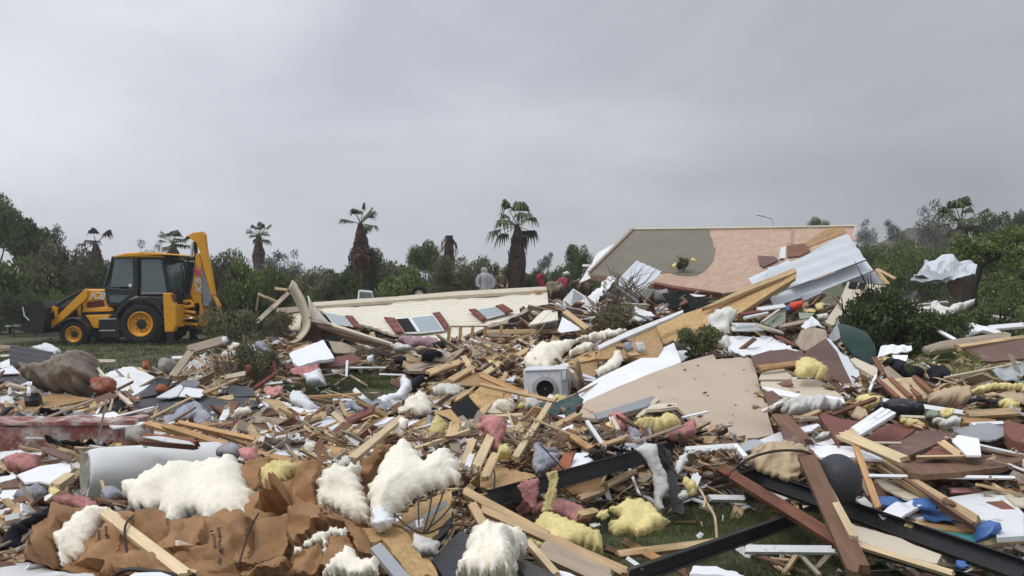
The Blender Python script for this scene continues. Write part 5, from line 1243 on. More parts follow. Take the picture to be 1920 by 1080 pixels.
kraft('L6', '880,760 980,640 1120,590 1180,560 1240,620 1260,740 1220,860 1120,920 960,980 900,900', 'peaked brown paper fold below the flat stone', (3.35, 4.0), .13)
kraft('L6', '1200,880 1290,740 1400,630 1470,605 1520,650 1540,760 1520,860 1400,870 1260,900', 'second peaked brown paper fold right of the first', (3.3, 3.9), .13)
kraft('L6', '1250,905 1400,870 1540,850 1600,760 1640,700 1840,690 1925,690 1925,1080 1480,1080 1330,1000', 'broad brown paper with stamped lettering under the large white batt', (3.1, 3.7), .14, stamp=('1600,760 1640,900', '1650,740 1670,930', '1690,900 1640,1000'))
kraft('L6', '700,1080 860,1000 1000,930 1130,900 1290,960 1350,1080', 'shaded brown paper along the bottom edge left of the split lath', (3.0, 3.4), .06)
wool('L6', '915,400 1050,330 1180,265 1330,225 1530,225 1620,200 1700,175 1770,190 1790,240 1830,290 1840,350 1880,440 1935,455 1935,680 1850,690 1690,688 1620,700 1560,760 1530,700 1480,610 1400,640 1290,760 1250,700 1230,630 1170,575 1030,600 990,560 960,490', 'largest white batt of wool spread over the brown paper at bottom left', (3.7, 5.0), .13, .035)
board('L6', '770,595 1400,1080', 70, 'pine_pale', 'split_lath', 'split pale lath lying diagonally over the brown paper at bottom left', 'lath', d=(3.6, 2.95), th=.025, brk=(1.5, 1))
board('L6', '1380,1035 1485,1055', 22, 'pine_pale', 'splinter', 'short splinter at the foot of the split pale lath', 'splinter', d=(3.0, 3.0), th=.015)
cable('L6', '1000,630 950,680 935,760 950,880 965,960 940,1040 890,1070', 3.6, 'wire', 'cable', 'dark cable hanging over the brown paper behind the split lath', 'cable', d=(3.45, 3.05))
cable('L6', '860,1075 960,1030 1100,1040 1250,1060 1330,1080', 7, 'wire', 'cable', 'bundle of dark cable at the bottom edge left of the split lath', 'cable', d=(2.95, 2.95))
slab('L6', '970,1080 1010,1055 1200,1048 1290,1080', 'board_clean', 'board', 'white scrap at the bottom edge below the split lath', 'board', d=(2.85, 2.95))
kraft('F', '70,1040 60,985 120,950 250,960 330,975 400,965 470,930 560,880 640,900 700,960 780,1000 770,1075 300,1078 110,1070', 'wide dark underlayer of brown paper below all the batts', (3.27, 5.0), .0)
# M8 tile
kraft('M8', '50,330 80,250 250,222 330,250 200,330 190,420 130,452 70,400', 'rounded brown paper bulge left of the yellow insulation', (4.1, 4.5), .08)
wool('M8', '190,330 220,270 330,245 410,265 470,290 400,350 330,400 220,430 200,390', 'bright yellow insulation tuft on the brown paper at bottom left', (3.9, 4.3), .10, .02, 'insul_yellow')
kraft('M8', '380,395 480,260 600,220 600,330 570,440 570,590 420,580 390,490', 'upright brown paper left of the middle white batt', (3.6, 4.2), .07)
kraft('M8', '130,570 230,450 350,410 385,480 395,570 330,600 210,600', 'dark crumpled brown paper knot beside the yellow tuft', (3.6, 4.0), .07, .06)
wool('M8', '575,560 575,450 600,330 700,270 770,280 860,265 880,400 930,550 950,690 840,680 700,600 620,590', 'middle white batt wrapped in brown paper', (3.5, 4.1), .13)
kraft('M8', '0,1000 0,800 60,690 180,610 390,590 400,700 380,850 300,920 150,990', 'folded brown paper panel with a dark cable crossing it', (3.1, 3.7), .08)
kraft('M8', '380,590 460,575 640,595 760,650 860,700 930,800 960,900 860,910 760,710 580,730 430,880 370,780', 'smooth brown paper sheet with stamped marks below the middle white batt', (3.15, 3.75), .12, stamp=('620,690 760,640', '620,660 700,625'))
wool('M8', '395,890 450,840 560,750 700,700 775,710 760,755 660,760 640,880 610,900 600,790 500,830', 'thin torn strip of white wool between brown paper sheets', (3.0, 3.4), .04, .015)
kraft('M8', '330,1034 400,900 580,800 620,930 560,1034', 'brown paper under the torn wool strip', (2.9, 3.2), .06)
kraft('M8', '570,1034 640,880 655,765 770,760 860,900 900,1034', 'brown paper at the bottom edge right of the torn wool strip', (2.9, 3.25), .07)
kraft('M8', '0,1034 150,990 330,920 420,960 330,1034', 'brown paper along the bottom edge below the folded panel', (2.85, 3.05), .05)
wool('M8', '610,1034 640,1000 700,900 790,845 850,870 850,920 960,920 1000,930 980,1034', 'white batt at the bottom edge left of the grey angle strip', (2.8, 3.1), .08, .03)
kraft('M8', '860,265 870,205 960,210 1070,140 1080,200 980,300 940,440 925,540 890,420', 'narrow brown paper standing between the two white batts', (3.75, 4.2), .05)
wool('M8', '700,250 760,200 800,205 790,270 720,290', 'pale grey wool tuft on top of the middle white batt', (4.1, 4.2), .05, .015, 'insul_cool')
wool('M8', '950,690 935,580 935,430 990,300 1070,160 1130,105 1200,110 1250,140 1290,220 1330,215 1400,165 1470,155 1520,190 1560,290 1570,340 1550,390 1490,390 1440,440 1400,420 1330,440 1240,500 1180,560 1110,600 1100,660 1020,730 970,730', 'tall upright white batt of wool in the middle foreground', (3.4, 4.3), .15, .045)
lump('M8', '945,560 1040,560 1110,640 1090,690 1000,740 950,700', 'plastic_white', 'plastic_bag', 'thin clear plastic bag at the foot of the tall white batt', 'bag', d=(3.35, 3.5), bulge=.06)
slab('M8', '1100,700 1210,560 1350,500 1500,440 1500,620 1440,720 1350,790 1240,800', 'osb', 'board', 'chipboard sheet standing right of the tall white batt', 'board', d=(3.5, 4.2), th=.03, rag=3)
slab('M8', '880,700 960,700 1100,690 1200,740 1250,850 1390,980 1410,1034 1210,1034 1020,780 940,800', 'osb', 'board', 'splintered chipboard strip running to the bottom edge', 'board', d=(2.9, 3.5), th=.03, rag=5)
slab('M8', '940,840 1010,800 1210,1034 1100,1034', 'board_grey', 'angle_strip', 'flat mauve grey strip lying against the splintered chipboard', 'strip', d=(2.85, 3.15), th=.02)
slab('M8', '1365,920 1560,720 1690,780 1530,1034 1440,1034', 'plastic_black', 'box', 'glossy black flat box at the bottom right of the batt pile', 'box', d=(2.95, 3.5), th=.12)
slab('M8', '1420,700 1500,620 1520,600 1470,720 1390,800', 'plastic_black', 'strip', 'narrow black strip standing behind the glossy black box', 'strip', d=(3.4, 3.6), th=.03)
wool('M8', '1600,900 1640,780 1720,725 1820,715 1925,740 1925,1034 1530,1034', 'cream insulation spilling beside the glossy black box', (2.8, 3.5), .13, .05)
lump('M8', '1240,740 1330,770 1430,800 1380,900 1290,900 1220,830', 'cloth_white', 'cloth', 'small white and blue rag left of the glossy black box', 'cloth', d=(3.2, 3.4), bulge=.05)
lump('M8', '1250,650 1310,635 1320,710 1260,720', 'cloth_white', 'cloth', 'small white rag on the standing chipboard sheet', 'cloth', d=(3.35, 3.4), bulge=.03)
for s, l_ in (('1270,480 1275,680', 'upright dark wire nearest the tall white batt'), ('1370,440 1345,600 1310,720', 'dark wire second from the tall white batt'), ('1450,440 1400,580 1330,740', 'dark wire leaning right in the fan of wires'), ('1530,500 1440,620 1310,730', 'lowest sloping dark wire of the fan'), ('1100,600 1200,690 1320,740 1480,680 1640,690', 'dark wire looping along the foot of the chipboard'), ('1240,870 1320,920 1380,960', 'thick dark wire left of the glossy black box')):
    cable('M8', s, 2.6, 'wire', 'wire', l_, 'wire', d=(3.45, 3.2))
cable('M8', '165,600 100,720 60,850 20,980', 2.8, 'wire', 'cable', 'dark cable crossing the folded brown paper panel', 'cable', d=(3.3, 2.95))
# ------------------------------------------------------------------ M5 tile: middle left
S_ = lambda t, s, mat, label, cat='board', name=None, **k: slab(t, s, mat, name or cat.replace(' ', '_'), label, cat, **k)
B_ = lambda t, s, w_, mat, label, cat='timber', name=None, **k: board(t, s, w_, mat, name or cat.replace(' ', '_'), label, cat, **k)
U_ = lambda t, s, mat, label, cat, name=None, **k: lump(t, s, mat, name or cat.replace(' ', '_'), label, cat, **k)
S_('M5', '315,240 560,142 635,255 640,268 380,330 345,300', 'board_clean', 'white ribbed door like panel lying left of the grass patch', 'panel', d=(12.2, 14.0), wr=.02, th=.05)
S_('M5', '270,310 370,325 420,330 640,270 780,240 830,300 700,330 500,350 300,345', 'board_red', 'dark red board under the white door like panel', d=(12.6, 14))
B_('M5', '545,345 1010,345', 11, 'board_white', 'long thin white strip along the far side of the grass patch', 'strip', d=(12.8, 13.2))
B_('M5', '733,295 727,410', 17, 'board_white', 'short white post standing at the grass patch', 'post', d=(12.9, 12.6))
B_('M5', '640,475 735,405', 10, 'pine', 'thin stick on the grass left of the white post', 'stick', L=.03)
B_('M5', '755,400 875,475', 12, 'pine_pale', 'thin stick on the grass right of the white post', 'stick', L=.03)
B_('M5', '545,528 610,495', 14, 'board_cream', 'short pale stick on the left of the grass patch', 'stick', L=.03)
B_('M5', '965,392 1135,398', 12, 'board_clean', 'white lath at the right end of the grass patch', 'lath', L=.05)
U_('M5', '65,200 80,150 110,148 160,180 200,235 195,270 150,250 110,230', 'plastic_grey', 'grey tyre like bundle hanging in the olive shrub', 'bundle', d=(13.2, 13.4), bulge=.15)
U_('M5', '70,250 130,240 195,275 180,305 110,280', 'cloth_white', 'cream rag below the grey bundle in the olive shrub', 'rag', d=(13.0, 13.1), bulge=.06)
U_('M5', '325,350 440,335 535,310 545,345 480,385 400,400 340,390', 'insul_pink', 'pale pink rag behind the white bag at the grass patch', 'insulation', d=(12.0, 12.6), bulge=.06)
U_('M5', '415,400 480,375 545,355 560,400 590,475 530,470 450,470', 'plastic_white', 'torn white bag at the left side of the grass patch', 'bag', d=(11.6, 12.1), bulge=.12, amp=.05)
B_('M5', '60,495 215,390', 20, 'shutter', 'red pipe bent upward at its right end, lower part', 'pipe', d=(10.9, 11.6), th=.05, brk=(0, 0))
B_('M5', '213,400 205,300', 20, 'shutter', 'upright red pipe stub in front of the lower shrub', 'pipe', d=(11.6, 11.7), th=.05, brk=(0, 0))
B_('M5', '100,470 270,450', 14, 'board_white', 'whitish lath beside the bent red pipe', 'lath', d=(11.2, 11.4))
U_('M5', '0,320 40,315 50,370 30,400 0,390', 'shutter', 'small red rag in the lower shrub', 'rag', d=(11.8, 12), bulge=.06)
U_('M5', '120,510 140,480 240,470 280,490 240,540 160,545', 'insul_pink', 'dull pink insulation scrap left of the grass patch', 'insulation', d=(10.4, 10.9), bulge=.08)
U_('M5', '315,560 345,510 385,515 440,545 480,590 550,640 480,660 380,620 320,600', 'plastic_white', 'cream sheet heap along the near edge of the grass patch', 'plastic sheet', d=(9.6, 10.4), bulge=.10, amp=.05)
U_('M5', '120,575 200,590 310,595 350,640 250,640 150,640', 'plastic_white', 'pale blue white sheet in front of the cream heap', 'plastic sheet', d=(9.4, 9.8), bulge=.05)
S_('M5', '400,600 470,600 555,635 510,655 420,640', 'insul_pink', 'pinkish board scrap on the cream sheet heap', d=(9.2, 9.5), th=.02)
S_('M5', '0,645 230,645 235,700 0,725', 'tile_dark', 'dark end of a slab in front of the pale sheets', 'slab', d=(8.8, 9.4), th=.06)
S_('M5', '240,650 600,640 620,665 470,690 400,700 250,705', 'board_white', 'long white board in front of the cream sheet heap', d=(8.7, 9.4), wr=.03)
U_('M5', '920,575 1000,540 1080,530 1120,480 1100,440 1140,395 1195,440 1200,500 1150,560 1080,600 980,605', 'plastic_white', 'white plastic sheet twisted up at the right of the grass patch', 'plastic sheet', d=(10.2, 11.2), bulge=.12, amp=.07)
U_('M5', '690,610 800,575 930,590 1050,600 1130,650 1000,680 850,660 720,640', 'plastic_grey', 'wide grey plastic sheet in front of the twisted white sheet', 'plastic sheet', d=(9.4, 10.4), bulge=.07, amp=.05)
U_('M5', '1100,115 1230,118 1370,130 1440,170 1400,215 1290,200 1180,195 1120,165', 'cloth_pinkish', 'pink and mauve patterned bedding below the middle window', 'bedding', d=(14.6, 15), bulge=.12, amp=.06)
U_('M5', '1030,190 1100,165 1200,190 1200,225 1090,225', 'cloth_white', 'cream cushion left of the patterned bedding', 'cushion', d=(14.2, 14.5), bulge=.1)
U_('M5', '1195,205 1290,190 1345,215 1260,240', 'cloth_cream', 'cream cloth in front of the patterned bedding', 'cloth', d=(14.0, 14.2), bulge=.08)
U_('M5', '1065,290 1100,262 1160,265 1180,300 1130,322 1075,318', 'cloth_black', 'left of two black bags before the patterned bedding', 'bag', d=(13.2, 13.4), bulge=.15)
U_('M5', '1265,260 1300,215 1360,215 1420,235 1425,265 1320,300 1265,300', 'cloth_black', 'right of two black bags, larger, before the patterned bedding', 'bag', d=(13.2, 13.4), bulge=.18)
U_('M5', '1340,165 1430,140 1445,215 1370,215', 'cloth_black', 'dark navy cloth left of the timber railing', 'cloth', d=(13.6, 13.8), bulge=.08)
S_('M5', '1140,330 1300,300 1420,262 1580,215 1570,235 1480,290 1400,330 1300,375 1180,385', 'wood_grey', 'curved tan grey sheet sweeping up to the timber railing', 'sheet', d=(12.0, 13.2), bend=.12, th=.04)
B_('M5', '1160,390 1560,250', 18, 'wood_brown', 'dark edge batten below the curved tan sheet', 'batten', d=(11.8, 12.8))
S_('M5', '600,150 700,160 800,200 790,240 640,235', 'wood_grey', 'grey panel in the hollow under the wall edge', 'panel', d=(14.2, 14.9))
U_('M5', '870,260 920,250 925,300 885,325', 'plastic_white', 'small white bag right of the dark red board', 'bag', d=(13, 13.1), bulge=.06)
# timber railing
rl = root('timber_railing', 'M5', '1640,215', 12.6, 'small timber railing frame standing upright before the long wall', 'railing'); bpy.context.view_layer.update()
for s in ('1458,212 1470,55', '1535,215 1552,52', '1620,218 1638,50', '1712,222 1728,50', '1830,222 1845,40'): board('M5', s, 22, 'pine_orange', 'baluster', None, None, d=(12.6, 12.6), th=.05, brk=(0, 0), parent=rl)
board('M5', '1425,215 1900,225', 14, 'pine_orange', 'bottom_rail', None, None, d=(12.65, 12.65), th=.05, brk=(0, 0), parent=rl)
board('M5', '1465,45 1740,42', 8, 'board_cream', 'top_rail', None, None, d=(12.6, 12.6), th=.04, brk=(0, 0), parent=rl)
B_('C1', '40,165 625,158', 30, 'pine', 'long horizontal timber behind the timber railing', d=(12.9, 13.3), brk=(.1, .5))
B_('M5', '1740,110 1920,110', 30, 'wood_grey', 'grey timber just below the long horizontal one', d=(12.7, 13))
# M5 timber frame work
for s, w_, m_, l_, dd in (
 ('1310,385 1560,300', 40, 'pine', 'tan timber at the upper left of the rafter tangle', (10.6, 11.6)),
 ('1470,440 1790,255', 34, 'pine', 'tan rafter rising steeply right to the white wool', (9.8, 11.6)),
 ('1570,262 1635,385', 36, 'pine', 'short rafter crossing the steep one', (10.8, 10.2)),
 ('1720,390 1920,255', 32, 'pine_pale', 'pale rafter in front of the white wool field', (10.0, 11.0)),
 ('1310,500 1600,380', 26, 'pine', 'tan rafter above the dark gable opening', (9.6, 10.4)),
 ('1370,650 1680,480', 40, 'pine', 'tan gable timber left of the dark opening', (8.6, 9.6)),
 ('1310,460 1770,462', 14, 'pine_pale', 'thin straight lath across the gable top', (9.6, 9.7)),
 ('1830,480 1870,375', 32, 'pine', 'short upright block right of the gable', (9.6, 9.8)),
 ('1540,765 1700,738', 30, 'pine_pale', 'pale short timber under the dark gable opening', (8.2, 8.6)),
 ('1535,700 1660,690', 30, 'pine_pale', 'pale block inside the dark gable opening', (8.8, 9)),
 ('800,580 1020,700', 26, 'pine', 'tan lath lying on the grey plastic sheet', (8.6, 9.2)),
 ('630,675 800,825', 34, 'pine_pale', 'pale pointed stake over the blue grey sheet', (8.4, 7.8)),
 ('685,600 750,745', 24, 'pine', 'short tan stake leaning behind the pale pointed one', (8.8, 8.3)),
 ('720,685 970,800', 22, 'pine_orange', 'orange edge lath of the fallen chipboard', (8.2, 7.8)),
 ('760,1010 1130,700', 44, 'pine_pale', 'long bent pale board rising right from the brown paper', (5.0, 7.0)),
 ('1075,840 1350,690', 22, 'pine_orange', 'thin orange batten below the white wool lump', (7.4, 8.0)),
 ('850,815 905,940', 40, 'pine_pale', 'short pale timber standing left of the long bent board', (6.8, 6.4)),
 ('1455,940 1510,750', 78, 'pine', 'wide tan board end standing left of the pink wool', (6.6, 7.0)),
 ('1570,1050 1640,860', 52, 'pine_pale', 'pale timber end standing before the pink wool', (5.6, 6.0)),
 ('1660,1070 1790,790', 60, 'pine_pale', 'tall pale timber leaning right in front of the pink wool', (5.2, 6.2)),
 ('0,845 780,965', 46, 'pine_orange', 'long orange beam, upper of the fan at left', (6.9, 6.3)),
 ('0,880 740,985', 26, 'pine_orange', 'long orange lath just under the upper beam of the fan', (6.7, 6.1)),
 ('0,945 430,1045', 40, 'pine_orange', 'orange beam, lowest of the fan at left', (6.4, 5.9)),
 ('20,780 430,770', 40, 'wood_brown', 'brown board behind the fan of orange beams', (7.6, 7.8)),
 ('210,830 860,855', 32, 'wood_brown', 'long dark timber behind the fan of orange beams', (7.4, 7.4)),
 ('60,720 370,745', 46, 'wood_grey', 'weathered board above the fan of orange beams', (7.9, 8.0)),
 ('540,1000 960,1010', 18, 'wood_brown', 'dark lath under the fan of orange beams', (6.2, 6.2)),
): B_('M5', s, w_, m_, l_, d=dd)
for s, w_, l_ in (('1100,775 1660,945', 34, 'orange lath at the top left of the beam fan'), ('1220,790 1920,1010', 34, 'orange lath second in the beam fan'), ('1340,770 1920,900', 26, 'orange lath highest in the beam fan'), ('1530,820 1920,960', 18, 'thin orange lath between the beams of the fan')):
    B_('L5', s, w_, 'pine_orange', l_, 'lath', d=(6.7, 6.2))
board('L6', '1060,55 1480,90', 60, 'wood_red', 'timber', 'stout red brown timber lying on top of the water heater', 'timber', d=(5.45, 5.4), th=.06)
S_('L6', '1060,35 1200,30 1420,70 1460,95 1250,75', 'board_white', 'thin white board on the red brown timber', d=(5.35, 5.4), th=.02)
U_('L6', '1610,180 1650,110 1700,80 1780,90 1830,160 1780,200 1700,180', 'cloth_grey', 'grey and pink rag heap at the end of the water heater', 'rag', d=(5.1, 5.4), bulge=.06)
U_('L6', '1770,130 1935,110 1935,220 1850,230', 'insul_pink', 'pink wool scrap beside the end of the water heater', 'insulation', d=(4.9, 5.2), bulge=.05)
S_('M5', '385,690 560,690 840,765 720,800 620,838 550,830 500,780', 'sheet_metal', 'blue grey sheet metal lying beside the pale pointed stake', 'sheet', d=(7.6, 8.4), wr=.03)
S_('M5', '560,690 700,690 870,765 800,790 720,790', 'sheet_metal', 'second blue grey sheet behind the pale pointed stake', 'sheet', d=(7.9, 8.5), wr=.02)
S_('M5', '225,930 345,870 415,840 430,880 500,960 480,990 400,995 230,965', 'board_clean', 'white board with a dark corner behind the lowest orange beam', d=(6.3, 7.0))
S_('M5', '480,790 880,770 960,800 900,850 500,850', 'hole_shade', 'black membrane behind the fan of orange beams', 'shade_sheet', d=(7.5, 7.7), wr=.05)  # black sheet painting the shade between and behind the beams
S_('M5', '720,690 880,640 1030,700 1120,700 1060,760 960,805', 'osb', 'fallen tan chipboard left of the long bent board', d=(7.8, 8.8), rag=2)
S_('M5', '1130,820 1330,700 1380,650 1480,640 1560,740 1470,800 1450,870 1300,860 1150,850', 'osb', 'chipboard gable piece below the dark opening', d=(7.3, 8.4), rag=2)
S_('M5', '1470,640 1600,545 1730,690 1690,730 1560,745', 'hole_shade', 'black void lining of the dark gable opening', 'shade_fill', d=(8.6, 9.2))  # shade inside the gable opening, painted as a black slab
S_('M5', '1610,545 1690,480 1800,480 1920,505 1920,650 1900,700 1780,700 1720,680', 'osb', 'large chipboard gable sheet right of the dark opening', d=(8.2, 9.5), rag=2)
S_('M5', '1420,445 1680,375 1770,400 1830,450 1810,475 1600,470 1500,465', 'osb_wet', 'brown chipboard roof slope above the gable', d=(9.3, 10.2))
S_('C1', '0,555 130,570 215,660 280,740 260,790 150,790 60,770 0,690', 'osb', 'chipboard sheet with torn lower edge left of the washing machine', d=(7.9, 9.0), rag=4)
U_('M5', '1000,830 1130,700 1200,720 1100,860 1040,870', 'insul_white', 'white wool lump on the long bent board', 'insulation', d=(6.9, 7.4), bulge=.08)
U_('M5', '1140,690 1150,600 1240,520 1300,520 1340,600 1330,680 1240,700', 'insul_white', 'upright white wool lump left of the gable', 'insulation', d=(8.2, 8.8), bulge=.2, amp=.06)
U_('M5', '1340,490 1460,455 1560,465 1600,495 1500,560 1380,540 1340,520', 'insul_cool', 'greyish wool over the gable timber', 'insulation', d=(8.9, 9.3), bulge=.1, amp=.05)
U_('M5', '1370,680 1400,690 1440,760 1410,870 1340,880 1310,790', 'insul_yellow', 'hanging yellow wool before the chipboard gable', 'insulation', d=(7.0, 7.2), bulge=.08)
U_('M5', '1650,790 1720,700 1800,690 1870,710 1880,790 1840,880 1850,940 1780,960 1770,880 1720,790', 'insul_pink', 'bright pink wool clump in the middle of the wreckage', 'insulation', d=(5.9, 6.4), bulge=.14, amp=.07)
U_('M5', '960,900 1060,900 1020,990 970,1075 880,1075 900,960', 'kraft', 'brown paper twisted behind the tall white batt', 'paper', d=(5.0, 5.4), bulge=.06)
U_('M5', '1210,420 1260,395 1350,425 1290,450 1210,520 1170,540 1180,470', 'cloth_black', 'black and white checked cloth left of the gable', 'cloth', d=(9.8, 10.3), bulge=.1, amp=.05)
cable('M5', '1090,695 1100,600 1150,530 1200,500', 6, 'wire', 'wire', 'black wire arching up left of the white wool lump', 'wire', d=(8.4, 9.2))
cable('M5', '1150,710 1300,690 1380,685 1480,730 1520,780', 6, 'wire', 'wire', 'black wire arching over the hanging yellow wool', 'wire', d=(6.9, 6.9))
cable('M5', '1330,690 1310,850 1300,980', 16, 'board_grey', 'pipe', 'grey upright pipe beside the hanging yellow wool', 'pipe', d=(6.9, 6.7))
B_('M8', '1610,290 1640,200', 40, 'board_white', 'white block between the two standing pale timbers', d=(5.2, 5.4))
# ------------------------------------------------------------------ C1 tile: centre
for s, l_, dd, m_ in (('330,330 420,260 560,230 690,220 760,190 830,170 900,150 1060,150 1000,190 880,215 760,220 700,240 640,300 580,340 560,400 470,440 350,440 300,380', 'wide field of white wool behind the washing machine', (10.2, 12.4), 'insul_white'),
                      ('640,310 740,250 830,262 820,290 700,320 650,340', 'white wool tongue lying on the tan box end', (10.0, 10.6), 'insul_white'),
                      ('830,490 850,430 900,390 950,340 960,290 1010,300 1030,370 1000,420 930,470', 'white wool heap before the lower run of the box beam', (9.3, 10.0), 'insul_white'),
                      ('1630,60 1700,0 1770,-20 1860,10 1840,60 1800,100 1790,180 1740,180 1680,190 1650,130', 'white wool hanging from the diagonal box beam', (10.6, 11.2), 'insul_cool'),
                      ('1590,200 1700,210 1780,190 1800,230 1780,290 1720,270 1640,250', 'grey brown wool under the hanging white wool', (10.2, 10.6), 'insul_cool'),
                      ('315,650 400,640 435,670 400,730 330,720', 'small white wool ball by the green flap', (7.8, 8), 'insul_cool'),
                      ('265,690 300,665 320,700 290,730', 'tiny yellow wool ball beside the small white one', (7.7, 7.8), 'insul_yellow'),
                      ('1095,850 1130,800 1200,810 1290,790 1330,760 1400,780 1450,840 1400,880 1330,900 1280,925 1180,900', 'large yellow wool batt under the beige wall panel', (6.6, 7.2), 'insul_yellow'),
                      ('860,890 900,820 960,815 970,900 920,930', 'yellow wool tuft left of the large yellow batt', (6.7, 6.9), 'insul_yellow'),
                      ('930,760 1000,745 1060,790 1050,870 990,890 960,820', 'pale pink wool tuft left of the large yellow batt', (6.6, 6.9), 'insul_pink'),
                      ('720,800 770,740 830,760 870,790 800,810', 'pink wool streak at the end of the green flap', (7.2, 7.5), 'insul_pink'),
                      ('1340,880 1450,850 1530,790 1560,850 1550,900 1460,930 1350,940', 'dark pink torn wool edge at the beige panel corner', (6.3, 6.8), 'insul_pink'),
                      ('0,780 60,765 140,780 180,830 170,920 120,1000 60,980 20,900', 'second pink wool clump right of the bright pink one', (6.0, 6.5), 'insul_pink'),
                      ('290,870 320,840 350,860 330,895', 'small yellow wool crumb below the green flap', (6.8, 6.9), 'insul_yellow'),
                      ('120,1040 140,990 190,980 230,1030 220,1075 130,1075', 'dull yellow wool left of the grey mauve cloth', (5.6, 5.9), 'insul_yellow')):
    U_('C1', s, m_, l_, 'insulation', d=dd, bulge=.16, amp=.07, ns=5)
# washing machine
WD = min(10.6, hit(1025, 750, .0)); cover(PX('C1', '315,450 640,430 640,600 560,650 330,600'), WD)
e = empty('washing_machine', P(1024, 724, WD), label='grey front loading washing machine lying on its side in the rubble', cat='washing machine'); e.rotation_euler = (R(4), R(87), R(-4)); e.scale = (WD*.0765,)*3
wm = lambda n_, mb, mat, par=e, **k: mb.build(n_, MT[mat], par, **k)
mb = MB(); mb.box((0, .3, 0), (.60, .56, .80)); body = wm('body', mb, 'washer_grey', bevel=.015)
mb = MB(); mb.lathe([(.15, -.0), (.215, -.0), (.225, -.03), (.16, -.05), (.145, .02)], 32, (.05, .02, -.02)); dr = wm('door_ring', mb, 'board_grey', smooth=True)
mb = MB(); mb.lathe([(.15, -.012), (.12, .0), (.01, .0)], 28, (.05, .015, -.02)); wm('drum_hole', mb, 'hole_shade')
mb = MB(); mb.box((0, .015, .33), (.58, .03, .12)); cp = wm('control_panel', mb, 'board_grey', bevel=.004)
mb = MB(); mb.lathe([(.03, 0), (.028, -.03), (.01, -.032)], 14, (.18, -.0, .33)); wm('knob', mb, 'washer_grey', smooth=True)
mb = MB(); mb.box((-.18, -.005, .33), (.16, .015, .07)); wm('detergent_drawer', mb, 'washer_grey', bevel=.004)
mb = MB(); mb.box((-.28, .015, -.05), (.02, .03, .6)); wm('side_trim', mb, 'board_grey')
for s, w_, m_, l_, dd in (
 ('690,380 730,590', 44, 'pine', 'tan upright stud right of the washing machine', (8.9, 9.3)),
 ('660,440 700,570', 34, 'board_cream', 'pale curved strip right of the washing machine', (8.7, 9.1)),
 ('730,475 830,505', 18, 'board_clean', 'white strip behind the tan upright stud', (9.2, 9.3)),
 ('745,510 830,520', 14, 'board_white', 'second white strip behind the tan upright stud', (9.1, 9.2)),
 ('50,460 345,290', 34, 'pine', 'tan rafter lying in front of the white wool field', (9.6, 10.6)),
 ('0,380 130,330', 30, 'pine', 'tan timber at the foot of the railing', (10.6, 11)),
 ('0,470 390,640', 36, 'pine_orange', 'orange rafter below the washing machine', (8.8, 8.3)),
 ('0,540 545,665', 20, 'pine', 'long thin rafter running to the green flap', (8.4, 8.0)),
 ('145,560 190,455', 26, 'pine', 'short tan block left of the washing machine', (9.0, 9.2)),
 ('250,1075 500,680', 40, 'pine_pale', 'tall pale timber leaning right, centre foreground', (5.6, 7.2)),
 ('450,820 690,860', 40, 'pine_orange', 'orange board under the green flap', (7.0, 7.2)),
 ('660,870 830,900', 30, 'pine', 'tan board end right of the orange one', (6.9, 7.0)),
 ('770,810 900,1000', 26, 'board_white', 'white lath leaning before the yellow tuft', (6.4, 6.1)),
 ('870,985 1065,920', 24, 'pine', 'tan stick below the yellow tuft', (6.1, 6.3)),
 ('640,935 870,930', 22, 'pine', 'tan stick left of the white leaning lath', (6.3, 6.4)),
 ('660,915 800,1010', 36, 'pine_orange', 'white topped orange timber above the black chassis', (6.2, 5.9)),
 ('950,780 1000,880', 26, 'board_cream', 'cream stick across the pale pink tuft', (6.5, 6.3)),
 ('1130,790 1280,645', 26, 'board_cream', 'cream batten lying on the beige wall panel', (7.2, 7.7)),
 ('560,670 1150,400', 5, 'pine', 'thin tan edge under the white wall strip', (8.5, 10.5)),
 ('1060,330 1220,315', 20, 'pine', 'tan batten inside the lower box beam', (9.6, 9.8)),
): B_('C1', s, w_, m_, l_, d=dd)
S_('C1', '430,700 540,670 700,590 745,640 730,700 690,770 620,790 480,770 420,790', 'green_dark', 'dark green flap curled up left of the beige panel', 'flap', d=(7.3, 8.0), wr=.05, ws=2, th=.02)
S_('C1', '480,775 610,755 615,785 500,800', 'board_clean', 'white scrap under the dark green flap', d=(7.2, 7.4))
S_('C1', '195,795 390,770 420,800 300,850 220,850', 'board_clean', 'white board left of the dark green flap', d=(7.0, 7.5))
S_('C1', '640,390 830,290 832,360 700,385', 'osb', 'tan box end resting on the white wool field', 'box', d=(9.7, 10.3), th=.1)
S_('C1', '700,400 860,370 830,480 740,470', 'osb_wet', 'brown board under the tan box end', d=(9.4, 9.8))
bp = root('wall_panel', 'C1', '1500,900', 6.6, 'big beige wall panel with a white band lying tilted in the centre right', 'wall panel'); bpy.context.view_layer.update()
slab('C1', '545,665 690,600 860,490 1395,240 1450,378 1420,392 1200,474 900,602 790,655 720,690', 'board_clean', 'white_band', None, None, d=(8.2, 10.2), th=.03, parent=bp)
slab('C1', '700,770 760,660 900,600 1200,472 1410,395 1680,322 1700,360 1910,338 1960,360 2116,900 2000,925 1780,930 1560,890 1550,810 1480,760 1420,700 1300,690 1100,740 850,790', 'plaster_beige', 'beige_panel', None, None, d=(6.7, 9.6), th=.035, rag=1.2, parent=bp, sd=-.04)
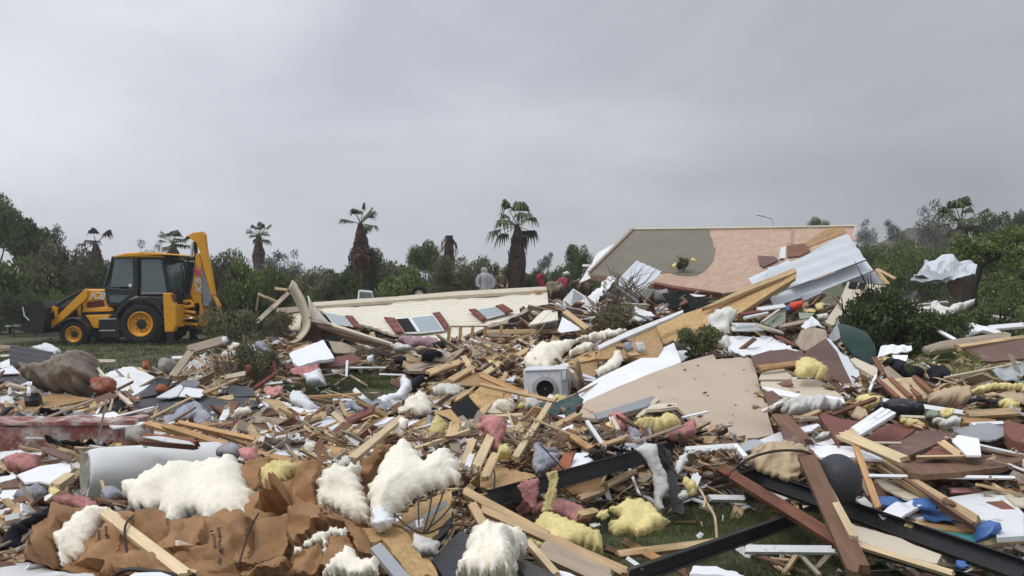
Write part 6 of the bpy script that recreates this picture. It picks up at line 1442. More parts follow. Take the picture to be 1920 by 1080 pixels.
for x_, y_, w_ in ((1475, 435, 14), (1548, 502, 9), (1570, 405, 12), (1620, 600, 20), (1640, 622, 12), (1100, 600, 8), (875, 660, 8), (1840, 690, 12), (1900, 435, 10), (1290, 560, 7), (1755, 470, 7), (1585, 770, 26), (1820, 760, 8), (1030, 655, 7), (1400, 640, 6)):
    slab('C1', '%g,%g %g,%g %g,%g %g,%g' % (x_-w_, y_+w_*.3, x_-w_*.2, y_-w_*.4, x_+w_, y_-w_*.2, x_+w_*.2, y_+w_*.5), 'wood_brown', 'dent', None, None, d=[1/(1/6.7+(1/9.6-1/6.7)*(930-y_)/(608.)) - .06]*2, th=.006, parent=bp)
S_('C1', '820,750 900,730 1240,625 1280,640 1200,700 1050,740 850,790', 'board_grey', 'pale grey board lying on the beige wall panel', d=(7.0, 7.8), th=.02)
S_('C1', '1200,720 1260,680 1410,675 1420,700 1300,715', 'board_cream', 'cream strip at the edge of the beige wall panel', d=(6.9, 7.2), th=.03)
S_('C1', '1090,760 1400,705 1470,760 1560,830 1540,880 1440,840 1400,770 1200,790 1130,830', 'rubble', 'torn dark underside at the corner of the beige panel', 'board', d=(6.7, 7.1), wr=.08, rag=4)
S_('C1', '180,510 225,490 260,470 240,520', 'sheet_metal', 'pale blue scrap left of the washing machine', 'sheet', d=(9.2, 9.4))
U_('C1', '1020,270 1040,240 1090,235 1110,290 1060,310', 'plastic_grey', 'grey blue box in the lower box beam', 'box', d=(9.7, 9.8), bulge=.06, amp=.01)
U_('C1', '1110,230 1180,240 1210,300 1130,310', 'cloth_white', 'grey white bag in the lower box beam', 'bag', d=(9.7, 9.8), bulge=.06)
U_('C1', '400,1075 385,970 430,960 490,1000 560,1000 580,1075', 'cloth_grey', 'grey mauve cloth hanging centre foreground', 'cloth', d=(5.6, 5.9), bulge=.06)
S_('C1', '1780,200 1870,190 1960,200 2060,190 2110,200 2000,350 1860,350 1790,300', 'board_clean', 'white board with torn edge above the beige panel', d=(9.8, 10.6), rag=2)
# ------------------------------------------------------------------ C2 tile: centre foreground
def beam(t, s0, s1, wpx, d0, d1, label, flange=True):
    (x0, y0), (x1, y1) = PX(t, s0+' '+s1); a = P(x0, y0, d0); b = P(x1, y1, d1); ax = (b-a).normalized(); hgt = wpx/TL[t][2]/F*(d0+d1)/2
    n = (V((0, -1, .25))-ax*V((0, -1, .25)).dot(ax)).normalized(); u = n.cross(ax)
    if u.z < 0: u = -u
    L_ = (b-a).length; mb = MB()
    mb.box((0, 0, 0), (L_, .012, hgt)); 
    mb.box((0, -.03, hgt/2-.004), (L_+.004, .075, .010)); mb.box((0, -.03, -hgt/2+.004), (L_+.004, .075, .010))
    fm = Matrix((ax, -n, u)).transposed()
    if fm.determinant() < 0: fm = Matrix((-ax, -n, u)).transposed()
    m4 = fm.to_4x4(); m4.translation = (a+b)/2
    o = mb.build('steel_beam', MT['steel_black'], None, bevel=.002, label=label, cat='beam', group=None); o.matrix_world = m4; return o
beam('C2', '70,520', '1330,170', 115, 4.9, 6.0, 'black steel chassis beam crossing the middle of the grass')
beam('C2', '1290,150', '1790,50', 110, 6.3, 6.9, 'black steel chassis beam end against the beige wall panel')
beam('R4', '-120,430', '400,250', 10, 6.0, 6.2, 'thin black rail behind the hanging white cloth')
beam('C2', '1020,1095', '2300,645', 95, 4.1, 5.3, 'black steel beam lying low on the near grass')
beam('R4', '0,370', '1920,1050', 110, 6.3, 3.9, 'longest black steel beam running to the bottom right corner')
beam('R4', '170,400', '1250,740', 60, 6.5, 5.2, 'inner black steel beam beside the longest one')
beam('R4', '760,860', '1920,1200', 60, 4.9, 3.7, 'black beam under the pale chipboard at bottom right')
B_('C2', '1320,150 1440,640', 85, 'steel_black', 'black bent plate joining the chassis beams', 'plate', d=(6.1, 5.6), th=.02)
B_('R4', '-105,350 700,850', 66, 'wood_red', 'long red brown beam sloping beside the black chassis', 'beam', d=(6.1, 4.55), th=.05, brk=(.1, .3))
wp = root('hanging_cloth', 'C2', '1260,150', 5.9, 'long white cloth hanging over the black chassis beam', 'cloth'); 
U_('C2', '1120,160 1190,120 1270,125 1285,190 1300,260 1340,330 1365,450 1310,520 1330,600 1290,640 1250,560 1255,450 1240,340 1190,240', 'cloth_white', 'long white cloth hanging over the black chassis beam', 'cloth', d=(5.5, 5.85), bulge=.035, amp=.05, ns=4, rag=1); bpy.data.objects.remove(wp)
U_('C2', '1400,310 1430,220 1470,185 1600,160 1830,135 1850,165 1650,180 1500,200 1480,260 1440,350', 'cloth_white', 'white pipe like cloth lying over the red brown beam', 'cloth', d=(5.6, 5.9), bulge=.03, amp=.02)
U_('C2', '1455,400 1470,350 1530,380 1580,450 1540,520 1500,480', 'insul_yellow', 'pale straw tuft at the chassis joint', 'insulation', d=(5.3, 5.5), bulge=.05)
U_('C2', '1420,500 1450,450 1500,460 1510,510 1450,530', 'insul_cool', 'white tuft at the chassis joint', 'insulation', d=(5.35, 5.5), bulge=.05)
cable('C2', '1590,460 1640,560 1690,650 1705,800', 6, 'pine_pale', 'straw', 'long straw stalk hanging from the chassis joint', 'stalk', d=(5.2, 5.0))
cable('C2', '1580,450 1620,520 1610,580', 5, 'pine_pale', 'straw', 'short straw stalk hanging from the chassis joint', 'stalk', d=(5.2, 5.1))
for s, l_, dd, m_, bu in (('930,600 1040,535 1140,520 1230,560 1270,600 1300,650 1360,690 1300,740 1200,770 1130,795 1080,760 960,790 925,740 930,690 1010,650 960,620', 'round yellow wool batt lying on the near grass', (4.6, 5.2), 'insul_yellow', .10),
                      ('350,820 430,640 480,620 560,640 680,690 760,740 860,770 885,850 885,930 820,920 740,870 600,880 470,900 400,880', 'folded yellow wool batt behind the near tan beam', (4.2, 4.9), 'insul_yellow', .14),
                      ('430,620 470,500 500,400 480,340 560,310 560,400 545,500 520,610', 'yellow grey wool strip hanging on the chassis beam', (4.9, 5.0), 'insul_yellow', .03),
                      ('270,420 300,380 420,370 420,440 400,600 360,580 300,500', 'thin mauve torn wool over the left end of the chassis beam', (4.9, 5.0), 'insul_pink', .02),
                      ('240,600 300,540 430,540 560,530 700,560 800,610 790,680 680,690 560,640 400,620', 'dark pink wool under the black chassis beam', (4.9, 5.4), 'insul_pink', .08),
                      ('10,700 100,670 200,720 150,760 30,740', 'dark pink wool below the near tan beam', (4.4, 4.6), 'insul_pink', .05),
                      ('840,620 880,600 920,590 930,640 880,680 850,660', 'small cream wool crumb at the end of a cable', (4.6, 4.7), 'insul_yellow', .03),
                      ('780,700 860,690 880,715 800,720', 'flat cream wool crumb on the near grass', (4.8, 4.9), 'insul_cool', .02),
                      ('-60,760 0,740 120,745 230,770 300,760 345,860 310,920 250,960 280,1075 -60,1075', 'white wool batt beside the black seat edge', (3.1, 3.9), 'insul_white', .14)):
    U_('C2', s, m_, l_, 'insulation', d=dd, bulge=bu, amp=.035, ns=8)
for s, w_, m_, l_, dd in (
 ('-110,470 480,790', 56, 'pine', 'near tan beam edge running down from the white batt', (4.4, 3.9)),
 ('0,590 1060,1060', 60, 'pine', 'longest tan beam sloping down right to the bottom edge', (4.2, 3.5)),
 ('450,880 960,1110', 120, 'wood_grey', 'broad grey side of the longest tan beam', (3.7, 3.4)),
 ('340,830 560,1080', 44, 'pine_pale', 'pale lath below the broad grey beam side', (3.7, 3.3)),
 ('-60,560 40,740', 60, 'pine', 'pointed orange stake between the tan beams', (4.2, 4.0)),
 ('985,925 1740,830', 44, 'pine', 'tan board lying flat on the near grass', (4.5, 4.9)),
 ('1040,830 1320,985', 50, 'pine_orange', 'orange board crossing below the flat tan one', (4.8, 4.4)),
 ('890,870 1010,915', 36, 'wood_brown', 'brown end board left of the flat tan one', (4.6, 4.6)),
 ('1060,955 1160,1025', 28, 'board_white', 'white chip on the grass below the orange board', (4.3, 4.2)),
 ('590,470 910,410', 80, 'pine_orange', 'orange plywood piece under the chassis beam', (5.4, 5.8)),
 ('710,520 890,460', 40, 'pine', 'splintered tan piece below the orange plywood', (5.2, 5.5)),
 ('700,640 840,610', 40, 'pine', 'small tan block beside the dark pink wool', (4.8, 5.0)),
 ('900,430 1100,330', 36, 'pine', 'thin splinter under the middle of the chassis beam', (5.5, 5.8)),
 ('30,380 110,200', 60, 'pine', 'tan board end below the second pink clump', (5.0, 5.4)),
 ('1530,440 1570,340', 60, 'plastic_white', 'small white bottle like piece under the red brown beam', (5.6, 5.7)),
 ('1640,515 1900,520', 34, 'board_white', 'white board on the grass behind the red brown beam', (5.6, 5.7)),
): B_('C2', s, w_, m_, l_, d=dd)
S_('C2', '0,330 90,280 260,310 380,340 420,370 200,440 60,450 0,420', 'osb', 'chipboard piece above the left end of the chassis beam', d=(5.0, 5.7), rag=3)
S_('C2', '530,310 610,190 680,180 650,260 640,300 560,325', 'brick', 'reddish pink foam piece above the chassis beam', 'foam', d=(5.4, 5.7), th=.04)
S_('C2', '640,300 690,190 800,185 820,240 700,290', 'board_clean', 'white board above the chassis beam', d=(5.5, 5.9))
U_('C2', '375,290 390,130 430,140 490,190 570,190 560,270 470,330 400,330', 'plastic_grey', 'mauve grey plastic bag above the chassis beam', 'bag', d=(5.3, 5.6), bulge=.09)
S_('C2', '240,950 300,945 560,1080 330,1080', 'plastic_black', 'smooth black seat edge at the bottom', 'seat', d=(3.0, 3.4), th=.08)
S_('C2', '1510,1080 1540,1020 1700,1015 1850,1040 1920,1080', 'board_clean', 'white sheet at the bottom edge on the grass', 'sheet', d=(3.8, 4.1), wr=.03)
S_('C2', '550,1030 640,1050 700,1080 560,1080', 'board_clean', 'white scrap at the bottom edge beside the tan beam', d=(3.3, 3.4))
for s, l_, dd in (('100,470 105,330 60,290 0,280', 'thin black cable looping over the chipboard piece', (5.0, 5.3)), ('560,400 700,520 850,590 920,610 1100,650 1250,620 1400,560 1590,480', 'black cable sagging across the near grass', (4.8, 5.3)), ('0,620 200,720 300,790 420,900', 'black cable lying on the tan beams', (4.2, 3.9)), ('1300,190 1400,330 1500,430 1600,480', 'black cable running down the chassis joint', (5.8, 5.3)), ('1800,330 1900,270 2050,200 2200,190 2400,260', 'black cable looping over the red brown beam', (5.5, 5.6)), ('430,120 500,200 620,330', 'black cable by the mauve grey bag', (5.3, 5.2))):
    cable('C2', s, 3.2, 'wire', 'cable', l_, 'cable', d=dd)
for s, l_ in (('1830,50 1850,230', 'upright grey rod by the beige panel corner'),): B_('C2', s, 22, 'board_grey', l_, 'rod', d=(6.1, 6.2), brk=(0, 0))
U_('C2', '1740,340 1780,320 1810,345 1780,370', 'shutter', 'small orange red connector on the red brown beam', 'connector', d=(5.3, 5.3), bulge=.03)
# ------------------------------------------------------------------ R3 tile: right middle
S_('R3', '90,295 150,245 240,225 290,235 400,265 480,310 545,330 430,320 330,330 240,350 160,355 110,330', 'board_clean', 'big white torn sheet at the top of the brown panels', 'sheet', d=(9.6, 10.8), rag=3, wr=.03)
S_('R3', '225,355 330,325 450,312 560,340 570,370 400,410 260,430', 'board_brown', 'long dark brown panel below the white torn sheet', 'panel', d=(8.9, 9.8), th=.03)
B_('R3', '270,435 765,372', 30, 'pine_orange', 'orange batten lying on the long dark brown panel', 'batten', d=(8.5, 8.9))
S_('R3', '565,325 690,245 760,330 800,420 860,540 800,590 700,520 620,440 570,380', 'board_brown', 'dark brown panel right of the yellow wool', 'panel', d=(8.2, 9.6), th=.03)
S_('R3', '640,290 690,245 760,300 830,360 840,390 940,530 900,580 860,550 800,440 720,340', 'sheet_metal', 'pale blue flaking board edge on the dark brown panel', 'board', d=(8.2, 9.6), th=.02, rag=4)
S_('R3', '500,270 540,190 620,175 690,200 700,240 620,290 560,320', 'wood_grey', 'tan brown round topped board above the brown panels', d=(9.6, 10.1), wr=.03)
S_('R3', '370,225 420,235 540,300 490,290 400,250', 'board_red', 'dark red lath behind the white torn sheet', 'lath', d=(10.1, 10.4))
S_('R3', '535,175 600,110 690,170 640,165 560,205', 'plastic_white', 'blue white folded sheet above the tan brown board', 'sheet', d=(10.3, 10.7), wr=.06)
S_('R3', '300,150 400,75 440,80 440,140 370,180', 'board_sage', 'sage green board with a cream edge', d=(10.9, 11.6))
B_('R3', '290,150 400,70', 12, 'board_cream', 'cream edge of the sage green board', 'strip', d=(10.8, 11.4))
B_('R3', '265,70 440,45', 22, 'board_white', 'white board above the sage green one', d=(11.3, 11.6))
U_('R3', '455,45 480,20 540,10 545,50 500,80 460,75', 'red_plastic', 'bright red orange plastic bag below the roofing sheets', 'bag', d=(11.2, 11.3), bulge=.12)
U_('R3', '440,70 460,30 475,60 470,90', 'tarp_blue', 'small purple blue rag beside the red bag', 'rag', d=(11.1, 11.2), bulge=.04)
for s, l_ in (('620,30 670,25 680,60 660,75 625,70', 'pale yellow foam block right of the red bag'), ('545,65 600,60 630,80 560,90', 'flat pale yellow foam left of the block')): U_('R3', s, 'insul_yellow', l_, 'foam', d=(11.2, 11.3), bulge=.05)
S_('R3', '520,85 620,90 590,120 530,125', 'board_sage', 'pale teal tray below the flat yellow foam', 'tray', d=(10.9, 11.1))
U_('R3', '630,100 700,90 700,130 640,135', 'cloth_white', 'white rag left of the cream cabinet panel', 'rag', d=(10.9, 11), bulge=.05)
for s, w_, m_, l_ in (('120,165 260,165', 18, 'board_white', 'white lath highest of the stack right of the hanging wool'), ('110,185 300,190', 20, 'board_clean', 'white lath second of the stack right of the hanging wool'), ('260,165 420,215', 16, 'board_cream', 'pale lath running down to the brown panel'), ('150,100 290,80', 12, 'board_red', 'dark red lath below the white board'), ('180,120 330,90', 9, 'board_white', 'thin white rod below the dark red lath'), ('400,175 580,140', 20, 'wood_grey', 'grey twig like board by the sage green board')):
    B_('R3', s, w_, m_, l_, 'lath', d=(10.4, 10.8))
S_('R3', '700,245 770,140 790,240 740,268', 'board_grey', 'grey cone shaped sheet left of the dark green tank', 'sheet', d=(10.0, 10.4), wr=.03)
# green tank shell
S_('R3', '770,140 800,135 870,160 950,205 1000,290 1008,360 985,400 930,370 860,330 800,270 780,220', 'green_dark', 'dark green plastic tank shell below the dark bush', 'tank', d=(9.3, 9.9), bend=-.45, wr=.03, ws=1, th=.02)
S_('R3', '1010,370 1030,300 1060,285 1220,290 1225,320 1180,330 1060,345', 'board_white', 'cream louvre panel right of the dark green tank', 'panel', d=(9.2, 9.7), corr=(.12, .01))
S_('R3', '1100,350 1200,350 1190,385 1130,390', 'board_clean', 'white piece under the cream louvre panel', d=(9.0, 9.3))
S_('R3', '840,375 870,365 1010,430 1010,470 980,480 880,420', 'board_cream', 'cream plank below the dark green tank', 'plank', d=(8.6, 9.2), th=.04)
U_('R3', '1040,400 1070,370 1150,390 1230,430 1300,460 1290,490 1180,490 1100,440', 'cloth_black', 'black bin bag heap left of the black hoop', 'bag', d=(8.4, 8.9), bulge=.12, amp=.06)
U_('R3', '1310,450 1350,415 1420,420 1460,470 1450,510 1370,520 1330,500', 'cloth_black', 'black bag inside the pale hoop', 'bag', d=(8.3, 8.7), bulge=.1)
S_('R3', '1380,400 1410,405 1480,470 1560,530 1560,550 1470,530 1450,470', 'insul_yellow', 'pale yellow curved strip right of the black bag', 'strip', d=(8.1, 8.7), wr=.03, th=.04)
B_('R3', '985,365 1060,480', 26, 'wood_red', 'red brown stick standing by the black bag heap', 'stick', d=(8.6, 8.4))
S_('R3', '1045,430 1080,415 1170,490 1080,495', 'wood_grey', 'grey tan board end among the drawer pieces', d=(8.2, 8.5))
dw = root('drawer_front', 'R3', '1190,625', 7.6, 'pale wooden slatted drawer front lying tilted at right', 'drawer front'); bpy.context.view_layer.update()
slab('R3', '1010,500 1230,487 1330,600 1310,620 1130,625', 'pine_pale', 'panel', None, None, d=(7.4, 8.2), th=.03, parent=dw)
for s in ('1000,498 1140,622', '1090,500 1220,618', '1185,540 1275,615', '1240,490 1350,590'): board('R3', s, 22, 'wood_red', 'batten', None, None, d=(8.1, 7.35), th=.05, parent=dw, brk=(.1, .1))
for s, l_, dd, m_ in (('495,480 505,385 540,365 620,380 680,420 695,460 670,500 620,480 560,495', 'yellow wool batt standing on the brown panels', (8.0, 8.6), 'insul_yellow'),
                      ('850,620 940,600 1020,620 1020,660 980,690 900,650', 'yellow wool lying left of the black tyre like heap', (7.3, 7.8), 'insul_yellow'),
                      ('1390,720 1410,685 1480,690 1475,725 1420,740', 'small yellow foam right of the black heap', (6.9, 7.1), 'insul_yellow'),
                      ('1750,640 1800,625 1890,660 1850,690 1770,670', 'cream foam near the right edge', (7.2, 7.5), 'insul_yellow'),
                      ('1590,570 1640,560 1660,590 1600,590', 'thin yellow green scrap before the yellow arched roll', (7.6, 7.7), 'insul_yellow')):
    U_('R3', s, m_, l_, 'insulation', d=dd, bulge=.12, amp=.05)
S_('R3', '275,500 290,460 420,430 480,480 470,500', 'board_cream', 'cream board below the orange batten', d=(8.3, 8.8))
S_('R3', '285,520 300,500 660,500 720,550 800,610 790,635 640,610 500,605 360,570 295,545', 'board_cream', 'wide cream board with a white edge left of the yellow wool', d=(7.5, 8.4), th=.03)
S_('R3', '295,545 400,560 560,600 700,600 800,620 810,650 640,640 500,615 370,590', 'board_clean', 'white curved underside of the wide cream board', d=(7.2, 7.7), th=.02)
U_('R3', '410,690 430,640 520,610 640,610 740,640 810,650 780,680 660,690 560,710 480,720', 'cloth_white', 'grey mottled mattress cover in front of the cream board', 'mattress', d=(6.8, 7.4), bulge=.10, amp=.06)
S_('R3', '300,580 360,570 400,600 400,650 340,680', 'board_brown', 'brown board end beside the beige panel', d=(7.0, 7.3))
for s, w_, m_, l_, dd in (
 ('340,690 450,620', 22, 'board_cream', 'cream batten at the right edge of the beige panel', (6.9, 7.2)),
 ('720,725 1000,620', 16, 'wood_red', 'thin brown stick pointing at the black heap', (6.8, 7.3)),
 ('960,575 1000,480', 14, 'board_clean', 'thin white bent tube by the drawer front', (7.7, 8.1)),
 ('1040,635 1700,735', 26, 'board_clean', 'long white trim running right from the black heap', (7.2, 7.0)),
 ('1560,720 1900,700', 40, 'pine', 'tan board at the right edge behind the brown box', (6.9, 7.1)),
 ('1530,760 1760,775', 34, 'pine_orange', 'orange tan board below the long white trim', (6.7, 6.8)),
 ('1590,785 1790,775', 18, 'board_clean', 'short white trim left of the brown box', (6.6, 6.7)),
 ('1240,780 1310,800', 36, 'pine', 'tan block under the black heap', (6.7, 6.6)),
 ('1420,495 1900,400', 6, 'board_cream', 'thin pale rod crossing the palm frond', (8.0, 8.6)),
 ('1500,300 1920,240', 18, 'pine', 'tan edge batten of the brown panel at the right edge', (8.9, 9.3)),
 ('1505,290 1530,350', 18, 'pine', 'short tan batten hanging off the brown panel edge', (8.8, 8.8)),
 ('1150,735 1300,740', 14, 'board_cream', 'cream strip under the black heap', (6.8, 6.8)),
 ('430,640 300,700', 12, 'board_white', 'thin white stick at the beige panel edge', (6.9, 7.1)),
 ('520,750 650,700', 20, 'pine', 'tan stick among the laths right of the beige panel', (6.5, 6.8)),
 ('480,740 640,745', 16, 'wood_grey', 'grey stick among the laths right of the beige panel', (6.5, 6.6)),
): B_('R3', s, w_, m_, l_, d=dd)
S_('R3', '1290,300 1400,265 1800,205 1840,215 1835,240 1500,305 1330,330', 'wood_grey', 'long mauve grey roof board at the right edge', 'board', d=(9.4, 10.0), th=.05)
S_('R3', '1540,305 1920,255 1920,370 1720,390 1640,385', 'board_brown', 'large red brown panel at the right edge', 'panel', d=(8.6, 9.2), th=.03)
S_('R3', '1720,440 1920,370 1920,520 1760,490', 'sheet_grey', 'grey corrugated sheet at the right edge below the brown panel', 'roofing sheet', d=(7.9, 8.8), corr=(.16, .015))
U_('R3', '1320,640 1330,600 1380,580 1440,560 1540,550 1570,570 1565,650 1500,675 1400,665', 'cloth_cream', 'rolled grey beige pillow right of the drawer front', 'pillow', d=(7.2, 7.6), bulge=.14, amp=.04, ns=4)
U_('R3', '1350,760 1360,735 1420,755 1480,730 1530,740 1510,785 1420,800', 'cloth_white', 'twisted white cloth below the small yellow foam', 'cloth', d=(6.6, 6.8), bulge=.06, amp=.03)
U_('R3', '1580,580 1640,540 1720,525 1920,535 1920,575 1760,560 1680,575 1640,600', 'insul_yellow', 'yellow arched foam roll at the right edge', 'foam', d=(7.6, 8.0), bulge=.08, amp=.02)
S_('R3', '1660,590 1920,580 1920,640 1760,620', 'cloth_cream', 'tan blanket under the yellow arched roll', 'blanket', d=(7.3, 7.7), wr=.05)
S_('R3', '1560,610 1640,595 1760,620 1750,660 1570,660', 'cloth_black', 'dark blue cloth right of the rolled pillow', 'cloth', d=(7.2, 7.5), wr=.06)
U_('R3', '985,690 1010,655 1090,645 1200,655 1270,690 1300,725 1200,725 1080,705', 'plastic_black', 'black rubber heap with green leaves right of the yellow wool', 'rubber sheet', d=(6.9, 7.4), bulge=.12, amp=.03)
U_('R3', '1150,760 1160,740 1250,745 1300,770 1200,800', 'insul_yellow', 'ochre foam below the black rubber heap', 'foam', d=(6.7, 6.8), bulge=.05)
U_('R3', '1290,700 1370,690 1400,720 1380,740 1310,740', 'board_sage', 'pale green plastic beside the small yellow foam', 'plastic', d=(6.8, 7), bulge=.04)
U_('R3', '840,730 880,670 940,690 960,740 900,760', 'cloth_cream', 'brown green cloth left of the white frame bundle', 'cloth', d=(6.6, 6.9), bulge=.05)
S_('R3', '640,715 680,710 780,745 910,760 900,800 780,850 770,910 720,830', 'board_red', 'dark red brown board with a pointed corner', d=(5.9, 6.8), th=.03)
S_('R3', '400,735 480,730 520,810 570,910 440,900', 'board_brown', 'mauve brown plank end right of the beige panel', 'plank', d=(5.8, 6.6), th=.04)
S_('R3', '930,880 1020,800 1130,770 1250,810 1150,880 1000,900', 'board_red', 'reddish plywood behind the triangular brown panel', 'board', d=(6.2, 6.9))
S_('R3', '1050,925 1300,815 1490,835 1480,860 1400,890 1190,980', 'board_brown', 'triangular mauve brown panel in the right foreground', 'panel', d=(5.6, 6.6), th=.02)
wb = root('window_profile', 'R3', '860,870', 6.0, 'bundle of white plastic window profiles lying diagonally', 'window profile'); bpy.context.view_layer.update()
for s, dz in (('855,818 1045,690', 0), ('870,835 1080,700', .1), ('885,852 1110,715', .2)): board('R3', s, 22, 'board_clean', 'profile', None, None, d=(6.1-dz, 6.6-dz), th=.04, parent=wb, brk=(0, .1))
board('R3', '830,830 880,860', 44, 'pine_pale', 'end_block', None, None, d=(6.0, 5.9), th=.05, parent=wb)
U_('R3', '620,870 660,830 720,830 710,860 660,880', 'cloth_white', 'pinkish crumpled cloth below the mottled mattress cover', 'cloth', d=(6.2, 6.4), bulge=.05)
S_('R3', '520,800 620,775 660,790 600,815 540,840', 'board_clean', 'white board piece left of the pointed red brown board', d=(6.3, 6.6))
bxx = S_('R3', '1795,755 1920,780 1920,900 1850,880 1800,830', 'board_red', 'dark red brown box at the right edge', 'box', d=(6.0, 6.6), th=.1)
S_('R3', '1480,810 1700,780 1810,800 1810,860 1700,880 1540,850', 'board_grey', 'pale grey rumpled sheet left of the dark red box', 'sheet', d=(6.2, 6.7), wr=.04)
# ------------------------------------------------------------------ R4 tile: right foreground
for s, w_, m_, l_, dd, t_ in (
 ('460,250 830,1060', 120, 'wood_brown', 'broad brown plank leaning steeply across the black chassis', (5.1, 3.7), .05),
 ('530,330 790,820', 44, 'pine_pale', 'pale raw edge strip of the broad brown plank', (4.95, 3.95), .03),
 ('290,0 460,190', 90, 'wood_brown', 'upper brown plank above the rolled curtain', (6.6, 5.9), .04),
 ('800,210 950,625', 40, 'pine_orange', 'narrow orange timber right of the grey ball', (5.7, 5.0), .04),
 ('760,290 900,540', 36, 'wood_grey', 'grey lath behind the narrow orange timber', (5.6, 5.2), .03),
 ('700,120 1120,300', 60, 'pine_pale', 'pale raw timber below the window profiles', (5.9, 5.3), .04),
 ('940,310 1610,720', 66, 'pine', 'long tan beam falling right behind the blue bag', (5.7, 4.6), .06),
 ('980,330 1590,740', 20, 'wood_brown', 'dark lower edge of the long tan beam', (5.6, 4.55), .06),
 ('880,400 1860,412', 16, 'board_clean', 'long thin white trim across the right foreground', (5.3, 5.3), .02),
 ('870,180 1100,182', 12, 'board_cream', 'thin cream edge under the reddish plywood', (5.9, 5.9), .02),
 ('1370,180 1500,275', 44, 'pine', 'tan batten right of the triangular brown panel', (5.8, 5.6), .04),
 ('1200,275 1540,270', 10, 'pine_pale', 'thin tan edge under the triangular brown panel', (5.6, 5.6), .03),
 ('60,890 655,895', 44, 'board_white', 'white rough board lying on the near grass', (4.4, 4.45), .03),
 ('810,860 1460,1060', 34, 'pine_pale', 'pale splintered lath under the mottled chipboard', (4.3, 3.8), .03),
 ('1600,860 1920,820', 38, 'pine_pale', 'pale batten below the white speckled board', (4.7, 4.9), .03),
 ('450,950 560,1067', 22, 'wood_grey', 'weathered stick on the grass by the broad plank', (4.2, 3.9), .02),
 ('1430,500 1640,500', 30, 'insul_pink', 'faded pink plank behind the white speckled board', (5.3, 5.4), .02),
 ('1490,430 1620,480', 20, 'wood_grey', 'grey stick on the grass at far right', (5.5, 5.4), .02),
): B_('R4', s, w_, m_, l_, d=dd, th=t_)
S_('R4', '1000,280 1100,275 1250,290 1600,265 1880,250 1920,255 1920,290 1780,340 1500,375 1250,390 1150,375', 'wood_brown', 'long curved brown board reaching the right edge', 'board', d=(5.2, 6.0), th=.04)
S_('R4', '1210,275 1350,200 1440,270', 'board_red', 'dark red triangle under the brown panel', d=(5.6, 5.9))
S_('R4', '1440,165 1480,125 1620,150 1635,262 1540,262', 'board_clean', 'clean white board right of the tan batten', d=(5.5, 6.1))
S_('R4', '480,200 640,195 800,205 870,240 1000,270 960,290 800,275 560,275 520,240', 'board_clean', 'bright white board above the grey ball', d=(5.6, 6.0), th=.02)
S_('R4', '430,90 540,50 560,60 500,100 440,110', 'board_clean', 'white board end right of the upper brown plank', d=(6.3, 6.5))
S_('R4', '520,190 640,140 660,180 610,200', 'plastic_white', 'white folded plastic above the bright white board', 'plastic', d=(6.0, 6.2), wr=.03)
S_('R4', '140,165 330,90 340,165 200,190', 'board_white', 'pale grey board by the foot of the beige panel', d=(6.2, 6.6))
S_('R4', '0,190 130,160 200,200 60,240 0,250', 'board_grey', 'grey sheet below the beige panel', 'sheet', d=(6.0, 6.3), wr=.03)
U_('R4', '60,290 100,220 200,175 330,165 440,185 510,240 545,310 520,330 440,290 430,380 400,440 320,430 200,390 100,330', 'cloth_cream', 'rolled cream and brown curtain bundle by the brown plank', 'curtain', d=(5.2, 5.7), bulge=.09, amp=.03, ns=4, folds=.013)
cable('R4', '0,345 60,300 150,260 280,232 420,232 500,255 560,300', 6, 'wire', 'cable', 'black cable lying over the rolled curtain bundle', 'cable', d=(5.1, 5.0))
cable('R4', '1250,760 1440,770 1700,820 1920,790', 4, 'wire', 'cable', 'thin black cable under the white speckled board', 'cable', d=(4.8, 4.8))
# grey ball / helmet
e = empty('ball', P(1572, 898, 5.0), label='dark grey round ball wedged behind the broad brown plank', cat='ball')
bm = bmesh.new(); bmesh.ops.create_uvsphere(bm, u_segments=36, v_segments=22, radius=.155); me = bpy.data.meshes.new('ball'); bm.to_mesh(me); bm.free()
for v in me.vertices: v.co.z *= 1.08; v.co.x *= .94
me.polygons.foreach_set('use_smooth', [True]*len(me.polygons)); link('shell', me, MT['tile_dark'], e)
mb = MB(); mb.lathe([(.149, .0), (.152, .006), (.149, .012)], 36, (0, 0, .02), 'z'); mb.build('seam', MT['plastic_black'], e, True)
S_('R4', '760,710 900,760 1050,800 1250,880 1370,925 1340,980 1100,930 900,860 800,820', 'board_cream', 'pale mottled chipboard under the black beam at bottom right', d=(4.1, 4.9), th=.04, rag=2)
S_('R4', '920,420 1050,425 1240,540 1250,580 1160,560 1000,490', 'board_cream', 'pale speckled board behind the blue cloth', d=(5.0, 5.7), rag=2)
S_('R4', '800,560 860,540 920,600 880,620', 'board_white', 'white chip beside the narrow orange timber', d=(5.1, 5.2))
S_('R4', '880,470 960,440 1010,540 950,560', 'board_brown', 'grey brown sheet right of the grey ball', 'sheet', d=(5.3, 5.6))
S_('R4', '950,630 1060,600 1200,540 1250,560 1240,590 1130,650 1090,670 980,650', 'plastic_white', 'curved white plastic strip over the blue cloth', 'strip', d=(4.75, 5.1), wr=.04, th=.02)
S_('R4', '945,545 1100,560 1200,580 1340,600 1330,620 1160,610 960,580', 'tarp_blue', 'upper blue tarpaulin strip behind the curved white plastic', 'tarpaulin', d=(4.9, 5.2), wr=.05)
S_('R4', '1230,590 1340,600 1400,640 1480,680 1440,690 1250,660', 'tarp_blue', 'lower blue tarpaulin fold left of the tan beam', 'tarpaulin', d=(4.8, 5.1), wr=.05)
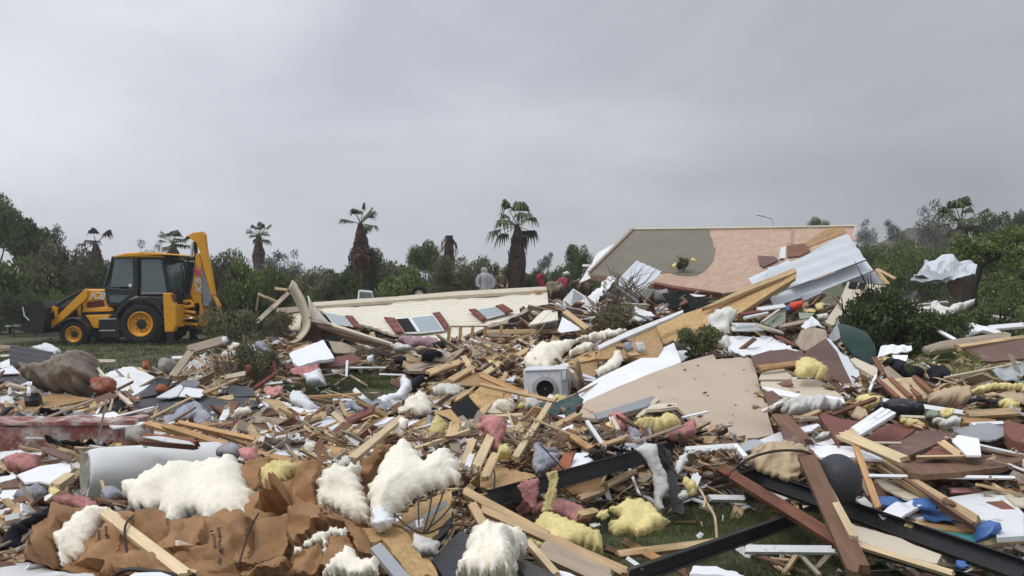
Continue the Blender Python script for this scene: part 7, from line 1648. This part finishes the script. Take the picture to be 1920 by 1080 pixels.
U_('R4', '1590,760 1610,715 1650,700 1710,720 1728,790 1700,820 1600,840', 'tarp_blue', 'shiny bright blue plastic bag at the end of the tan beam', 'bag', d=(4.5, 4.7), bulge=.10, amp=.05)
S_('R4', '1300,770 1370,755 1590,785 1600,840 1500,835 1380,800', 'tarp_teal', 'teal cloth left of the shiny blue bag', 'cloth', d=(4.55, 4.8), wr=.03)
S_('R4', '1130,690 1260,670 1600,740 1590,775 1300,750 1160,730', 'pine_orange', 'orange brown board under the tan beam end', d=(4.7, 5.0), th=.02)
S_('R4', '1140,660 1240,650 1330,680 1200,690', 'board_white', 'white chip above the orange brown board', d=(4.9, 5.0))
U_('R4', '1120,735 1130,700 1200,705 1270,730 1200,780', 'insul_yellow', 'cream foam tuft on the black beam at right', 'insulation', d=(4.6, 4.7), bulge=.05)
U_('R4', '1460,960 1530,965 1560,1010 1500,1025 1470,1000', 'tarp_blue', 'small blue rag at bottom right', 'rag', d=(4.0, 4.1), bulge=.03)
S_('R4', '1395,545 1740,495 1800,520 1920,650 1920,800 1740,810 1730,770 1700,720 1650,690 1600,700 1440,590', 'board_white', 'large white speckled board at the right edge', d=(4.6, 5.6), th=.03)
S_('R4', '1790,530 1920,500 1920,600 1860,590', 'board_cream', 'second white board at the right edge behind the large one', d=(5.2, 5.6))
S_('R4', '1665,572 1780,565 1920,660 1920,690', 'wood_red', 'small red brown plank lying on the white speckled board', 'plank', d=(4.75, 5.1), th=.03)
U_('R4', '1370,560 1400,540 1460,580 1460,610 1400,600', 'wood_brown', 'dark knot piece on the long tan beam', 'knot', d=(4.8, 4.9), bulge=.03)
S_('R4', '1540,360 1920,340 1920,400 1700,410 1560,400', 'hole_shade', 'painted black shade under the long curved board', 'sheet', d=(5.3, 5.7), wr=.03)  # black sheet in place of the shade below the board
S_('R4', '1830,210 1915,215 1910,245 1830,240', 'board_clean', 'white block on the grass at the right edge', d=(6.2, 6.4), th=.04)
S_('R4', '1430,80 1600,90 1800,110 1800,150 1600,150', 'board_grey', 'pale grey flattened sheet near the right edge', 'sheet', d=(6.4, 7.0), wr=.04)
for s, w_, m_, l_, dd in (('200,220 470,190', 16, 'board_white', 'white window frame bar at the foot of the beige panel', (5.9, 6.0)),): B_('C1', '1480,1010 1850,985', 26, m_, l_, d=(5.9, 6.1), brk=(0, 0))
B_('C1', '1840,985 1920,1075', 30, 'board_white', 'white frame bar bending down at the red brown beam', d=(6.0, 5.7), brk=(0, 0))

# ------------------------------------------------------------------ bushes inside the wreckage
def shrub(px, py, wpx, hpx, d, leaf, label, n=4, leafs=.03, thin=False, z0=None, name='shrub', dens=600, tw=8):
    x = (px-960)/F*d; zb = EYE-(py-540)/F*d if z0 is None else z0
    e = empty(name, (x, d, zb), label=label, cat='shrub'); wd = wpx/F*d; h = hpx/F*d
    c = shared('crown', crown_mesh(int(px), n, dens, leafs, hollow=.35, spread=.7), MT[leaf], e); c.scale = (wd, wd*.8, h*1.05)
    r = random.Random(int(px)); mb = MB()
    for k in range(tw):
        a = r.uniform(0, 6.28); t = V((math.cos(a)*wd*r.uniform(.3, .9), math.sin(a)*wd*.6, h*r.uniform(.5, 1.05))); m_ = t*.5+V((r.uniform(-.1, .1), 0, h*.1))
        mb.tube([(0, 0, 0), m_, t], [.025*d/12, .016*d/12, .004], 4)
        for q in range(3): mb.tube([m_.lerp(t, .3+.2*q), t+V((r.uniform(-.25, .25)*wd, r.uniform(-.2, .2), r.uniform(-.1, .15)*h))], [.010, .003], 4)
    mb.build('stems', MT['twig' if thin else 'bark_dark'], e); return e
shrub(1675, 690, 98, 170, 11.4, 'leaf_fore', 'large dark leafy bush pushed into the wreckage at right', n=16, leafs=.035, dens=700)
shrub(1600, 640, 40, 85, 11.2, 'leaf_fore', 'small dark leafy branch tip left of the large dark bush', n=6, leafs=.05, dens=260)
shrub(1745, 690, 75, 110, 10.9, 'leaf_fore', 'low dark bush in front of the white tarpaulin', n=10, leafs=.04)
shrub(1840, 650, 85, 75, 12.4, 'leaf_dark', 'low dark bush behind the bent white downpipe', n=10, leafs=.04)
shrub(438, 690, 72, 118, 14.6, 'leaf_olive', 'olive shrub at the right of the digger', n=12, leafs=.03, thin=True)
shrub(485, 725, 58, 85, 12.6, 'leaf_olive', 'lower olive shrub left of the grass patch', n=9, leafs=.03, thin=True)
shrub(520, 640, 45, 60, 15.6, 'leaf_olive', 'grey olive shrub under the curled wall end', n=7, leafs=.03, thin=True)
shrub(1150, 625, 58, 58, 12.4, 'leaf_olive', 'broken brushy shrub in front of the white ribbed sheet', n=6, leafs=.04, thin=True, dens=300, tw=16)
shrub(1315, 672, 50, 62, 9.9, 'leaf_dark', 'dark shrub behind the top corner of the beige panel', n=7, leafs=.05, thin=True, dens=350, tw=12)
shrub(1440, 628, 45, 28, 11.4, 'leaf_fore', 'flattened dark foliage right of the hanging wool', n=6, leafs=.05)
shrub(1010, 745+80, 30, 40, 6.6, 'leaf_dark', 'small crushed foliage left of the tall pale timber', n=4, leafs=.07, thin=True, dens=160, tw=10)
shrub(1120, 868, 24, 26, 5.8, 'leaf_dark', 'sprig of dark needles above the chassis beam', n=3, leafs=.07, dens=120)
for (px, py, w_, h_, d, l_) in ((1160, 600, 45, 95, 13.6, 'bare twiggy branches before the white ribbed sheet'), (1175, 560, 60, 70, 14.6, 'bare curling branches over the torn white board'), (420, 700, 30, 50, 11.2, 'pale dry branches by the round stone'), (700, 665, 60, 22, 14.2, 'dry twigs under the long wall'), (1000, 850, 60, 50, 6.0, 'tangled roots in the central wreckage'), (1150, 830, 50, 30, 6.3, 'tangled dark roots left of the large yellow batt')):
    mb = MB(); r = random.Random(px)
    for k in range(34):
        a = V((r.uniform(-.6, .6), r.uniform(-.2, .2), 0)); b = V((r.uniform(-1, 1), r.uniform(-.4, .4), r.uniform(.1, 1))); m_ = (a+b)/2+V((r.uniform(-.3, .3), 0, r.uniform(0, .3)))
        s_ = V((w_/F*d, w_/F*d, h_/F*d)); mb.tube([V((p.x*s_.x, p.y*s_.y, p.z*s_.z)) for p in (a, m_, b)], [.011*d/10, .008*d/10, .003], 4)
    o = mb.build('branches', MT['twig'], None, label=l_, cat='branches'); o.location = P(px, py, d)
shrub(1281, 507, 17, 30, 17.0, 'leaf_fore', 'clump of uprooted greenery resting on the grey roof felt', n=4, leafs=.09, dens=150, thin=True, tw=10)
# fallen palm frond at right
mb = MB(); a0 = P(1700, 700, 8.6); pts = [P(*[1340+x/3.31, 560+y/3.31], dd) for x, y, dd in ((1180, 410, 8.3), (1300, 385, 8.5), (1450, 380, 8.6), (1600, 420, 8.5), (1760, 500, 8.2))]
mb.tube([p-a0 for p in pts], [.012, .012, .010, .007, .003], 5)
for i in range(34):
    u = i/33*(len(pts)-1); k = min(int(u), len(pts)-2); p = pts[k].lerp(pts[k+1], u-k)-a0; t = (pts[k+1]-pts[k]).normalized()
    for sgn in (-1, 1):
        dr = (t*.55+V((0, -.25, sgn*.8))).normalized(); ln = .30*math.sin(math.pi*(.12+.82*i/33)); tip = p+dr*ln-V((0, 0, .05)); sw = V((0, 0, 1)).cross(dr)*.012
        mb.add([p-t*.01, p+dr*ln*.5+t*.014, tip, p+dr*ln*.5-t*.014], [(0, 1, 2, 3)])
o = mb.build('palm_frond', MT['leaf_mid'], None, label='fallen green palm frond lying over the black bags at right', cat='palm frond'); o.location = a0
# ------------------------------------------------------------------ small loose pieces filling the gaps
rs = random.Random(77)
def shard_mesh(seed, th=.02, curl=0, n=6):
    r = random.Random(seed); el = r.uniform(.35, .9); pts = []
    for i in range(n):
        a = 2*math.pi*(i+r.uniform(-.28, .28))/n; q = r.uniform(.6, 1.1); pts.append((math.cos(a)*q*.5, math.sin(a)*q*.5*el))
    g = []; 
    for i in range(n):
        a, b = pts[i], pts[(i+1) % n]
        for u in (0, .33, .66): g.append((a[0]+(b[0]-a[0])*u+r.uniform(-.02, .02), a[1]+(b[1]-a[1])*u+r.uniform(-.02, .02)))
    m = len(g); vs = [(0, 0, th/2+curl)]+[(x, y, th/2+r.uniform(-.5, .5)*curl) for x, y in g]; vs += [(x, y, z-th) for x, y, z in vs]; o = m+1
    fs = [(0, 1+i, 1+(i+1) % m) for i in range(m)]+[(o, o+1+(i+1) % m, o+1+i) for i in range(m)]+[(1+i, o+1+i, o+1+(i+1) % m, 1+(i+1) % m) for i in range(m)]
    return mesh(vs, fs, 'shard')
def tuft_mesh(seed, amp=.5):
    bm = bmesh.new(); bmesh.ops.create_icosphere(bm, subdivisions=3, radius=.5)
    for v in bm.verts:
        k = fn(v.co+V((seed*3, 0, 0)), 2.2, 4); v.co *= 1+amp*k; v.co.z *= .6
    r = random.Random(seed); fsn = list(bm.faces)
    me = bpy.data.meshes.new('tuft'); bm.to_mesh(me); bm.free()
    vs = [v.co.copy() for v in me.vertices]; fs = [tuple(p.vertices) for p in me.polygons]
    for k in range(260):
        f = fs[r.randrange(1200) % len(me.polygons)]; c = (vs[f[0]]+vs[f[1]]+vs[f[2]])/3; d = (c.normalized()+V((r.uniform(-1, 1), r.uniform(-1, 1), r.uniform(-1, 1)))*.7).normalized(); sw = d.orthogonal().normalized()*.012; o = len(vs)
        vs += [c-sw, c+sw, c+d*r.uniform(.06, .2)]; fs.append((o, o+1, o+2))
    return mesh(vs, fs, 'tuft', True)
def sheet_mesh(seed):
    r = random.Random(seed); n = 15; vs = []; fs = []
    for j in range(n+1):
        for i in range(n+1):
            u, v = i/n-.5, j/n-.5; p = V((u*2.2+seed*5, v*2.2, 0)); vs.append((u+.12*fn(p, 1.5, 2), v*.8+.12*fn(p+V((5, 5, 0)), 1.5, 2), .26*abs(fn(p, 1.3, 3))+.05*fn(p, 4, 2)))
    for j in range(n):
        for i in range(n): fs.append((j*(n+1)+i, j*(n+1)+i+1, (j+1)*(n+1)+i+1, (j+1)*(n+1)+i))
    return mesh(vs, fs, 'rag', True)
r0 = random.Random(5)
KD = {
 'plank': [plank_mesh(1, r0.uniform(.05, .13), .038, r0, (1, .7), 0, 3) for _ in range(7)],
 'lath': [plank_mesh(1, r0.uniform(.025, .05), .022, r0, (1, 1), r0.uniform(-.03, .05), 5) for _ in range(6)],
 'board': [shard_mesh(i, .03, .0, 5) for i in range(8)],
 'panel': [shard_mesh(20+i, .025, .03, 4) for i in range(6)],
 'insulation': [tuft_mesh(i) for i in range(5)],
 'rag': [sheet_mesh(i) for i in range(6)]}
def mats(*p): return [m for m, k in p for _ in range(k)]
ZN = (('left', -110, 640), ('middle', 640, 1240), ('right', 1240, 2060))
SP = [  # kind, count per zone, size, materials, label word
 ('plank', 52, (.35, 1.0), mats(('pine', 4), ('pine_pale', 3), ('pine_orange', 3), ('wood_brown', 2), ('wood_grey', 3)), 'short splintered timber among the rubble in the %s of the field', 'timber'),
 ('lath', 84, (.4, 1.8), mats(('pine', 4), ('pine_pale', 3), ('board_white', 3), ('wood_grey', 3), ('wood_brown', 3)), 'thin broken lath strewn over the %s of the field', 'lath'),
 ('board', 96, (.22, .6), mats(('board_white', 7), ('board_clean', 3), ('board_cream', 3), ('board_grey', 3), ('osb', 2), ('board_brown', 3), ('tile_dark', 1)), 'small broken piece of board in the %s of the field', 'board'),
 ('panel', 44, (.35, .9), mats(('board_white', 4), ('board_clean', 2), ('board_cream', 2), ('board_brown', 2), ('board_red', 1), ('osb_wet', 1), ('wood_grey', 2), ('sheet_metal', 1), ('tile_dark', 2)), 'small torn panel offcut in the %s of the field', 'panel'),
 ('insulation', 34, (.10, .30), mats(('insul_white', 5), ('insul_yellow', 3), ('insul_pink', 3), ('insul_cool', 2)), 'small wool tuft lying loose in the %s of the field', 'insulation'),
 ('rag', 44, (.22, .6), mats(('plastic_white', 4), ('cloth_white', 3), ('cloth_grey', 3), ('plastic_grey', 2), ('cloth_black', 3), ('cloth_cream', 2), ('board_red', 1)), 'small crumpled rag or film in the %s of the field', 'rag')]
MKd = MK.copy()
for a_ in range(-3, 4):
    for b_ in range(-4, 5): MKd = np.minimum(MKd, np.roll(np.roll(MK, a_, 0), b_, 1))
MKc = MK
def spot(x0, x1, y0=560, y1=1080):
    for _ in range(60):
        px = rs.uniform(x0, x1); py = y0+(y1-y0)*rs.random()
        if 1090 < px < 1660 and py > 885 and rs.random() < .93: continue
        if 560 < px < 768 and 684 < py < 772 and rs.random() < .93: continue
        d = hit(px, py, .01, 22.5)
        if d > 22.2: continue
        p = P(px, py, d); h = float(Hn(p.x, p.y))
        if h < .05 and rs.random() < .86: continue
        if 0 < px < 380 and py < 690: continue
        if d > MKc[min(299, int(py/4)), min(499, max(0, int(px/4)))]-.9 and rs.random() < .93: continue
        if MKc[min(299, int(py/4)), min(499, max(0, int(px/4)))] < 90 and rs.random() < .9: continue
        return px, py, d, p
    return None
for kind, cnt, (s0, s1), ms, lab, cat in SP:
    MKc = MKd
    for zn, x0, x1 in ZN:
        for _ in range(cnt):
            q = spot(x0, x1)
            if not q: continue
            px, py, d, p = q
            sz = rs.uniform(s0, s1)*(.42+.075*min(d, 14))*(.65 if d < 5.5 else 1)
            o = bpy.data.objects.new(kind, rs.choice(KD[kind])); col.objects.link(o)
            if not o.data.materials: o.data.materials.append(MT[ms[0]])
            o.material_slots[0].link = 'OBJECT'; o.material_slots[0].material = MT[rs.choice(ms)]
            nm = {'plank': 'plank', 'lath': 'lath', 'board': 'board_piece', 'panel': 'panel_piece', 'insulation': 'wool_tuft', 'rag': 'rag'}[kind]
            tl = {'plank': .35, 'lath': .4, 'board': .5, 'panel': .45, 'insulation': .3, 'rag': .3}[kind]
            o.rotation_euler = (rs.gauss(.15, tl), rs.gauss(0, tl*.7), rs.uniform(-.9, .9) if kind in ('plank', 'lath') and rs.random() < .7 else rs.uniform(0, 6.28)); o.scale = (sz, sz, sz)
            if kind in ('plank', 'lath'): o.scale = (sz, .55+.03*d, .8)
            if kind in ('board', 'panel'): o.scale = (sz, sz*rs.uniform(.6, 1.2), 1)
            o.location = p+V((0, 0, .02+.06*rs.random()+(.02 if kind != 'insulation' else .04)))
            tagit(o, nm, lab % zn, cat, '%ss loose in the %s of the field' % (cat, zn))
MKc = MK
# uncountable chips
for nm, mat, cnt, ms_ in (('splinters', 'pine_pale', 4200, 1), ('wood_chips', 'pine', 4500, 1), ('plaster_chips', 'board_white', 7500, 1), ('dark_chips', 'wood_brown', 4500, 1), ('grey_chips', 'wood_grey', 5500, 1)):
    vs = []; fs = []
    for _ in range(cnt):
        q = spot(-140, 2080)
        if not q: continue
        px, py, d, p = q; s_ = (.010+.0052*d)*(rs.uniform(.15, .5) if nm == 'splinters' else rs.uniform(.4, 1.7))
        a = rs.uniform(0, 6.28); el = rs.uniform(7, 18) if nm == 'splinters' else rs.uniform(1.2, 5) if mat != 'board_white' else rs.uniform(1, 2)
        u = V((math.cos(a), math.sin(a), rs.gauss(0, .35))).normalized()*s_*el; v = u.orthogonal().normalized(); v = (Matrix.Rotation(rs.uniform(-.9, .9), 3, u) @ (V((0, 0, 1)).cross(u).normalized()))*s_*rs.uniform(.35, .8)
        n_ = u.cross(v).normalized()*s_*.25; c = p+V((0, 0, rs.uniform(.0, .05)))
        o = len(vs); k = rs.uniform(-.4, .4)
        vs += [c-u-v, c+u-v*(.6+k), c+u*rs.uniform(.6, 1.2)+v, c-u*rs.uniform(.6, 1.1)+v]; vs += [x-n_ for x in vs[-4:]]
        fs += [(o, o+1, o+2, o+3), (o+7, o+6, o+5, o+4), (o, o+4, o+5, o+1), (o+1, o+5, o+6, o+2), (o+2, o+6, o+7, o+3), (o+3, o+7, o+4, o)]
    link(nm, mesh(vs, fs), MT[mat], kind='stuff', label={'splinters': 'long thin pale splinters strewn over all the rubble', 'wood_chips': 'tan wood chips and splinters strewn over all the rubble', 'plaster_chips': 'white plaster and plastic chips strewn over all the rubble', 'dark_chips': 'dark brown splinters strewn over all the rubble', 'grey_chips': 'weathered grey splinters strewn over all the rubble'}[nm], cat='chips')
# grass
vs = []; fs = []
def blades(x0, x1, y0, y1, n, h0, h1, wd, hm=.06):
    rg = np.random.RandomState(n); X = rg.uniform(x0, x1, n); Y = rg.uniform(y0, y1, n); HH = Hn(X, Y)
    for x, y, hh_ in zip(X.tolist(), Y.tolist(), HH.tolist()):
        if hh_ > hm: continue
        if fn(V((x, y, 4)), 1.3, 3) < -.12 and rs.random() < .8: continue
        z = gz(x, y)-.005; h = rs.uniform(h0, h1); a = rs.uniform(0, 6.28); ln = rs.uniform(0, h*.9); b = rs.uniform(0, 6.28); c = V((math.cos(a), math.sin(a), 0))*wd; t = V((math.cos(b), math.sin(b), 0))*ln
        p = V((x, y, z)); o = len(vs); vs.extend([p-c, p+c, p+t*.45+V((0, 0, h*.6))+c*.6, p+t+V((0, 0, h))]); fs.append((o, o+1, o+2, o+3))
blades(-.2, 4.4, 3.3, 7.4, 60000, .02, .07, .0028, .16)
blades(-4.6, -1.2, 11, 16, 16000, .03, .09, .006, .12)
blades(-16, -3.5, 14, 26, 30000, .04, .12, .010)
blades(-2, 9, 18, 27, 6000, .05, .14, .012)
link('grass', mesh(vs, fs), MT['grass_blade'], kind='stuff', label='short patchy green grass on the open ground', cat='grass')
# ------------------------------------------------------------------ damp air
mb = MB(); mb.box((0, 95, 9), (460, 330, 22.4)); hz_ = bpy.data.materials.new('haze'); hz_.use_nodes = True; n_ = hz_.node_tree.nodes
n_.remove(n_['Principled BSDF']); pv = n_.new('ShaderNodeVolumePrincipled'); pv.inputs['Color'].default_value = (.92, .93, .95, 1); pv.inputs['Density'].default_value = .0014
hz_.node_tree.links.new(pv.outputs[0], n_['Material Output'].inputs['Volume']); MT['haze'] = hz_
mb.build('haze', hz_, None, kind='stuff')
